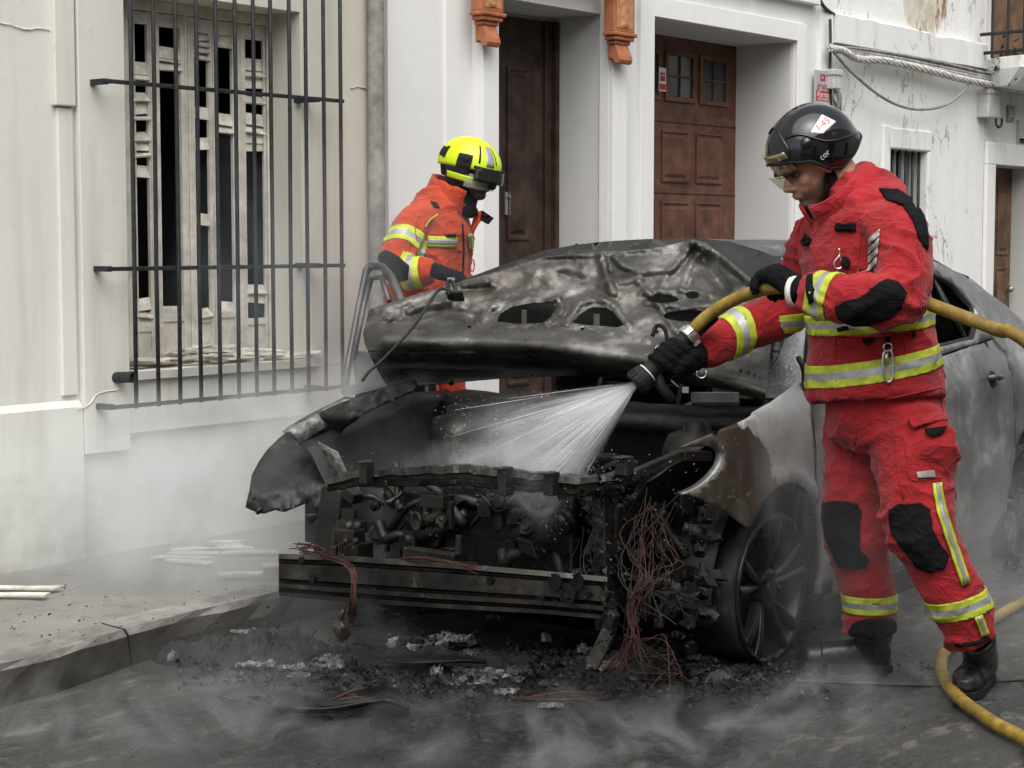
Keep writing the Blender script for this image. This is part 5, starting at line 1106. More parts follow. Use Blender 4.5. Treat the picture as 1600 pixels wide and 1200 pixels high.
def grip_hand(c, ax, wrist, name, parent, mat, r_obj, back, scale=1.0, cuff=True):
    """glove closed on a round thing: c = a point on its axis, ax = axis direction (towards the index finger), back = from axis to the back of the hand"""
    ax = V(ax).normalized(); bk = V(back); bk = (bk-ax*bk.dot(ax)).normalized(); sd = ax.cross(bk); s_ = scale; mb = MB()
    palm = c+bk*(r_obj+.020*s_)
    fr = .0125*s_
    for i in range(4):                            # four fingers curling round
        o_ = (.033-.023*i)*s_; ln = (2.9, 3.15, 3.0, 2.6)[i]; pts = []
        for k in range(7):
            a = -.25+ln*k/6; rr = r_obj+fr*.85+(.010 if k == 0 else 0); pts.append(c+ax*(o_+.004*k)+(bk*math.cos(a)+sd*math.sin(a))*rr)
        mb.tube([p for p in pts], [fr*1.12, fr*1.1, fr*1.12, fr, fr*1.04, fr*.95, fr*.78], 10)
    pts = [c+ax*(.045*s_)+(bk*math.cos(a)+sd*math.sin(a))*(r_obj+fr*x) for a, x in ((-.25, 1.3), (-.75, 1.35), (-1.25, 1.15), (-1.75, 1.0))]
    pts = [pts[0]-ax*.03*s_]+pts; mb.tube(pts, [fr*1.5, fr*1.45, fr*1.25, fr*1.15, fr*.9], 10)
    hb = [(palm-sd*.004+ax*.048*s_, (.010*s_, .012*s_)), (palm+ax*.036*s_, (.022*s_, .018*s_)), (palm, (.034*s_, .022*s_)), (palm-ax*.040*s_, (.024*s_, .02*s_)), (palm-ax*.052*s_, (.012*s_, .012*s_))]
    mb.tube([p for p, r in hb], [(r[1], r[0]) for p, r in hb], 14, True, 0, bk)
    wd = V(wrist)
    mb.tube([palm+bk*.002, palm.lerp(wd, .45)+bk*.006, wd], [(.030*s_, .036*s_), (.034*s_, .036*s_), (.040*s_, .042*s_)], 14, True, 0, bk)
    o = meld(mb, name, mat, .0045, 2, lambda p, n: .0016*noise.noise(p*60)); o.parent = parent
    return o
def boot(heel, toe_dir, shaft, name, parent, ln=.30, off=V((0, 0, 0))):
    d = V(toe_dir); d.z = 0; d.normalize(); s_ = d.cross(ZU); g = V(heel); mb = MB()
    def S(x, z): return g+d*x+V((0, 0, z))
    st = [(S(.0, .055), (.036, .040)), (S(.05, .06), (.046, .045)), (S(.12, .062), (.045, .046)), (S(.18, .056), (.046, .046)), (S(.23, .050), (.049, .043)), (S(.27, .046), (.042, .038)), (S(.295, .042), (.020, .022))]
    mb.tube([p for p, r in st], [r for p, r in st], 16, True, 0, s_)
    sh = V(shaft); a0 = S(.055, .07); mb.tube([a0, a0.lerp(sh, .35)+d*.004, a0.lerp(sh, .7), sh], [(.050, .058), (.052, .060), (.056, .062), (.062, .066)], 16, True, 0, s_)
    o = meld(mb, name, M['boot_leather'], .007, 4, wr(.0025, 2.2)); o.parent = parent
    def W_(x): return interp([0, .03, .10, .17, .23, .27, .305], [.028, .040, .038, .044, .050, .042, .012], x)
    xs = [-.008, 0, .02, .05, .09, .10, .15, .2, .24, .28, .30, .308]; m2 = MB()
    pol = [S(x, 0)+s_*W_(max(0, x)) for x in xs]+[S(x, 0)-s_*W_(max(0, x)) for x in xs[::-1]]
    m2.prism([p+V((0, 0, .002)) for p in pol], (0, 0, .028)); q = m2.build('sole', M['rubber'], bevel=.004); q.parent = o
    # toe cap seam
    m2 = MB(); m2.tube([S(.225, .052)+(s_*math.cos(a)*.0505+ZU*math.sin(a)*.045) for a in [math.radians(x) for x in range(-10, 191, 20)]], .0028, 5); q = m2.build('toe_seam', M['rubber'], smooth=True); q.parent = o
    return o
def head(c, F, U, S, name, parent, skin, beard, scale=1.0, beardmix=True):
    """c centre of skull, F facing, U up, S its left"""
    def P(f, s_, u): return c+(F*f+S*s_+U*u)*scale
    mb = MB(); ax = (F, S, U)
    sp = lambda f, s_, u, r: mb.sphere(P(f, s_, u), tuple(x*scale for x in r), 20, 12, 0, ax)
    sp(-.012, 0, .025, (.098, .077, .095)); sp(.030, 0, -.045, (.066, .060, .075)); sp(.052, 0, -.098, (.040, .038, .026))     # skull, face, chin
    sp(.065, .0, .028, (.032, .056, .020)); sp(.060, .034, -.022, (.026, .026, .026)); sp(.060, -.034, -.022, (.026, .026, .026))  # brow, cheeks
    mb.tube([P(.088, 0, .018), P(.104, 0, -.008), P(.118, 0, -.030), P(.100, 0, -.040)], [.008*scale, .010*scale, .0135*scale, .009*scale], 10)
    for s_ in (-1, 1): mb.sphere(P(.098, s_*.012, -.036), tuple(x*scale for x in (.011, .009, .008)), 10, 6, 0, ax)                 # nostril wings
    sp(.094, 0, -.060, (.012, .022, .006)); sp(.091, 0, -.070, (.011, .019, .006))                                                   # lips
    for s_ in (-1, 1): sp(-.004, s_*.078, -.006, (.018, .008, .030))                                                                 # ears
    o = meld(mb, name, M[skin], .0055*scale, 3)
    me = o.data; at_ = me.color_attributes.new('beard', 'FLOAT_COLOR', 'POINT')
    sm_ = lambda x, a, b: max(0, min(1, (x-a)/(b-a)))
    for i, v_ in enumerate(me.vertices):
        q = (v_.co-c)/scale; f, s_, u = q.dot(F), q.dot(S), q.dot(U)
        k = sm_(f, -.02, .01)*sm_(-u, .030+.014*(f > .07), .058)*(1-.85*math.exp(-((u+.065)/.008)**2)*(abs(s_) < .024)*(f > .07)); at_.data[i].color = (k, k, k, 1)
    for s_ in (-1, 1):
        m2 = MB(); m2.sphere(P(.081, s_*.031, .006), .0125*scale, 12, 8, 0, ax); e = m2.build('eye', M['eye_grey'], smooth=True); e.parent = o
        m2 = MB(); m2.sphere(P(.0905, s_*.032, .004), tuple(x*scale for x in (.004, .006, .006)), 10, 6, 0, ax); q = m2.build('iris', M['hair_black'], smooth=True); q.parent = e
        m2 = MB(); m2.tube([P(.090, s_*.013, .024), P(.094, s_*.028, .030), P(.082, s_*.050, .024)], [.004*scale, .005*scale, .003*scale], 7); q = m2.build('eyebrow', M['hair_black'], smooth=True); q.parent = o
        m2 = MB(); m2.tube([P(.090, s_*.018, .014), P(.094, s_*.031, .0155), P(.084, s_*.045, .010)], .0035*scale, 6); q = m2.build('eyelid', M[skin], smooth=True); q.parent = o
    o.parent = parent; return o

# ------------------------------------------------------------------ firefighter in red
F1 = (-RT*.94-FH*.34).normalized(); L1 = ZU.cross(F1)
feet = AZ(1420, 1070, 0)
f1 = thing('person', feet, 'firefighter in red suit and black helmet aiming the yellow hose', 'person', 'firefighters at the burnt car')
body1 = None
def own(root, *obs):
    for o in obs:
        o.matrix_parent_inverse = Matrix.Translation(-V(root.location)) if o.parent == root else Matrix.Identity(4)
def P1(u, v, d): return at(u, v, d)
mb = MB()
tor = [(P1(1368, 622, 5.72), (.245, .208)), (P1(1366, 585, 5.72), (.243, .200)), (P1(1360, 525, 5.72), (.232, .188)), (P1(1355, 460, 5.72), (.236, .184)), (P1(1350, 400, 5.72), (.245, .182)), (P1(1346, 352, 5.72), (.232, .168)), (P1(1341, 318, 5.72), (.185, .142)), (P1(1332, 295, 5.72), (.12, .11)), (P1(1322, 275, 5.72), (.085, .085))]
limb(mb, densify(tor), 28, L1)
armL = [(P1(1372, 352, 5.58), .085), (P1(1400, 362, 5.50), .097), (P1(1412, 415, 5.43), .092), (P1(1397, 466, 5.37), .084), (P1(1340, 468, 5.36), .076), (P1(1290, 461, 5.43), .070), (P1(1255, 460, 5.48), .062)]
armR = [(P1(1318, 352, 5.86), .085), (P1(1285, 372, 5.92), .095), (P1(1262, 425, 5.98), .088), (P1(1228, 487, 6.0), .084), (P1(1160, 517, 5.97), .078), (P1(1112, 543, 5.92), .068), (P1(1090, 552, 5.90), .060)]
for a in (armL, armR): limb(mb, densify(a), 18)
jacket = meld(mb, 'jacket', M['red_fabric'], .0085, 10, wr(.0085, 1.0, 2)); jacket.parent = f1
mb = MB()
hip = [(P1(1378, 585, 5.72), (.205, .175)), (P1(1380, 640, 5.72), (.212, .180)), (P1(1384, 680, 5.72), (.205, .170)), (P1(1384, 705, 5.72), (.17, .13))]
limb(mb, densify(hip), 24, L1)
legR = [(P1(1352, 650, 5.82), .118), (P1(1338, 740, 5.83), .108), (P1(1334, 830, 5.80), .100), (P1(1346, 885, 5.83), .092), (P1(1358, 940, 5.86), .092), (P1(1360, 990, 5.87), .090)]
legL = [(P1(1415, 650, 5.61), .122), (P1(1430, 740, 5.55), .125), (P1(1440, 825, 5.50), .108), (P1(1471, 890, 5.50), .098), (P1(1500, 945, 5.51), .094), (P1(1521, 1000, 5.53), .078)]
for a in (legR, legL): limb(mb, densify(a), 20)
mb.sphere(P1(1462, 705, 5.47), (.075, .05, .105), 16, 10, 0, (RT, FH, ZU))
trousers = meld(mb, 'trousers', M['red_fabric'], .0085, 9, wr(.0095, 1.05, 5)); trousers.parent = f1
bj, bt = bvh_of(jacket), bvh_of(trousers)
# stripes
ax_ = (tor[0][0]-tor[2][0]).normalized()
tilt = (ZU+RT*.17*1).normalized()
stripe(jacket, P1(1365, 569, 5.72), (ZU-RT*.20+FH*.0).normalized(), .068, .36, jacket)
stripe(jacket, P1(1357, 500, 5.72), (ZU-RT*.10).normalized(), .06, .32, jacket)
def ldir(st, i): return (st[i+1][0]-st[i][0]).normalized()
stripe(jacket, armL[5][0].lerp(armL[4][0], .1)+(armL[5][0]-armL[4][0])*.06, (ldir(armL, 4)+UP*.12).normalized(), .072, .13, jacket)
stripe(jacket, P1(1146, 520, 5.96), (ldir(armR, 4)+UP*.25).normalized(), .075, .13, jacket)
stripe(trousers, P1(1358, 940, 5.86), ZU, .058, .14, trousers)
stripe(trousers, P1(1499, 942, 5.51), (ZU-RT*.22+ldir(legL, 3)*-.25).normalized(), .062, .14, trousers)
# long seam stripe down the near leg
def strip_decal(bvh, path, wpx, name, parent, off=.008, src=5.5):
    L_ = [V((a, b, 0)) for a, b in path]; pts = spline(L_, 4)
    def side(k):
        t_ = (pts[min(k+1, len(pts)-1)]-pts[max(k-1, 0)]).normalized(); return V((-t_.y, t_.x, 0))
    for nm, w0, w1, mt in ((name, -1, 1, 'hi_vis'), ('stripe_core', -.36, .36, 'reflective')):
        mb = MB(); rows = []
        for k, p in enumerate(pts):
            n_ = side(k); row = []
            for j in range(5):
                q = p+n_*(wpx*.5*lerp(w0, w1, j/4)); r = ray(q.x, q.y).normalized(); h = bvh.ray_cast(CP, r)
                if h[0] is None: h = bvh.find_nearest(CP+r*src)
                row.append(h[0]+h[1]*(off if mt == 'hi_vis' else off+.003))
            rows.append(row)
        mb.grid(rows); o = mb.build(nm, M[mt], smooth=True, solid=.003); o.parent = parent
strip_decal(bt, [(1463, 755), (1468, 790), (1479, 830), (1493, 870), (1508, 912)], 14, 'leg_stripe', trousers)
strip_decal(bt, [(1527, 962), (1533, 978), (1538, 992)], 12, 'leg_stripe', trousers)
# pads and patches
def pd(bvh, poly, name, parent, mat='black_fabric', off=.006, step=4, thick=.006, src=5.6): return decal(bvh, poly, step, off, name, M[mat], parent, thick, (), 0, src)
pd(bt, [(1288, 786), (1305, 783), (1338, 786), (1345, 800), (1343, 830), (1344, 858), (1357, 872), (1352, 884), (1332, 888), (1312, 884), (1304, 868), (1292, 840), (1287, 810)], 'knee_pad', trousers, src=5.8)
pd(bt, [(1390, 797), (1405, 788), (1440, 787), (1453, 797), (1456, 825), (1468, 850), (1482, 868), (1476, 885), (1455, 894), (1435, 886), (1415, 862), (1396, 838), (1390, 815)], 'knee_pad', trousers)
pd(bt, [(1328, 985), (1336, 972), (1355, 966), (1390, 966), (1401, 976), (1402, 1000), (1385, 1008), (1345, 1008), (1328, 1003)], 'ankle_guard', trousers, src=5.87)
pd(bj, [(1305, 480), (1320, 470), (1345, 465), (1365, 448), (1385, 439), (1405, 444), (1415, 460), (1408, 478), (1390, 496), (1360, 506), (1330, 506), (1310, 497)], 'elbow_pad', jacket)
pd(bj, [(1373, 297), (1400, 297), (1428, 316), (1442, 340), (1448, 370), (1447, 392), (1434, 372), (1426, 346), (1410, 322), (1386, 314)], 'shoulder_patch', jacket)
pd(bj, [(1308, 350), (1338, 349), (1338, 362), (1307, 361)], 'name_patch', jacket, off=.005, step=5)
pd(bj, [(1254, 375), (1262, 365), (1270, 372), (1268, 382), (1258, 385)], 'microphone_clip', jacket, off=.008, step=4)
pd(bj, [(1263, 432), (1270, 430), (1272, 470), (1266, 475), (1262, 450)], 'wrist_strap', jacket, off=.006, step=4)
for k in range(4):
    y = 366+k*14.5; pd(bj, [(1360-k*1.2, y+6), (1370-k*1.2, y-2), (1376-k*1.4, y-8), (1376-k*1.6, y+3), (1367-k*1.5, y+11), (1359-k*1.4, y+17)], 'chevron', jacket, 'reflective', .005, 3.5, .003)
# pocket flap, seams, tab
decal(bj, [(1303, 519), (1345, 520), (1430, 515), (1428, 521), (1352, 529), (1306, 528)], 5, .008, 'pocket_flap', M['red_fabric'], jacket, .010)
pd(bj, [(1346, 524), (1368, 526), (1360, 539), (1354, 537)], 'pocket_tab', jacket, off=.010, step=4)
pd(bj, [(1310, 512), (1326, 509), (1328, 514), (1312, 518)], 'pocket_tab', jacket, off=.008, step=3)
pd(bj, [(1422, 516), (1426, 515), (1429, 527), (1425, 528)], 'pocket_tab', jacket, off=.008, step=3)
decal(bt, [(1412, 652), (1440, 646), (1480, 641), (1484, 662), (1455, 670), (1425, 678)], 6, .014, 'pocket_flap', M['red_fabric'], trousers, .012)
pd(bt, [(1446, 674), (1462, 670), (1478, 668), (1470, 680), (1456, 684)], 'pocket_tab', trousers, off=.010, step=4)
pd(bt, [(1432, 738), (1459, 735), (1460, 746), (1433, 748)], 'trouser_label', trousers, 'pipe_grey', .006, 4)
def seam(bvh, path, parent, r=.003, mat='red_fabric', src=5.6, name='seam'):
    P = []
    for p in spline([V((a, b, 0)) for a, b in path], 5):
        rr = ray(p.x, p.y).normalized(); h = bvh.ray_cast(CP, rr)
        if h[0] is None: h = bvh.find_nearest(CP+rr*src)
        P.append(h[0]+h[1]*.001)
    mb = MB(); mb.tube(P, r, 5); o = mb.build(name, M[mat], smooth=True); o.parent = parent
seam(bj, [(1350, 320), (1344, 345), (1343, 380), (1340, 430)], jacket); seam(bj, [(1432, 375), (1440, 420), (1438, 470), (1440, 515)], jacket); seam(bj, [(1305, 525), (1306, 560), (1308, 600)], jacket); seam(bj, [(1413, 530), (1415, 560), (1416, 585)], jacket)
seam(bt, [(1398, 660), (1402, 720), (1412, 780)], trousers); seam(bt, [(1342, 660), (1330, 720), (1322, 775)], trousers); seam(bt, [(1412, 680), (1418, 715), (1425, 750), (1470, 745)], trousers)
seam(bj, [(1280, 637), (1330, 630), (1400, 620), (1470, 605)], jacket, .004); seam(bt, [(1494, 1008), (1510, 1007), (1530, 1003), (1545, 997)], trousers, .007, 'black_fabric', 5.5, 'hem_tape')
# collar: standing ring open at the front
cc = P1(1316, 316, 5.70); cU = (ZU*.78+F1*.62).normalized(); cF = (F1*.78-ZU*.62).normalized()
mb = MB(); rows = []
for i in range(31):
    a = math.radians(lerp(14, 346, i/30)); row = []
    for k in range(7):
        s_ = k/6; r1, r2 = lerp(.125, .106, s_), lerp(.115, .098, s_); p = cc+cF*(math.cos(a)*r1+.012*s_)+L1*(math.sin(a)*r2)+cU*lerp(-.07, .068, s_)
        p += (cF*math.cos(a)+L1*math.sin(a))*(.006*noise.noise(p*22)); row.append(p)
    rows.append(row)
mb.grid(rows); col_ = mb.build('collar', M['red_fabric'], smooth=True, solid=.009); col_.parent = jacket
mb = MB(); fr0 = cc+cF*.125
mb.grid([[cc+cF*(.120-.006*k)+L1*lerp(-.03, .075, j/6)-cF*((lerp(-.03, .075, j/6))**2*3)+cU*lerp(-.08, .060, k/5) for j in range(7)] for k in range(6)]); o = mb.build('collar_flap', M['red_fabric'], smooth=True, solid=.008); o.parent = jacket
# karabiner on a black strap, small clip on the chest
def hit(bvh, u, v, off=.012):
    r = ray(u, v).normalized(); h = bvh.ray_cast(CP, r); return h[0]+h[1]*off
mb = MB(); mb.tube([hit(bj, 1385, 528), hit(bj, 1385, 545, .02)], .009, 8); kb = mb.build('strap', M['black_fabric'], smooth=True); kb.parent = jacket
kc = hit(bj, 1387, 572, .025)
mb = MB(); mb.tube([kc+ZU*.052+(RT*math.cos(a)*.013+ZU*math.sin(a)*.013) for a in [i*math.pi/6 for i in range(13)]], .003, 6)
pts = [(-.010, .04), (.008, .042), (.016, .02), (.018, -.03), (.010, -.052), (-.004, -.05), (-.012, -.02), (-.014, .02), (-.010, .04)]
mb.tube(spline([kc+RT*a+ZU*b for a, b in pts], 4), .0042, 7); mb.tube([kc+RT*-.004+ZU*.038, kc+RT*-.002+ZU*.0], .006, 7); o = mb.build('karabiner', M['chrome'], smooth=True); o.parent = kb
kc = hit(bj, 1314, 410, .014); mb = MB(); mb.tube(spline([kc+RT*a+ZU*b for a, b in ((0, .04), (.004, .02), (-.012, .0), (-.01, -.02), (.008, -.02), (.010, 0), (0, .02))], 4), .003, 6); o = mb.build('chest_clip', M['chrome'], smooth=True); o.parent = jacket
pd(bj, [(1318, 402), (1326, 402), (1330, 412), (1324, 420), (1317, 416)], 'clip_base', jacket, off=.008, step=4)
# neck + head + helmet
hp = math.radians(27); hF = (F1*math.cos(hp)-ZU*math.sin(hp)).normalized(); hU = (ZU*math.cos(hp)+F1*math.sin(hp)).normalized(); hc1 = P1(1270, 257, 5.71)
mb = MB(); limb(mb, [(P1(1332, 318, 5.72), .072), (P1(1322, 295, 5.72), .066), (P1(1310, 272, 5.715), .062), (P1(1296, 250, 5.71), .060)], 18); nk = mb.build('neck', M['skin'], smooth=True); nk.parent = f1
hd1 = head(hc1, hF, hU, L1, 'head', f1, 'skin', 'stubble', 1.03)
hl1 = P1(1268, 231, 5.71)
def shell(c, F, S, U, R3, rim, flare, name, mat, parent, n=48, m=14, top=1.0, thick=.006, prof=None, phi=(0, 360)):
    mb = MB(); rows = []
    full = phi == (0, 360)
    for j in range(m+1):
        row = []
        for k in range(n if full else n+1):
            a = math.radians(lerp(phi[0], phi[1], k/n)); zr = rim(a); th1 = math.acos(max(-1, min(1, zr/R3[2]))); th = th1*(j/m) if top >= 1 else lerp(top, th1, j/m)
            f = flare(a, j/m); q = (prof(a, j/m) if prof else 1.0)
            row.append(c+F*(R3[0]*math.sin(max(th, 1e-3))*math.cos(a)*f*q)+S*(R3[1]*math.sin(max(th, 1e-3))*math.sin(a)*f*q)+U*(R3[2]*math.cos(th)*q))
        rows.append(row)
    mb.grid(rows, 0, full); o = mb.build(name, mat, smooth=True, solid=thick, merge=True); o.parent = parent; return o
def rim1(a):
    d = abs(math.degrees(math.atan2(math.sin(a), math.cos(a)))); return smooth_interp([0, 30, 55, 82, 98, 118, 150, 180], [.012, .006, -.012, -.070, -.084, -.072, -.040, -.030], d)
fl1 = lambda a, s_: 1+(.14*max(0, -math.cos(a))**2*max(0, (s_-.78)/.22)**2 if s_ > .78 else 0)+.02*max(0, math.cos(a))*s_
helm = shell(hl1, hF, L1, hU, (.150, .124, .134), rim1, fl1, 'helmet', M['helmet_black'], f1, 64, 20, prof=lambda a, s_: 1+.03*math.exp(-((math.sin(a))/.16)**2)*(s_ < .75))
def HS(a, s_, off=.004):                          # point on the helmet shell
    zr = rim1(a); th = math.acos(zr/.134)*s_; f = fl1(a, s_); q = 1+.03*math.exp(-((math.sin(a))/.16)**2)*(s_ < .75)
    p = hl1+hF*(.150*math.sin(th)*math.cos(a)*f*q)+L1*(.124*math.sin(th)*math.sin(a)*f*q)+hU*(.134*math.cos(th)*q); n = (p-hl1).normalized(); return p+n*off
rd_ = math.radians
m2 = MB(); m2.tube([HS(rd_(x), .985, .002) for x in range(0, 361, 6)], .0045, 6); o = m2.build('rim_trim', M['rubber'], smooth=True); o.parent = helm
m2 = MB(); m2.tube(spline([HS(rd_(35), .62, .003), HS(rd_(60), .60, .004), HS(rd_(85), .66, .004), HS(rd_(110), .72, .004), HS(rd_(140), .86, .003), HS(rd_(165), .93, .002)], 6), [.003]+[.005]*29+[.003], 6); o = m2.build('shell_ridge', M['helmet_black'], smooth=True); o.parent = helm
m2 = MB(); m2.tube(spline([HS(rd_(35), .95, .003), HS(rd_(38), .8, .005), HS(rd_(33), .66, .005), HS(rd_(20), .5, .005), HS(0, .42, .005), HS(rd_(-20), .5, .005)], 6), .004, 6); o = m2.build('visor_frame', M['helmet_black'], smooth=True); o.parent = helm
for x in (1, -1):
    m2 = MB(); m2.lathe([(0, .008), (.016, .008), (.02, 0)], HS(rd_(62*x), .72, .0), HS(rd_(62*x), .72, 1)-HS(rd_(62*x), .72, 0), 16); o = m2.build('visor_pivot', M['helmet_black'], smooth=True); o.parent = helm
# gold visor and pale face shield below the brow
def vis(z0, z1, ph, R_, name, mat, par, drop=0):
    mb = MB(); rows = []
    for j in range(7):
        row = []
        for k in range(17):
            a = rd_(lerp(-ph, ph, k/16)); z = lerp(z0, z1-(drop*math.cos(a)**2), j/6); row.append(hl1+hF*(R_*1.20*math.cos(a)-.02*(j/6))+L1*(R_*.95*math.sin(a))+hU*z)
        rows.append(row)
    mb.grid(rows); o = mb.build(name, mat, smooth=True, solid=.003); o.parent = par
vis(.045, -.018, 34, .132, 'gold_visor', M['gold_visor'], helm, .016); vis(-.024, -.036, 20, .140, 'face_shield', M['amber_shield'], helm, .036)
m2 = MB(); m2.tube([hl1+hF*(.1585*math.cos(a)-.015)+L1*(.126*math.sin(a))+hU*(-.018-.016*math.cos(a)**2) for a in [rd_(x) for x in range(-36, 37, 6)]], .005, 6); o = m2.build('visor_edge', M['rubber'], smooth=True); o.parent = helm
# sticker I-45 and maker's mark: laid on the near side of the shell
bh = None
def on_shell(u, v, off):
    # project onto the helmet ellipsoid from the side it faces
    p = CP+ray(u, v)*5.55; d = ray(u, v).normalized(); return p
bpy.context.view_layer.update()
hm_ = evaluated(helm); bm = bmesh.new(); bm.from_mesh(hm_); bh = BVHTree.FromBMesh(bm); bm.free(); bpy.data.meshes.remove(hm_)
def lab(poly, name, mat, off, step=3): 
    o = decal(bh, poly, step, off, name, mat, helm, .001, (), 0, 5.6); return o
lab([(1266, 207), (1284, 179), (1306, 190), (1286, 209)], 'sticker', M['pale_label'], .0012)
def lab_text(s_, size, cu, cv, ang, name, mat, off=.0022):
    vs, fs = text_mesh(s_, size); ca, sa = math.cos(ang), math.sin(ang); mb = MB()
    pts = []
    for p in vs:
        u, v = cu+p.x*ca+p.y*sa, cv-(p.y*ca-p.x*sa)
        u, v = cu+(p.x*ca-p.y*sa), cv-(p.x*sa+p.y*ca); r = ray(u, v).normalized(); h = bh.ray_cast(CP, r)
        if h[0] is None: h = bh.find_nearest(CP+r*5.6)
        pts.append(h[0]+h[1]*off)
    mb.add(pts, fs); o = mb.build(name, mat, fix=False); o.parent = helm
lab_text('I-45', 15, 1286, 194, rd_(38), 'sticker_text', M['red_ink'])
lab_text('cor', 13, 1288, 242, rd_(42), 'maker_mark', M['pale_label'])
m2 = MB(); m2.sphere(HS(rd_(100), .62, .0), (.012, .012, .004), 10, 6, 0, (hF, hU, L1)); o = m2.build('vent_plug', M['rubber'], smooth=True); o.parent = helm
# chin strap
m2 = MB(); m2.tube(spline([hc1+(hF*.02+L1*.075-hU*.04), hc1+(hF*.03+L1*.07-hU*.09), hc1+(hF*.055+L1*.02-hU*.128), hc1+(hF*.05-L1*.03-hU*.125)], 5), .009, 6, flat=.4); o = m2.build('chin_strap', M['black_fabric'], smooth=True); o.parent = helm
m2 = MB(); m2.sphere(hc1+(hF*-.01+L1*.066-hU*.070), (.030, .014, .045), 14, 8, 0, (hF, L1, hU)); o = m2.build('ear_flap', M['black_fabric'], smooth=True); o.parent = helm
# boots
boot(AZ(1390, 1050, 0), (AZ(1270, 1047, 0)-AZ(1390, 1050, 0)), P1(1366, 985, 5.87), 'boot', f1)
boot(AZ(1542, 1064, 0), (AZ(1506, 1094, 0)-AZ(1542, 1064, 0)), P1(1524, 992, 5.53), 'boot', f1)
# gloves on hose and nozzle
hoseA = [P1(1076, 522, 5.82), P1(1110, 490, 5.78), P1(1150, 467, 5.72), P1(1190, 453, 5.62), P1(1225, 449, 5.53), P1(1270, 452, 5.50), P1(1330, 458, 5.52), P1(1390, 462, 5.52), P1(1430, 468, 5.46), P1(1500, 493, 5.38), P1(1560, 516, 5.30), P1(1610, 538, 5.22)]
gl1 = grip_hand(P1(1212, 451, 5.565), (hoseA[3]-hoseA[4]).normalized(), armL[6][0]+(armL[6][0]-armL[5][0])*.0, 'glove', f1, M['glove_fabric'], .026, (-FW*.75+UP*.62+RT*.3), 1.15)
m2 = MB(); m2.lathe([(.042, -.008), (.048, -.008), (.048, .008), (.042, .008)], P1(1242, 455, 5.49), armL[6][0]-armL[5][0], 18); o = m2.build('glove_band', M['pale_label'], smooth=True); o.parent = gl1
NZ0, NZ1 = P1(1072, 528, 5.82), P1(992, 601, 5.80); nax = (NZ1-NZ0).normalized()
gl2 = grip_hand(P1(1052, 552, 5.815), nax, armR[6][0], 'glove', f1, M['glove_fabric'], .030, (RT*.55-UP*.8-FW*.35), 1.2)
for o in list(f1.children): own(f1, o)

# ------------------------------------------------------------------ hose, nozzle
t = NT('hose_yellow'); a = t.noise(22, 7, .7); st = t.noise(6, 5, .6)
c = t.ramp(a, [(.3, (.13, .085, .018)), (.55, (.30, .20, .035)), (.8, (.42, .31, .08))]); c = t.mix(t.math('MULTIPLY', t.ramp(st, [(.45, 0.0), (.65, 1.0)]), .7), c, (.085, .066, .03))
t.set(color=c, rough=.6, spec=.3).bump(t.noise(90, 4, .7), .4, .004); M['hose_yellow'] = t.mat
out1 = [V((hoseA[-1].x+.25, hoseA[-1].y-.35, hoseA[-1].z-.35)), V((hoseA[-1].x+.25, hoseA[-1].y-.75, .25)), V((hoseA[-1].x-.05, hoseA[-1].y-1.0, .03))]
g = lambda u, v: AZ(u, v, .026)
loop = [g(1680, 1215), g(1605, 1158), g(1550, 1128), g(1500, 1092), g(1475, 1060), g(1471, 1030), g(1490, 1005), g(1520, 985), g(1560, 962), g(1605, 938), g(1690, 905), g(1800, 880)]
mb = MB(); mb.tube(spline(hoseA+out1+loop, 8), .0205, 14); hose = tag(mb.build('fire_hose', M['hose_yellow'], smooth=True), 'muddy yellow fire hose running from the nozzle and looping on the road', 'hose')
nz = thing('hose_nozzle', (NZ0+NZ1)/2, 'black fog nozzle spraying water at the front of the car', 'nozzle')
Ln = (NZ1-NZ0).length
mb = MB(); mb.lathe([(.0, 0), (.026, .0), (.028, .02), (.032, .03), (.032, Ln*.38), (.038, Ln*.42), (.038, Ln*.60), (.030, Ln*.62), (.030, Ln*.74), (0, Ln*.75)], NZ0, nax, 22); nb = mb.build('nozzle_body', M['rubber'], smooth=False, bevel=.002); adopt(nz, nb)
mb = MB(); mb.lathe([(0.0, Ln*.76), (.034, Ln*.76), (.040, Ln*.79), (.0425, Ln*.86), (.0425, Ln*.97), (.038, Ln), (.026, Ln*.985), (0, Ln*.97)], NZ0, nax, 26); bp = mb.build('bumper_ring', M['rubber'], smooth=False); adopt(nz, bp)
for k in range(18):
    a = 2*math.pi*k/18; x_ = nax.orthogonal().normalized(); y_ = nax.cross(x_); m2 = MB(); rr = (x_*math.cos(a)+y_*math.sin(a)); m2.bar(NZ0+nax*Ln*.87+rr*.0425, NZ0+nax*Ln*.96+rr*.0425, .005, .005, rr); o = m2.build('grip_rib', M['rubber']); o.parent = bp
mb = MB(); mb.lathe([(.030, Ln*.742), (.036, Ln*.744), (.036, Ln*.762), (.030, Ln*.764)], NZ0, nax, 22); adopt(nz, mb.build('pale_ring', M['pale_label'], smooth=True))
mb = MB(); mb.lathe([(.026, -.035), (.030, -.035), (.030, -.012), (.034, -.010), (.034, .0), (.028, .002)], NZ0, nax, 20)
for k in range(3):
    a = 2*math.pi*k/3+.4; x_ = nax.orthogonal().normalized(); y_ = nax.cross(x_); rr = x_*math.cos(a)+y_*math.sin(a); mb.obox(NZ0-nax*.015+rr*.034, rr*.008, nax*.014, nax.cross(rr)*.01)
adopt(nz, mb.build('coupling', M['chrome'], bevel=.002))
mb = MB(); mb.lathe([(.0265, -.12), (.029, -.115), (.029, -.04), (.0265, -.035)], NZ0, nax, 20); adopt(nz, mb.build('hose_tail', M['rubber'], smooth=True))
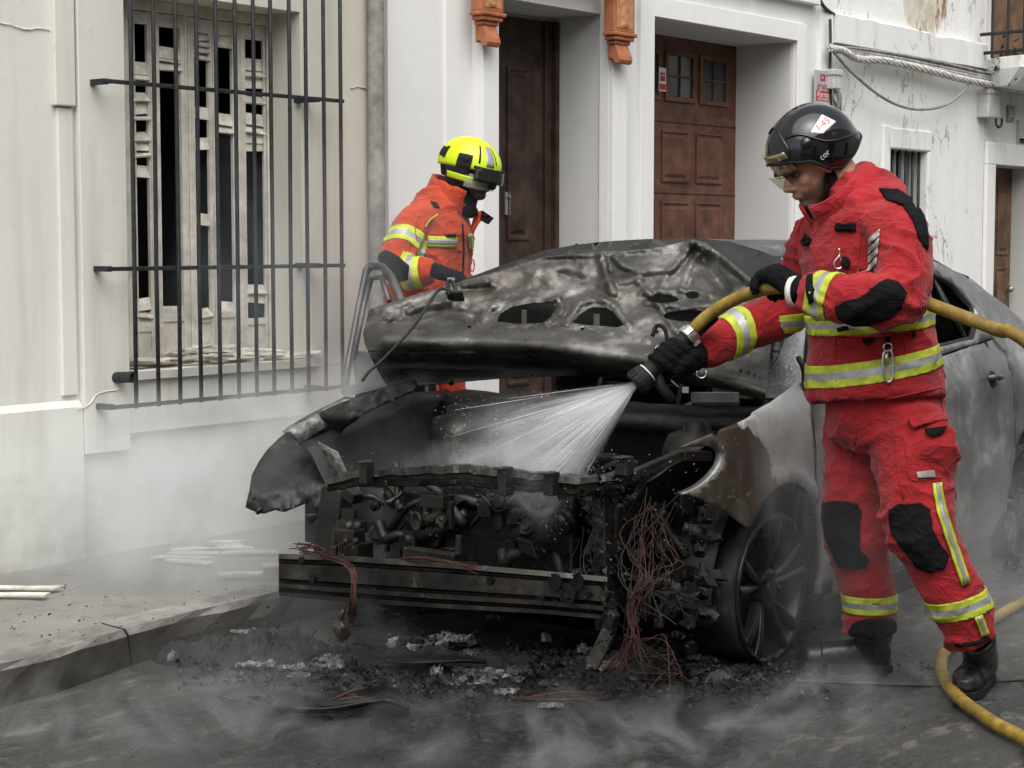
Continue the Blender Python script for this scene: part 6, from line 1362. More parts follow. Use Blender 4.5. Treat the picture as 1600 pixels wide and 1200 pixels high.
b0 = NZ0+nax*Ln*.30; mb = MB(); mb.tube(spline([b0+UP*.03-RT*.01, b0+UP*.075-RT*.02, b0+UP*.085-RT*.045, b0+UP*.05-RT*.06], 5), .007, 8); adopt(nz, mb.build('shutoff_bail', M['rubber'], smooth=True))
mb = MB(); mb.obox(P1(1031, 545, 5.80), RT*.016, UP*.006, FH*.006); mb.tube([P1(1026, 541, 5.8), P1(1036, 550, 5.8)], .005, 6); adopt(nz, mb.build('pressure_lever', M['chrome'], bevel=.002))
mb = MB(); mb.tube([b0+nax*.05-UP*.03, b0+nax*.06-UP*.07+RT*.01, b0+nax*.03-UP*.14+RT*.03], [.016, .019, .016], 10); adopt(nz, mb.build('pistol_grip', M['rubber'], smooth=True))
mb = MB(); mb.tube(spline([P1(1046, 588, 5.80), P1(1052, 597, 5.80), P1(1060, 604, 5.80)], 4), .004, 6); mb.obox(P1(1071, 609, 5.80), RT*.010, UP*.010, FH*.003); adopt(nz, mb.build('tether', M['chrome'], smooth=False))
mb = MB(); c_ = P1(1096, 583, 5.80); mb.tube([c_+RT*(math.cos(a)*.016)+UP*(math.sin(a)*.016) for a in [rd_(x) for x in range(150, 400, 20)]], .0022, 6); adopt(nz, mb.build('split_ring', M['chrome'], smooth=True))

# ------------------------------------------------------------------ firefighter in orange behind the car
F2 = (RT*.92-FH*.40).normalized(); L2 = ZU.cross(F2); Rr = -L2                  # his right side is towards us
DD = 8.05
f2 = thing('person', V((at(675, 500, DD).x, at(675, 500, DD).y, .13)), 'firefighter in orange jacket and fluorescent yellow helmet behind the car', 'person', 'firefighters at the burnt car')
def P2(u, v, d=0): return at(u, v, DD+d)
mb = MB()
tor = [(P2(662, 500), (.215, .18)), (P2(666, 455), (.21, .170)), (P2(672, 415), (.205, .162)), (P2(680, 375), (.21, .160)), (P2(686, 345), (.195, .150)), (P2(695, 322), (.15, .122)), (P2(706, 304), (.09, .09))]
limb(mb, densify(tor), 26, L2)
aR = [(P2(668, 343, -.12), .078), (P2(645, 352, -.18), .082), (P2(628, 380, -.24), .078), (P2(620, 413, -.30), .074), (P2(640, 428, -.36), .074), (P2(664, 425, -.38), .066), (P2(680, 424, -.38), .058)]
aL = [(P2(704, 345, .14), .078), (P2(710, 357, .2), .082), (P2(714, 395, .24), .076), (P2(714, 435, .26), .072), (P2(735, 455, .1), .07), (P2(742, 462, .0), .06)]
for a in (aR, aL): limb(mb, densify(a), 16)
jk2 = meld(mb, 'jacket', M['orange_fabric'], .010, 8, wr(.009, 1.0, 8)); jk2.parent = f2
mb = MB(); g0 = V((f2.location.x, f2.location.y, 0))
hipc = at(664, 505, DD); limb(mb, [(hipc, (.2, .17)), (hipc-ZU*.12, (.2, .17)), (hipc-ZU*.2, (.15, .12))], 20, L2)
for s_ in (-1, 1):
    h0 = hipc+L2*(s_*.11)-ZU*.1; an = V((hipc.x, hipc.y, .30))+L2*(s_*.13)+F2*(.05*s_); limb(mb, densify([(h0, .115), (h0.lerp(an, .5)+F2*.03, .095), (an, .085)]), 16)
tr2 = meld(mb, 'trousers', M['orange_fabric'], .015, 5, wr(.006, 1, 3)); tr2.parent = f2
for s_ in (-1, 1):
    an = V((hipc.x, hipc.y, .36))+L2*(s_*.13)+F2*(.05*s_); hl_ = V((an.x, an.y, .13))-F2*.07
    o = boot(hl_-V((0, 0, 0)), F2, an, 'boot', f2)
b2 = bvh_of(jk2)
stripe(jk2, aR[2][0].lerp(aR[1][0], .05), (ldir(aR, 1)+UP*-.05+RT*.25).normalized(), .080, .112, jk2)
stripe(jk2, aR[4][0].lerp(aR[5][0], .25), (ldir(aR, 4)).normalized(), .085, .10, jk2)
strip_decal(b2, [(667, 377), (690, 378), (713, 378)], 17, 'chest_stripe', jk2, .005, 7.9)
strip_decal(b2, [(733, 366), (735, 380), (736, 392)], 7, 'chest_stripe', jk2, .005, 7.9)
pd(b2, [(594, 398), (604, 392), (618, 400), (640, 416), (638, 436), (622, 440), (604, 432), (595, 416)], 'elbow_pad', jk2, 'black_fabric', .006, 3, .006, 7.75)
seam(b2, [(722, 350), (724, 390), (722, 430), (724, 455)], jk2, .006, 'black_fabric', 8); seam(b2, [(664, 354), (672, 344), (684, 335)], jk2, .004, 'hi_vis', 8); seam(b2, [(650, 375), (648, 350), (655, 335)], jk2, .004, 'orange_fabric', 8)
pd(b2, [(672, 316), (682, 318), (686, 326), (678, 326)], 'epaulette_tab', jk2, 'black_fabric', .008, 4, .004, 7.9); pd(b2, [(694, 366), (711, 366), (711, 370), (697, 371)], 'pocket_tab', jk2, 'black_fabric', .008, 3, .004, 7.9)
m2 = MB(); c_ = P2(738, 415, -.1); m2.tube([c_+RT*(math.cos(a)*.009)+ZU*(math.sin(a)*.028) for a in [i*math.pi/6 for i in range(13)]], .0035, 6); o = m2.build('karabiner', M['sign_red'], smooth=True); o.parent = jk2
# collar: near wing standing, far flap open
mb = MB(); rows = []; c2 = P2(706, 312); u2 = (ZU*.92+F2*.38).normalized(); e2 = (F2*.92-ZU*.38).normalized()
for i in range(25):
    a = rd_(lerp(48, 318, i/24)); row = []
    for k in range(6):
        s_ = k/5; r_ = lerp(.125, .108, s_)+.012*s_*(abs(math.cos(a))); row.append(c2+e2*(math.cos(a)*r_)+L2*(math.sin(a)*r_*.95)+u2*lerp(-.05, .075, s_)+V((1, 1, 1))*(.008*noise.noise(V((a*3, s_*2, 1)))))
    rows.append(row)
mb.grid(rows); o = mb.build('collar', M['orange_fabric'], smooth=True, solid=.010); o.parent = jk2
fl = [P2(733, 360, -.02), P2(748, 345, -.04), P2(756, 336, -.05), P2(771, 341, -.06), P2(766, 350, -.05), P2(752, 352, -.04), P2(740, 372, -.02)]
mb = MB(); mb.prism([P2(728, 380, .0), P2(742, 332, -.02), P2(752, 329, -.05), P2(760, 335, -.06), P2(748, 350, -.04), P2(736, 372, .0)], FH*.012); o = mb.build('collar_flap', M['orange_fabric'], bevel=.003); o.parent = jk2
mb = MB(); mb.prism([P2(753, 328, -.055), P2(772, 341, -.065), P2(763, 351, -.06), P2(750, 344, -.05)], FH*.012); o = mb.build('flap_lining', M['black_fabric'], bevel=.003); o.parent = jk2
# neck scarf, head, hair
mb = MB(); limb(mb, [(P2(722, 340, -.0), .085), (P2(720, 320), .066), (P2(722, 300), .052), (P2(727, 278), .045)], 16); o = mb.build('neck_scarf', M['black_fabric'], smooth=True); o.parent = f2
hp2 = rd_(16); h2F = (F2*math.cos(hp2)-ZU*math.sin(hp2)).normalized(); h2U = (ZU*math.cos(hp2)+F2*math.sin(hp2)).normalized(); hc2 = P2(739, 266)
head(hc2, h2F, h2U, L2, 'head', f2, 'skin_dark', 'stubble', 1.0)
mb = MB(); mb.sphere(hc2-h2F*.035-h2U*.03, (.085, .088, .085), 18, 12, 0, (h2F, L2, h2U)); o = mb.build('hair', M['hair_black'], smooth=True); o.parent = f2
hl2 = P2(733, 256)
def rim2(a):
    d = abs(math.degrees(math.atan2(math.sin(a), math.cos(a)))); return smooth_interp([0, 40, 70, 100, 140, 180], [-.002, -.004, -.012, -.018, -.030, -.035], d)
hm2 = shell(hl2, h2F, L2, h2U, (.145, .118, .118), rim2, lambda a, s_: 1+.03*max(0, math.cos(a))*s_, 'helmet', M['helmet_yellow'], f2, 48, 16)
def H2(a, s_, off=.003):
    th = math.acos(rim2(a)/.118)*s_; p = hl2+h2F*(.145*math.sin(th)*math.cos(a)*(1+.03*max(0, math.cos(a))*s_))+L2*(.118*math.sin(th)*math.sin(a)*(1+.03*max(0, math.cos(a))*s_))+h2U*(.118*math.cos(th)); return p+(p-hl2).normalized()*off
def hpatch(aa, ss, name, mat, off=.004, th=.003):
    m2 = MB(); m2.grid([[H2(rd_(lerp(aa[0], aa[1], i/6)), lerp(ss[0], ss[1], j/6), off) for i in range(7)] for j in range(7)]); o = m2.build(name, M[mat], smooth=True, solid=th); o.parent = hm2
hpatch((-20, -38), (.42, .90), 'grey_band', 'reflective'); hpatch((20, 38), (.42, .90), 'grey_band', 'reflective')
hpatch((-66, -92), (.70, .99), 'side_shell', 'rubber', .006, .005); hpatch((-130, -146), (.62, .82), 'vent', 'rubber'); hpatch((-120, -128), (.60, .85), 'rail', 'rubber', .005); hpatch((-50, -54), (.40, .85), 'ridge_line', 'rubber', .003, .002); hpatch((-12, -15), (.40, .85), 'ridge_line', 'rubber', .003, .002); hpatch((64, 96), (.60, .98), 'side_shell', 'rubber', .008, .006)
def arc(z0, z1, a0, a1, r0, r1, name, mat, fwd=0):
    m2 = MB(); m2.grid([[hl2+h2F*(lerp(r0, r1, j/4)*1.12*math.cos(rd_(lerp(a0, a1, i/14)))+fwd)+L2*(lerp(r0, r1, j/4)*.95*math.sin(rd_(lerp(a0, a1, i/14))))+h2U*lerp(z0, z1, j/4) for i in range(15)] for j in range(5)]); o = m2.build(name, M[mat], smooth=True, solid=.004); o.parent = hm2
arc(.006, -.055, -62, 62, .132, .140, 'dark_visor', 'dark_visor', .018); arc(.010, -.002, -66, 66, .131, .134, 'visor_bar', 'rubber', .018); arc(-.030, -.092, -70, 70, .120, .122, 'face_shield', 'clear_visor', .0)
arc(-.018, -.050, -118, -64, .124, .118, 'cheek_guard', 'rubber'); arc(-.045, -.072, -110, -52, .122, .114, 'jaw_strip', 'helmet_yellow')
arc(-.02, -.075, -170, -112, .118, .100, 'neck_guard', 'black_fabric')
m2 = MB(); m2.sphere(hl2+h2F*.150-h2U*.062-L2*.03, (.02, .02, .02)); o = m2.build('visor_knob', M['rubber'], smooth=True); o.parent = hm2
m2 = MB(); m2.sphere(H2(rd_(-78), .80, .006), (.022, .01, .022), 12, 8, 0, (h2F, L2, h2U)); o = m2.build('visor_pivot', M['rubber'], smooth=True); o.parent = hm2
# right hand reaching into the car, left hand on the sill
def open_hand(w0, d, up_, name, parent, mat, s_=1.0, side=1):
    """relaxed, slightly curled gloved hand: w0 wrist, d towards the fingers, up_ back of the hand"""
    d = V(d).normalized(); n = V(up_); n = (n-d*n.dot(d)).normalized(); sd = d.cross(n)*side; mb = MB()
    mb.tube([w0-d*.05, w0, w0+d*.05, w0+d*.095, w0+d*.11], [(.030*s_, .042*s_), (.026*s_, .036*s_), (.022*s_, .045*s_), (.018*s_, .046*s_), (.012*s_, .04*s_)], 14, True, 0, n)
    for i in range(4):
        b = w0+d*.095*s_+sd*((.033-.022*i)*s_); ln = (.072, .080, .076, .060)[i]*s_
        mb.tube([b, b+d*ln*.4-n*.006, b+d*ln*.75-n*.022, b+d*ln*.92-n*.042], [.0125*s_, .012*s_, .0115*s_, .009*s_], 9)
    b = w0+d*.03+sd*.035*s_; mb.tube([b-sd*.01, b+sd*.022+d*.022-n*.008, b+sd*.032+d*.048-n*.02, b+sd*.028+d*.07-n*.03], [.018*s_, .0155*s_, .014*s_, .010*s_], 9)
    o = meld(mb, name, mat, .006, 2, lambda p, n_: .002*noise.noise(p*50)); o.parent = parent; return o
open_hand(P2(682, 424, -.38), (P2(725, 436, -.30)-P2(682, 424, -.38)), (UP*.8-FW*.6), 'glove', f2, M['glove_fabric'], 1.2, -1)
open_hand(P2(742, 462, 0), (RT*.6-UP*.8-FH*.2), (UP+RT), 'glove', f2, M['glove_fabric'], 1.1, 1)
m2 = MB(); m2.obox(P2(705, 436, -.42), RT*.016, UP*.006, FH*.002); o = m2.build('glove_tag', M['cable_grey']); o.parent = f2
for o in list(f2.children): own(f2, o)
# ================================================================== SMALL THINGS, SPRAY, SMOKE
# fallen louvre slats on the sill and on the pavement
def slat(name, c, ln, yaw, pitch, roll, label, group, wd=.028, th=.004, mat='cream_slat'):
    R = Matrix.Rotation(yaw, 3, 'Z') @ Matrix.Rotation(pitch, 3, 'Y') @ Matrix.Rotation(roll, 3, 'X'); r = random.Random(int(c.x*9999)); mb = MB()
    n = 5; top = []; bot = []
    for i in range(n+1):
        x = lerp(-ln/2, ln/2, i/n); e0, e1 = r.uniform(-.004, .004), r.uniform(-.004, .004)
        if i in (0, n): e0 += r.uniform(-.012, .006); e1 += r.uniform(-.012, .006)
        xo = r.uniform(-.015, .015) if i in (0, n) else 0
        top.append([c+R@V((x+xo, wd+e0, th)), c+R@V((x-xo, -wd+e1, th))]); bot.append([c+R@V((x-xo, -wd+e1, -th)), c+R@V((x+xo, wd+e0, -th))])
    mb.grid([t_+b_ for t_, b_ in zip(top, bot)], 0, True); k = len(mb.v); mb.f += [[0, 1, 2, 3], [k-4, k-3, k-2, k-1]]; mb.m += [0, 0]
    return tag(mb.build(name, M[mat]), label, 'slat', group)
for k in range(26):
    r = random.Random(20+k); x = lerp(WX0+.06, WX1-.05, r.random()**.9); lay = k//13; z = .900+.012*lay+r.uniform(0, .012)+(.03 if .35 < (x-WX0) < .85 and k % 3 == 0 else 0)
    slat('fallen_slat', V((x, lerp(5.83, 5.99, r.random()), z)), r.uniform(.12, .27), r.uniform(-.6, .6), r.uniform(-.12, .12), r.uniform(-.35, .35), 'broken cream slat lying in the heap on the barred window sill', 'slats on the window sill', .024)
spots = [(322, 855, .30, .5, 'long pale slat lying alone and slanted on the pavement by the wall'), (305, 864, .20, .1, 'short pale slat touching the long slanted one on the pavement'), (288, 871, .24, -.15, 'pale slat at the wallward edge of the pavement heap'), (297, 877, .20, -.35, 'pale slat sliding under its neighbours in the pavement heap'), (357, 855, .22, -.1, 'pale slat lying next to the long slanted one by the wall'), (376, 896, .17, .15, 'single broad pale slat lying apart in the middle of the pavement'), (356, 846, .13, .0, 'small pale chip of slat close to the house wall'), (392, 862, .22, .1, 'greyish slat lying half hidden in the smoke by the wall'), (428, 882, .10, .0, 'tiny pale scrap on the pavement next to the bumper beam')]
for u, v, ln, yw, lb in spots:
    p = AZ(u, v, .145); slat('fallen_slat', p, ln, math.atan2(RT.y, RT.x)+yw, 0, 0, lb, 'slats on the pavement', .021)
for k, (u, v, ln) in enumerate(((20, 918, .34), (12, 929, .28))): slat('paint_flake', AZ(u, v, .145), ln, math.atan2(RT.y, RT.x)+.1*k, 0, .1, ('long curved paint flake on the pavement near the plinth', 'narrow paint flake lying just below the longer one')[k], 'flakes by the plinth', .017, .003)
burnt('soot', (.002, .002, .0022), (.0045, .0045, .0048), (.016, .0155, .015), (.5, .95), .0, 22, .12, .1, .8)
# charred rubble under the car front: uncountable
def rubble(n, seed, place, size, mat, name, label, flat=.6):
    mb = MB()
    for k in range(n):
        r = random.Random(seed*7919+k); p = place(r); s_ = size(r); d = [V((r.gauss(0, 1), r.gauss(0, 1), r.gauss(0, 1)*flat)).normalized()*s_*r.uniform(.6, 1.3) for _ in range(5)]
        a, b, c, e, f = d; p = p+V((0, 0, s_*.35)); mb.add([p+a, p+b, p+c, p-a*.8, p+V((0, 0, s_*.7*flat))+e*.3], [(0,1,2), (0,2,4), (2,1,4), (1,0,4), (1,3,0), (3,1,2), (0,3,2)])
    o = mb.build(name, M[mat]); return tag(o, label, None, None, 'stuff')
def pl_front(r):
    u = r.choice((r.gauss(640, 170), r.gauss(1020, 130), r.uniform(300, 1280))); v = r.gauss(1055, 22) if u > 500 else r.gauss(1035, 25); u = max(280, min(1290, u)); v = max(990, min(1130, v))
    p = AZ(u, v, 0); p.z = .006+.05*max(0, noise.noise(V((p.x*4, p.y*4, 0)))+.15)*r.random(); return p
rubble(5200, 1, pl_front, lambda r: .004+.020*r.random()**3, 'soot', 'charred_rubble', 'black charred rubble spread under the burnt front of the car')
rubble(1100, 2, pl_front, lambda r: .003+.012*r.random()**3, 'ash', 'grey_ash', 'grey ash and clinker scattered among the charred rubble')
rubble(700, 5, lambda r: AZ(max(400, min(1250, r.gauss(700, 210))), r.gauss(1050, 18), .004), lambda r: .006+.014*r.random()**2, 'char_wet', 'wet_clinker', 'wet black clinker in front of the bumper beam')
rubble(420, 3, lambda r: AZ(r.uniform(0, 1600), 900+300*r.random()**.5, .003), lambda r: .002+.005*r.random()**2, 'char', 'road_grit', 'fine black grit scattered over the wet road', .4)
rubble(260, 4, lambda r: AZ(r.uniform(0, 420), r.uniform(915, 1010), .13), lambda r: .002+.007*r.random()**3, 'char', 'pavement_grit', 'fine black grit scattered over the pavement', .4)
rubble(120, 6, lambda r: AZ(r.gauss(1430, 50), r.gauss(1045, 12), .003), lambda r: .003+.010*r.random()**2, 'char_wet', 'wet_grit', 'wet black grit between the boots of the standing firefighter', .4)
rubble(120, 8, lambda r: AZ(r.gauss(1590, 14), r.gauss(890, 8), .003), lambda r: .006+.016*r.random()**2, 'char', 'tyre_ash', 'charred tyre remains around the rear wheel', .7)
# crumpled foil-like shards of melted aluminium: each its own thing
def shard(u, v, w_, h_, label, mat='melted_aluminium', seed=0, z=.01):
    c = AZ(u, v, 0)+V((0, 0, z)); mb = MB(); rows = []; r = random.Random(seed); q = V((r.uniform(0, 50), r.uniform(0, 50), 0))
    w_ *= .62; h_ *= .75; N_ = 17
    for i in range(N_):
        row = []
        for j in range(N_):
            a, b = i/(N_-1)*2-1, j/(N_-1)*2-1; e = 1-max(abs(a), abs(b))**2; g_ = V((a*2.6, b*2.8, 0))+q
            p = V((a*w_*.5, b*w_*.32, h_*(.2*e+.9*abs(noise.noise(g_))+.5*abs(noise.noise(g_*2.7)))))
            p += V((noise.noise(g_*.9+V((0, 0, 5))), noise.noise(g_*.9+V((0, 0, 9))), 0))*w_*.30+V((noise.noise(g_*3+V((0, 0, 2))), noise.noise(g_*3+V((0, 0, 7))), 0))*w_*.10; row.append(c+RT*p.x+FH*p.y+ZU*p.z)
        rows.append(row)
    mb.grid(rows); return tag(mb.build('melted_shard', M[mat], solid=.002), label, 'debris', 'melted metal shards under the car front')
sh = [(640, 1018, .22, .06, 'crumpled silver shard lying below the middle of the bumper beam'), (718, 1012, .20, .07, 'bright frilled silver shard below the bumper beam'), (770, 1065, .30, .05, 'wide silver shard among the rubble on the road'), (735, 1075, .20, .05, 'flattened silver shard beside the wide one'), (860, 1052, .10, .05, 'small upright silver lump under the tie bar end'), (858, 1075, .09, .02, 'small dull plate below the upright silver lump'), (862, 1110, .10, .02, 'bright folded scrap lying alone on the wet road'), (486, 1032, .08, .07, 'pale lump standing in the rubble near the kerb'), (400, 1040, .18, .05, 'grey frilled shard in the pile against the kerb'), (425, 1048, .14, .04, 'glinting scraps heaped against the kerb pile'), (272, 1038, .05, .06, 'small pale upright flake next to the kerb'), (790, 1088, .10, .02, 'tiny curled silver scrap on the road'), (500, 1050, .16, .05, 'grey shard between pale lump and dangling lamp'), (690, 1005, .12, .05, 'narrow silver shard leaning under the beam')]
for k, (u, v, a, b, lb) in enumerate(sh): shard(u, v, a, b, lb, 'melted_aluminium' if k not in (5, 12, 8) else 'ash', k)
r_ = random.Random(77)
for k in range(34):
    u_ = r_.uniform(380, 1130); shard(u_, 1040+r_.gauss(0, 17)+(10 if u_ > 500 else -6), r_.uniform(.05, .13), r_.uniform(.02, .05), 'small crumpled scrap of melted metal lying in the black rubble', r_.choice(('melted_aluminium', 'ash', 'burnt_steel')), 100+k, .03)
# burnt mounds: heap of soft char against the kerb and under the loom
def mound(u, v, w_, d_, h_, mat, name, label, seed):
    c = AZ(u, v, 0); mb = MB(); rows = []
    for i in range(71):
        row = []
        for j in range(37):
            a, b = i/70*2-1, j/36*2-1; e = max(0, 1-a*a-b*b); p = c+RT*(a*w_*.5)+FH*(b*d_*.5); row.append(p+ZU*(e**.7*h_*(.40+.7*abs(noise.noise(V((p.x*9, p.y*9, seed))))+.22*abs(noise.noise(V((p.x*26, p.y*26, seed))))+.10*noise.noise(V((p.x*60, p.y*60, seed))))-.006))
        rows.append(row)
    mb.grid(rows); return tag(mb.build(name, M[mat], smooth=False), label, 'debris')
mound(395, 1030, .70, .32, .15, 'soot', 'char_heap', 'black heap of burnt plastic piled against the kerb', 1)
mound(545, 1030, .20, .14, .08, 'soot', 'ash_heap', 'small dark heap of ash below the dangling lamp', 2)
mound(960, 1050, .60, .26, .10, 'soot', 'char_heap', 'low black heap under the bundle of copper wires', 3)
mound(690, 1040, 1.0, .30, .085, 'soot', 'char_heap', 'long low black heap below the bumper beam', 4)
mound(1120, 1055, .55, .2, .07, 'char_wet', 'char_heap', 'wet black heap in front of the alloy wheel', 5)
# scorched under-tray strip on the road
def strip_thing(pts, w_, h_, mat, name, label):
    mb = MB(); rows = []; P = spline([AZ(u, v, z) for u, v, z in pts], 6)
    for i, p in enumerate(P):
        e = min(1, i/4, (len(P)-1-i)/4); k = .3+.7*e; row = []
        for j in range(6):
            b = j/5*2-1; row.append(p+FH*(b*w_*.5*k)+ZU*(h_*(b*b)*k+.012*noise.noise(V((p.x*9, b*2+p.y*9, 1)))))
        rows.append(row)
    mb.grid(rows); return tag(mb.build(name, M[mat], smooth=True, solid=.006), label, 'debris')
strip_thing([(342, 1088, .015), (400, 1102, .012), (470, 1112, .010), (530, 1108, .015), (580, 1100, .03), (610, 1098, .03), (640, 1112, .012)], .16, .03, 'char_wet', 'burnt_strip', 'long scorched plastic strip lying on the wet road')
strip_thing([(390, 1090, .035), (410, 1095, .05), (425, 1106, .02), (440, 1112, .012)], .05, .02, 'char', 'burnt_strip', 'short twisted black strip lying across the long scorched one')
strip_thing([(500, 1106, .03), (560, 1099, .045), (600, 1096, .05), (630, 1106, .02)], .035, .01, 'burnt_steel', 'metal_edge', 'thin bent metal edge lying along the scorched strip')
strip_thing([(600, 1030, .05), (690, 1033, .05), (760, 1036, .05)], .10, .01, 'burnt_steel', 'burnt_bar', 'flat burnt bar lying under the bumper beam')
for k, (u, v, ln, yw, lb) in enumerate(((555, 1092, .12, .1, 'orange red scrap of copper lying on the scorched strip'), (885, 1092, .28, -.05, 'thin copper coloured rod lying on the wet road'))):
    mb = MB(); c = AZ(u, v, .03 if k == 0 else .012)
    for j in range(12 if k == 0 else 3):
        r = random.Random(j+k*50); mb.tube(spline([c+RT*(-ln/2+r.gauss(0, .01))+FH*r.gauss(0, .012), c+RT*r.gauss(0, .02)+ZU*abs(r.gauss(0, .014))+FH*r.gauss(0, .014), c+RT*(ln/2+r.gauss(0, .01))+FH*r.gauss(0, .012)], 4), .003, 5)
    tag(mb.build('copper_scrap', M['copper'], smooth=True), lb, 'debris')
# dark cable on the road running to the boots
mb = MB(); mb.tube(spline([AZ(1235, 1063, .008), AZ(1300, 1066, .008), AZ(1400, 1069, .008), AZ(1480, 1070, .008), AZ(1570, 1063, .008), AZ(1620, 1062, .008)], 6), .006, 6); tag(mb.build('road_cable', M['cable_dark'], smooth=True), 'thin black cable lying across the wet road under the boots', 'cable')
# ------------------------------------------------------------------ water spray
TG = AX(785, 742, 4.36); ap = NZ1+nax*.0; sax = (TG-ap).normalized(); slen = (TG-ap).length+.02
e_l = AX(560, 738, 4.20); e_r = AX(962, 752, 4.44)
sp_r = (e_r-e_l); sp_r = (sp_r-sax*sp_r.dot(sax)); half = sp_r.length/2; sx = sp_r.normalized(); sy_ = sax.cross(sx)
mid = (e_l+e_r)/2; sax = (mid-ap).normalized(); slen = (mid-ap).length*.98; sx = (sx-sax*sx.dot(sax)).normalized(); sy_ = sax.cross(sx)
spray = thing('water_spray', ap, 'white fan of water spraying from the nozzle on to the engine bay', 'water')
mat_ = Matrix((sx, sy_, sax)).transposed().to_4x4(); kx = half/slen*1.12; ky = kx*.50
mb = MB(); rows = []
for j in range(9):
    z = slen*(j/8)**1.2; rows.append([V(((.012+kx*z)*math.cos(2*math.pi*k/28), (.012+ky*z)*math.sin(2*math.pi*k/28), z)) for k in range(28)])
mb.grid(rows, 0, True); mb.f += [list(range(28)), [8*28+i for i in range(28)]]; mb.m += [0, 0]
t = NT('spray_mist'); t.t.nodes.remove(t.b); tcn = t.n('TexCoord'); s3 = t.sep(tcn.outputs['Object'])
zz = t.math('MAXIMUM', s3[2], .02); xx = t.math('DIVIDE', s3[0], t.math('ADD', t.math('MULTIPLY', zz, kx), .012)); yy = t.math('DIVIDE', s3[1], t.math('ADD', t.math('MULTIPLY', zz, ky), .012))
cmb = t.n('CombineXYZ'); t.l(xx, cmb.inputs[0]); t.l(yy, cmb.inputs[1]); t.l(t.math('MULTIPLY', zz, 1.1), cmb.inputs[2])
sk = t.noise(5.5, 6, .68, cmb.outputs[0], .3); sk = t.ramp(sk, [(.38, .03), (.52, .35), (.68, 1.0)])
rr = t.math('SQRT', t.math('ADD', t.math('MULTIPLY', xx, xx), t.math('MULTIPLY', yy, yy))); ed = t.ramp(rr, [(.45, 1.0), (.98, 0.0)])
fall = t.math('DIVIDE', 1.0, t.math('ADD', .10, t.math('MULTIPLY', zz, t.math('MULTIPLY', zz, 5.0))))
side = t.ramp(t.math('MULTIPLY_ADD', xx, .5, .5), [(.0, .12), (.45, .75), (.75, 1.0), (1.0, .75)])
ed = t.math('MULTIPLY', ed, t.ramp(t.math('DIVIDE', zz, slen), [(.80, 1.0), (1.0, 0.0)]))
den = t.math('MULTIPLY', t.math('MULTIPLY', sk, ed), t.math('MULTIPLY', fall, t.math('MULTIPLY', side, 13.0)))
pv = t.n('VolumePrincipled'); pv.inputs['Color'].default_value = (.97, .98, .99, 1); pv.inputs['Anisotropy'].default_value = .15; t.l(den, pv.inputs['Density']); t.l(pv.outputs[0], t.out.inputs['Volume']); M['spray_mist'] = t.mat
mist = mb.build('mist', M['spray_mist']); mist.parent = spray; mist.matrix_parent_inverse = Matrix.Translation(-ap); mist.matrix_world = Matrix.Translation(ap) @ mat_
mist.matrix_basis = Matrix.Translation(ap) @ mat_; tag(mist, kind='stuff')
t = NT('water_jet'); t.set(color=(.85, .88, .9), rough=.15, spec=.6, alpha=.4); M['water_jet'] = t.mat
mb = MB()
for k in range(80):
    r = random.Random(k); a = r.uniform(0, 2*math.pi); q = math.sqrt(r.random())*.92; px_, py_ = math.cos(a)*q, math.sin(a)*q
    if px_ < -.2 and r.random() < .6: continue
    z0 = r.uniform(.0, .5)*slen; z1 = z0+r.uniform(.06, .35); z1 = min(z1, slen*.99)
    W_ = lambda z: ap+sx*(px_*(.010+kx*z))+sy_*(py_*(.010+ky*z))+sax*z
    mb.tube([W_(z0), W_((z0+z1)/2), W_(z1)], [.0003, r.uniform(.0004, .0010), .0003], 4, False)
for k in range(500):
    r = random.Random(5000+k); a = r.uniform(0, 2*math.pi); q = math.sqrt(r.random())*1.08; z = slen*(.25+.75*r.random()**.6); p = ap+sx*(math.cos(a)*q*kx*z)+sy_*(math.sin(a)*q*ky*z)+sax*z; s_ = r.uniform(.0007, .0018); mb.sphere(p, (s_, s_, s_), 5, 3)
jets = mb.build('water_jets', M['water_jet'], smooth=True); adopt(spray, jets); tag(jets, kind='stuff')
# droplets thrown up off the tie bar
mb = MB()
for k in range(200):
    r = random.Random(9000+k); u = r.gauss(800, 120); v = r.gauss(728, 14); p = AX(u, v, 4.3+r.uniform(-.1, .15)); s_ = r.uniform(.0006, .0017); mb.sphere(p, (s_, s_, s_), 5, 3)
dr = mb.build('water_droplets', M['water_jet'], smooth=True); adopt(spray, dr); tag(dr, kind='stuff')
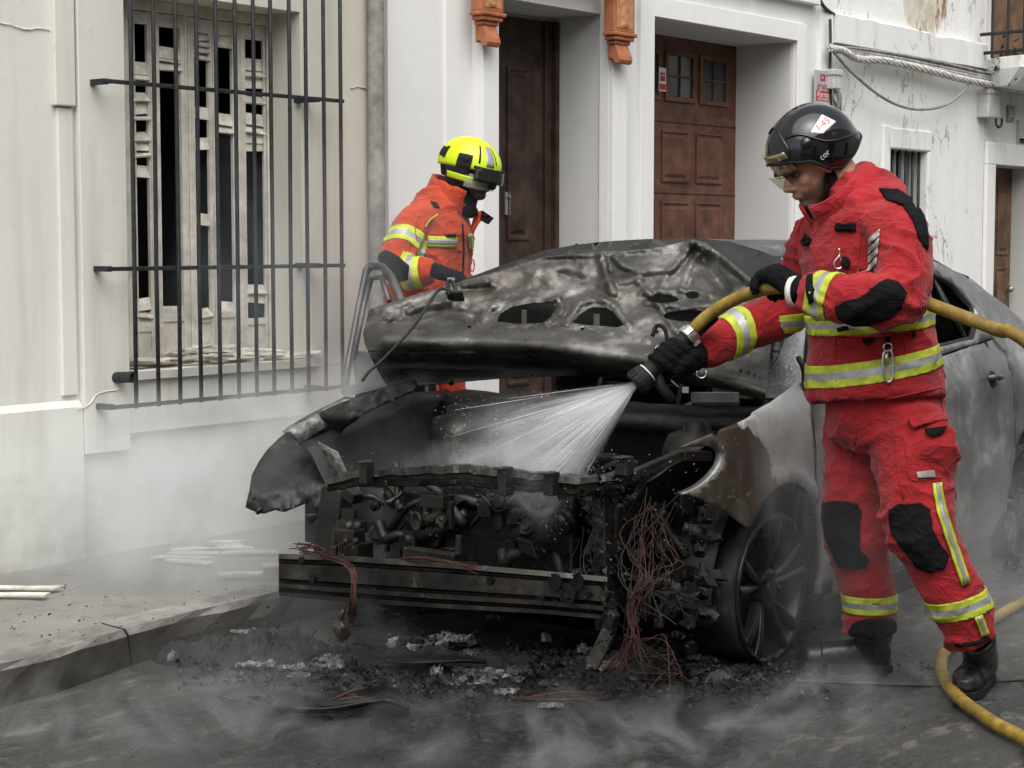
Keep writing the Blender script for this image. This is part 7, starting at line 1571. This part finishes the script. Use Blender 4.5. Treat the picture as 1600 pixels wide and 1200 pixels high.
# ------------------------------------------------------------------ smoke and steam
def smoke(c, rad, dens_, nscale, label, rise=1.0, thr=(.42, .70), rot=0.0, seed=0, color=(.96, .97, .98)):
    t = NT('smoke_air'); t.t.nodes.remove(t.b); tcn = t.n('TexCoord'); ln = t.n('VectorMath', operation='LENGTH'); t.l(tcn.outputs['Object'], ln.inputs[0])
    wv = t.noise(nscale, 6, .64, t.map((1, 1, .55*rise), (seed*3.1, seed*1.7, seed)), 1.1)
    fall = t.n('MapRange', interpolation_type='SMOOTHSTEP'); t.l(ln.outputs['Value'], fall.inputs[0]); fall.inputs[1].default_value = 1.0; fall.inputs[2].default_value = .25; fall.inputs[3].default_value = 0; fall.inputs[4].default_value = 1
    den = t.math('MULTIPLY', t.math('MULTIPLY', t.ramp(wv, [(thr[0], 0.0), (thr[1], 1.0)]), fall.outputs[0]), dens_)
    pv = t.n('VolumePrincipled'); pv.inputs['Color'].default_value = (*color, 1); pv.inputs['Anisotropy'].default_value = .1; t.l(den, pv.inputs['Density']); t.l(pv.outputs[0], t.out.inputs['Volume'])
    mb = MB(); mb.sphere((0, 0, 0), 1.0, 20, 12); o = mb.build('smoke', t.mat); o.location = c; o.scale = rad; o.rotation_euler = (0, 0, rot); return tag(o, label, None, None, 'stuff')
ra = math.atan2(RT.y, RT.x)
smoke(AX(420, 830, 4.35)+V((.15, .50, .0)), (1.15, .55, .55), 4.6, 2.6, 'grey smoke drifting over the pavement beside the car front', rot=ra, seed=1, thr=(.36, .66), color=(.88, .90, .92))
smoke(AX(640, 830, 4.85), (.62, .32, .28), 4.0, 3.8, 'white smoke filling the empty engine bay', rot=ra, seed=2, thr=(.40, .62))
smoke(AZ(980, 1165, .06), (1.0, .24, .22), 3.6, 5.2, 'low steam rising off the wet road before the car', rot=ra, rise=2.0, seed=3, thr=(.49, .72))
smoke(AZ(300, 1125, .06), (1.0, .26, .26), 2.4, 4.6, 'thin steam drifting along the road near the kerb', rot=ra, rise=2.0, seed=4, thr=(.49, .72))
smoke(AY(1240, 730, 2.90), (.20, .13, .30), 4.2, 6.5, 'white smoke curling up over the alloy wheel', rot=ra, seed=5, thr=(.44, .68))
smoke(AZ(1480, 960, .3)+V((.4, .2, .1)), (.85, .42, .55), 1.3, 3.2, 'pale smoke drifting behind the firefighter legs', rot=ra, seed=6, thr=(.40, .7))
smoke(AY(500, 430, 5.3), (.8, .4, .9), .8, 2.4, 'thin blue smoke rising in front of the barred window', rot=ra, seed=7, thr=(.42, .7), color=(.80, .86, .95))
smoke(AX(535, 660, 4.9)+V((0, .1, .05)), (.5, .35, .30), 3.0, 3.4, 'grey smoke rolling out under the folded bonnet', rot=ra, seed=8, thr=(.42, .66))
smoke(AZ(1340, 1085, .06), (.50, .22, .15), 3.0, 6.0, 'steam wisps around the boots of the firefighter', rot=ra, rise=2.0, seed=9, thr=(.49, .7))
smoke(AX(770, 722, 4.42), (.36, .20, .10), 5.0, 6.0, 'white water mist bouncing off the radiator tie bar', rot=ra, seed=10, thr=(.40, .66), color=(.95, .96, .97))
smoke(AZ(480, 1000, .16), (.6, .24, .22), .7, 5.0, 'thin grey smoke seeping out below the bumper beam', rot=ra, seed=11, thr=(.44, .7), color=(.8, .82, .84))
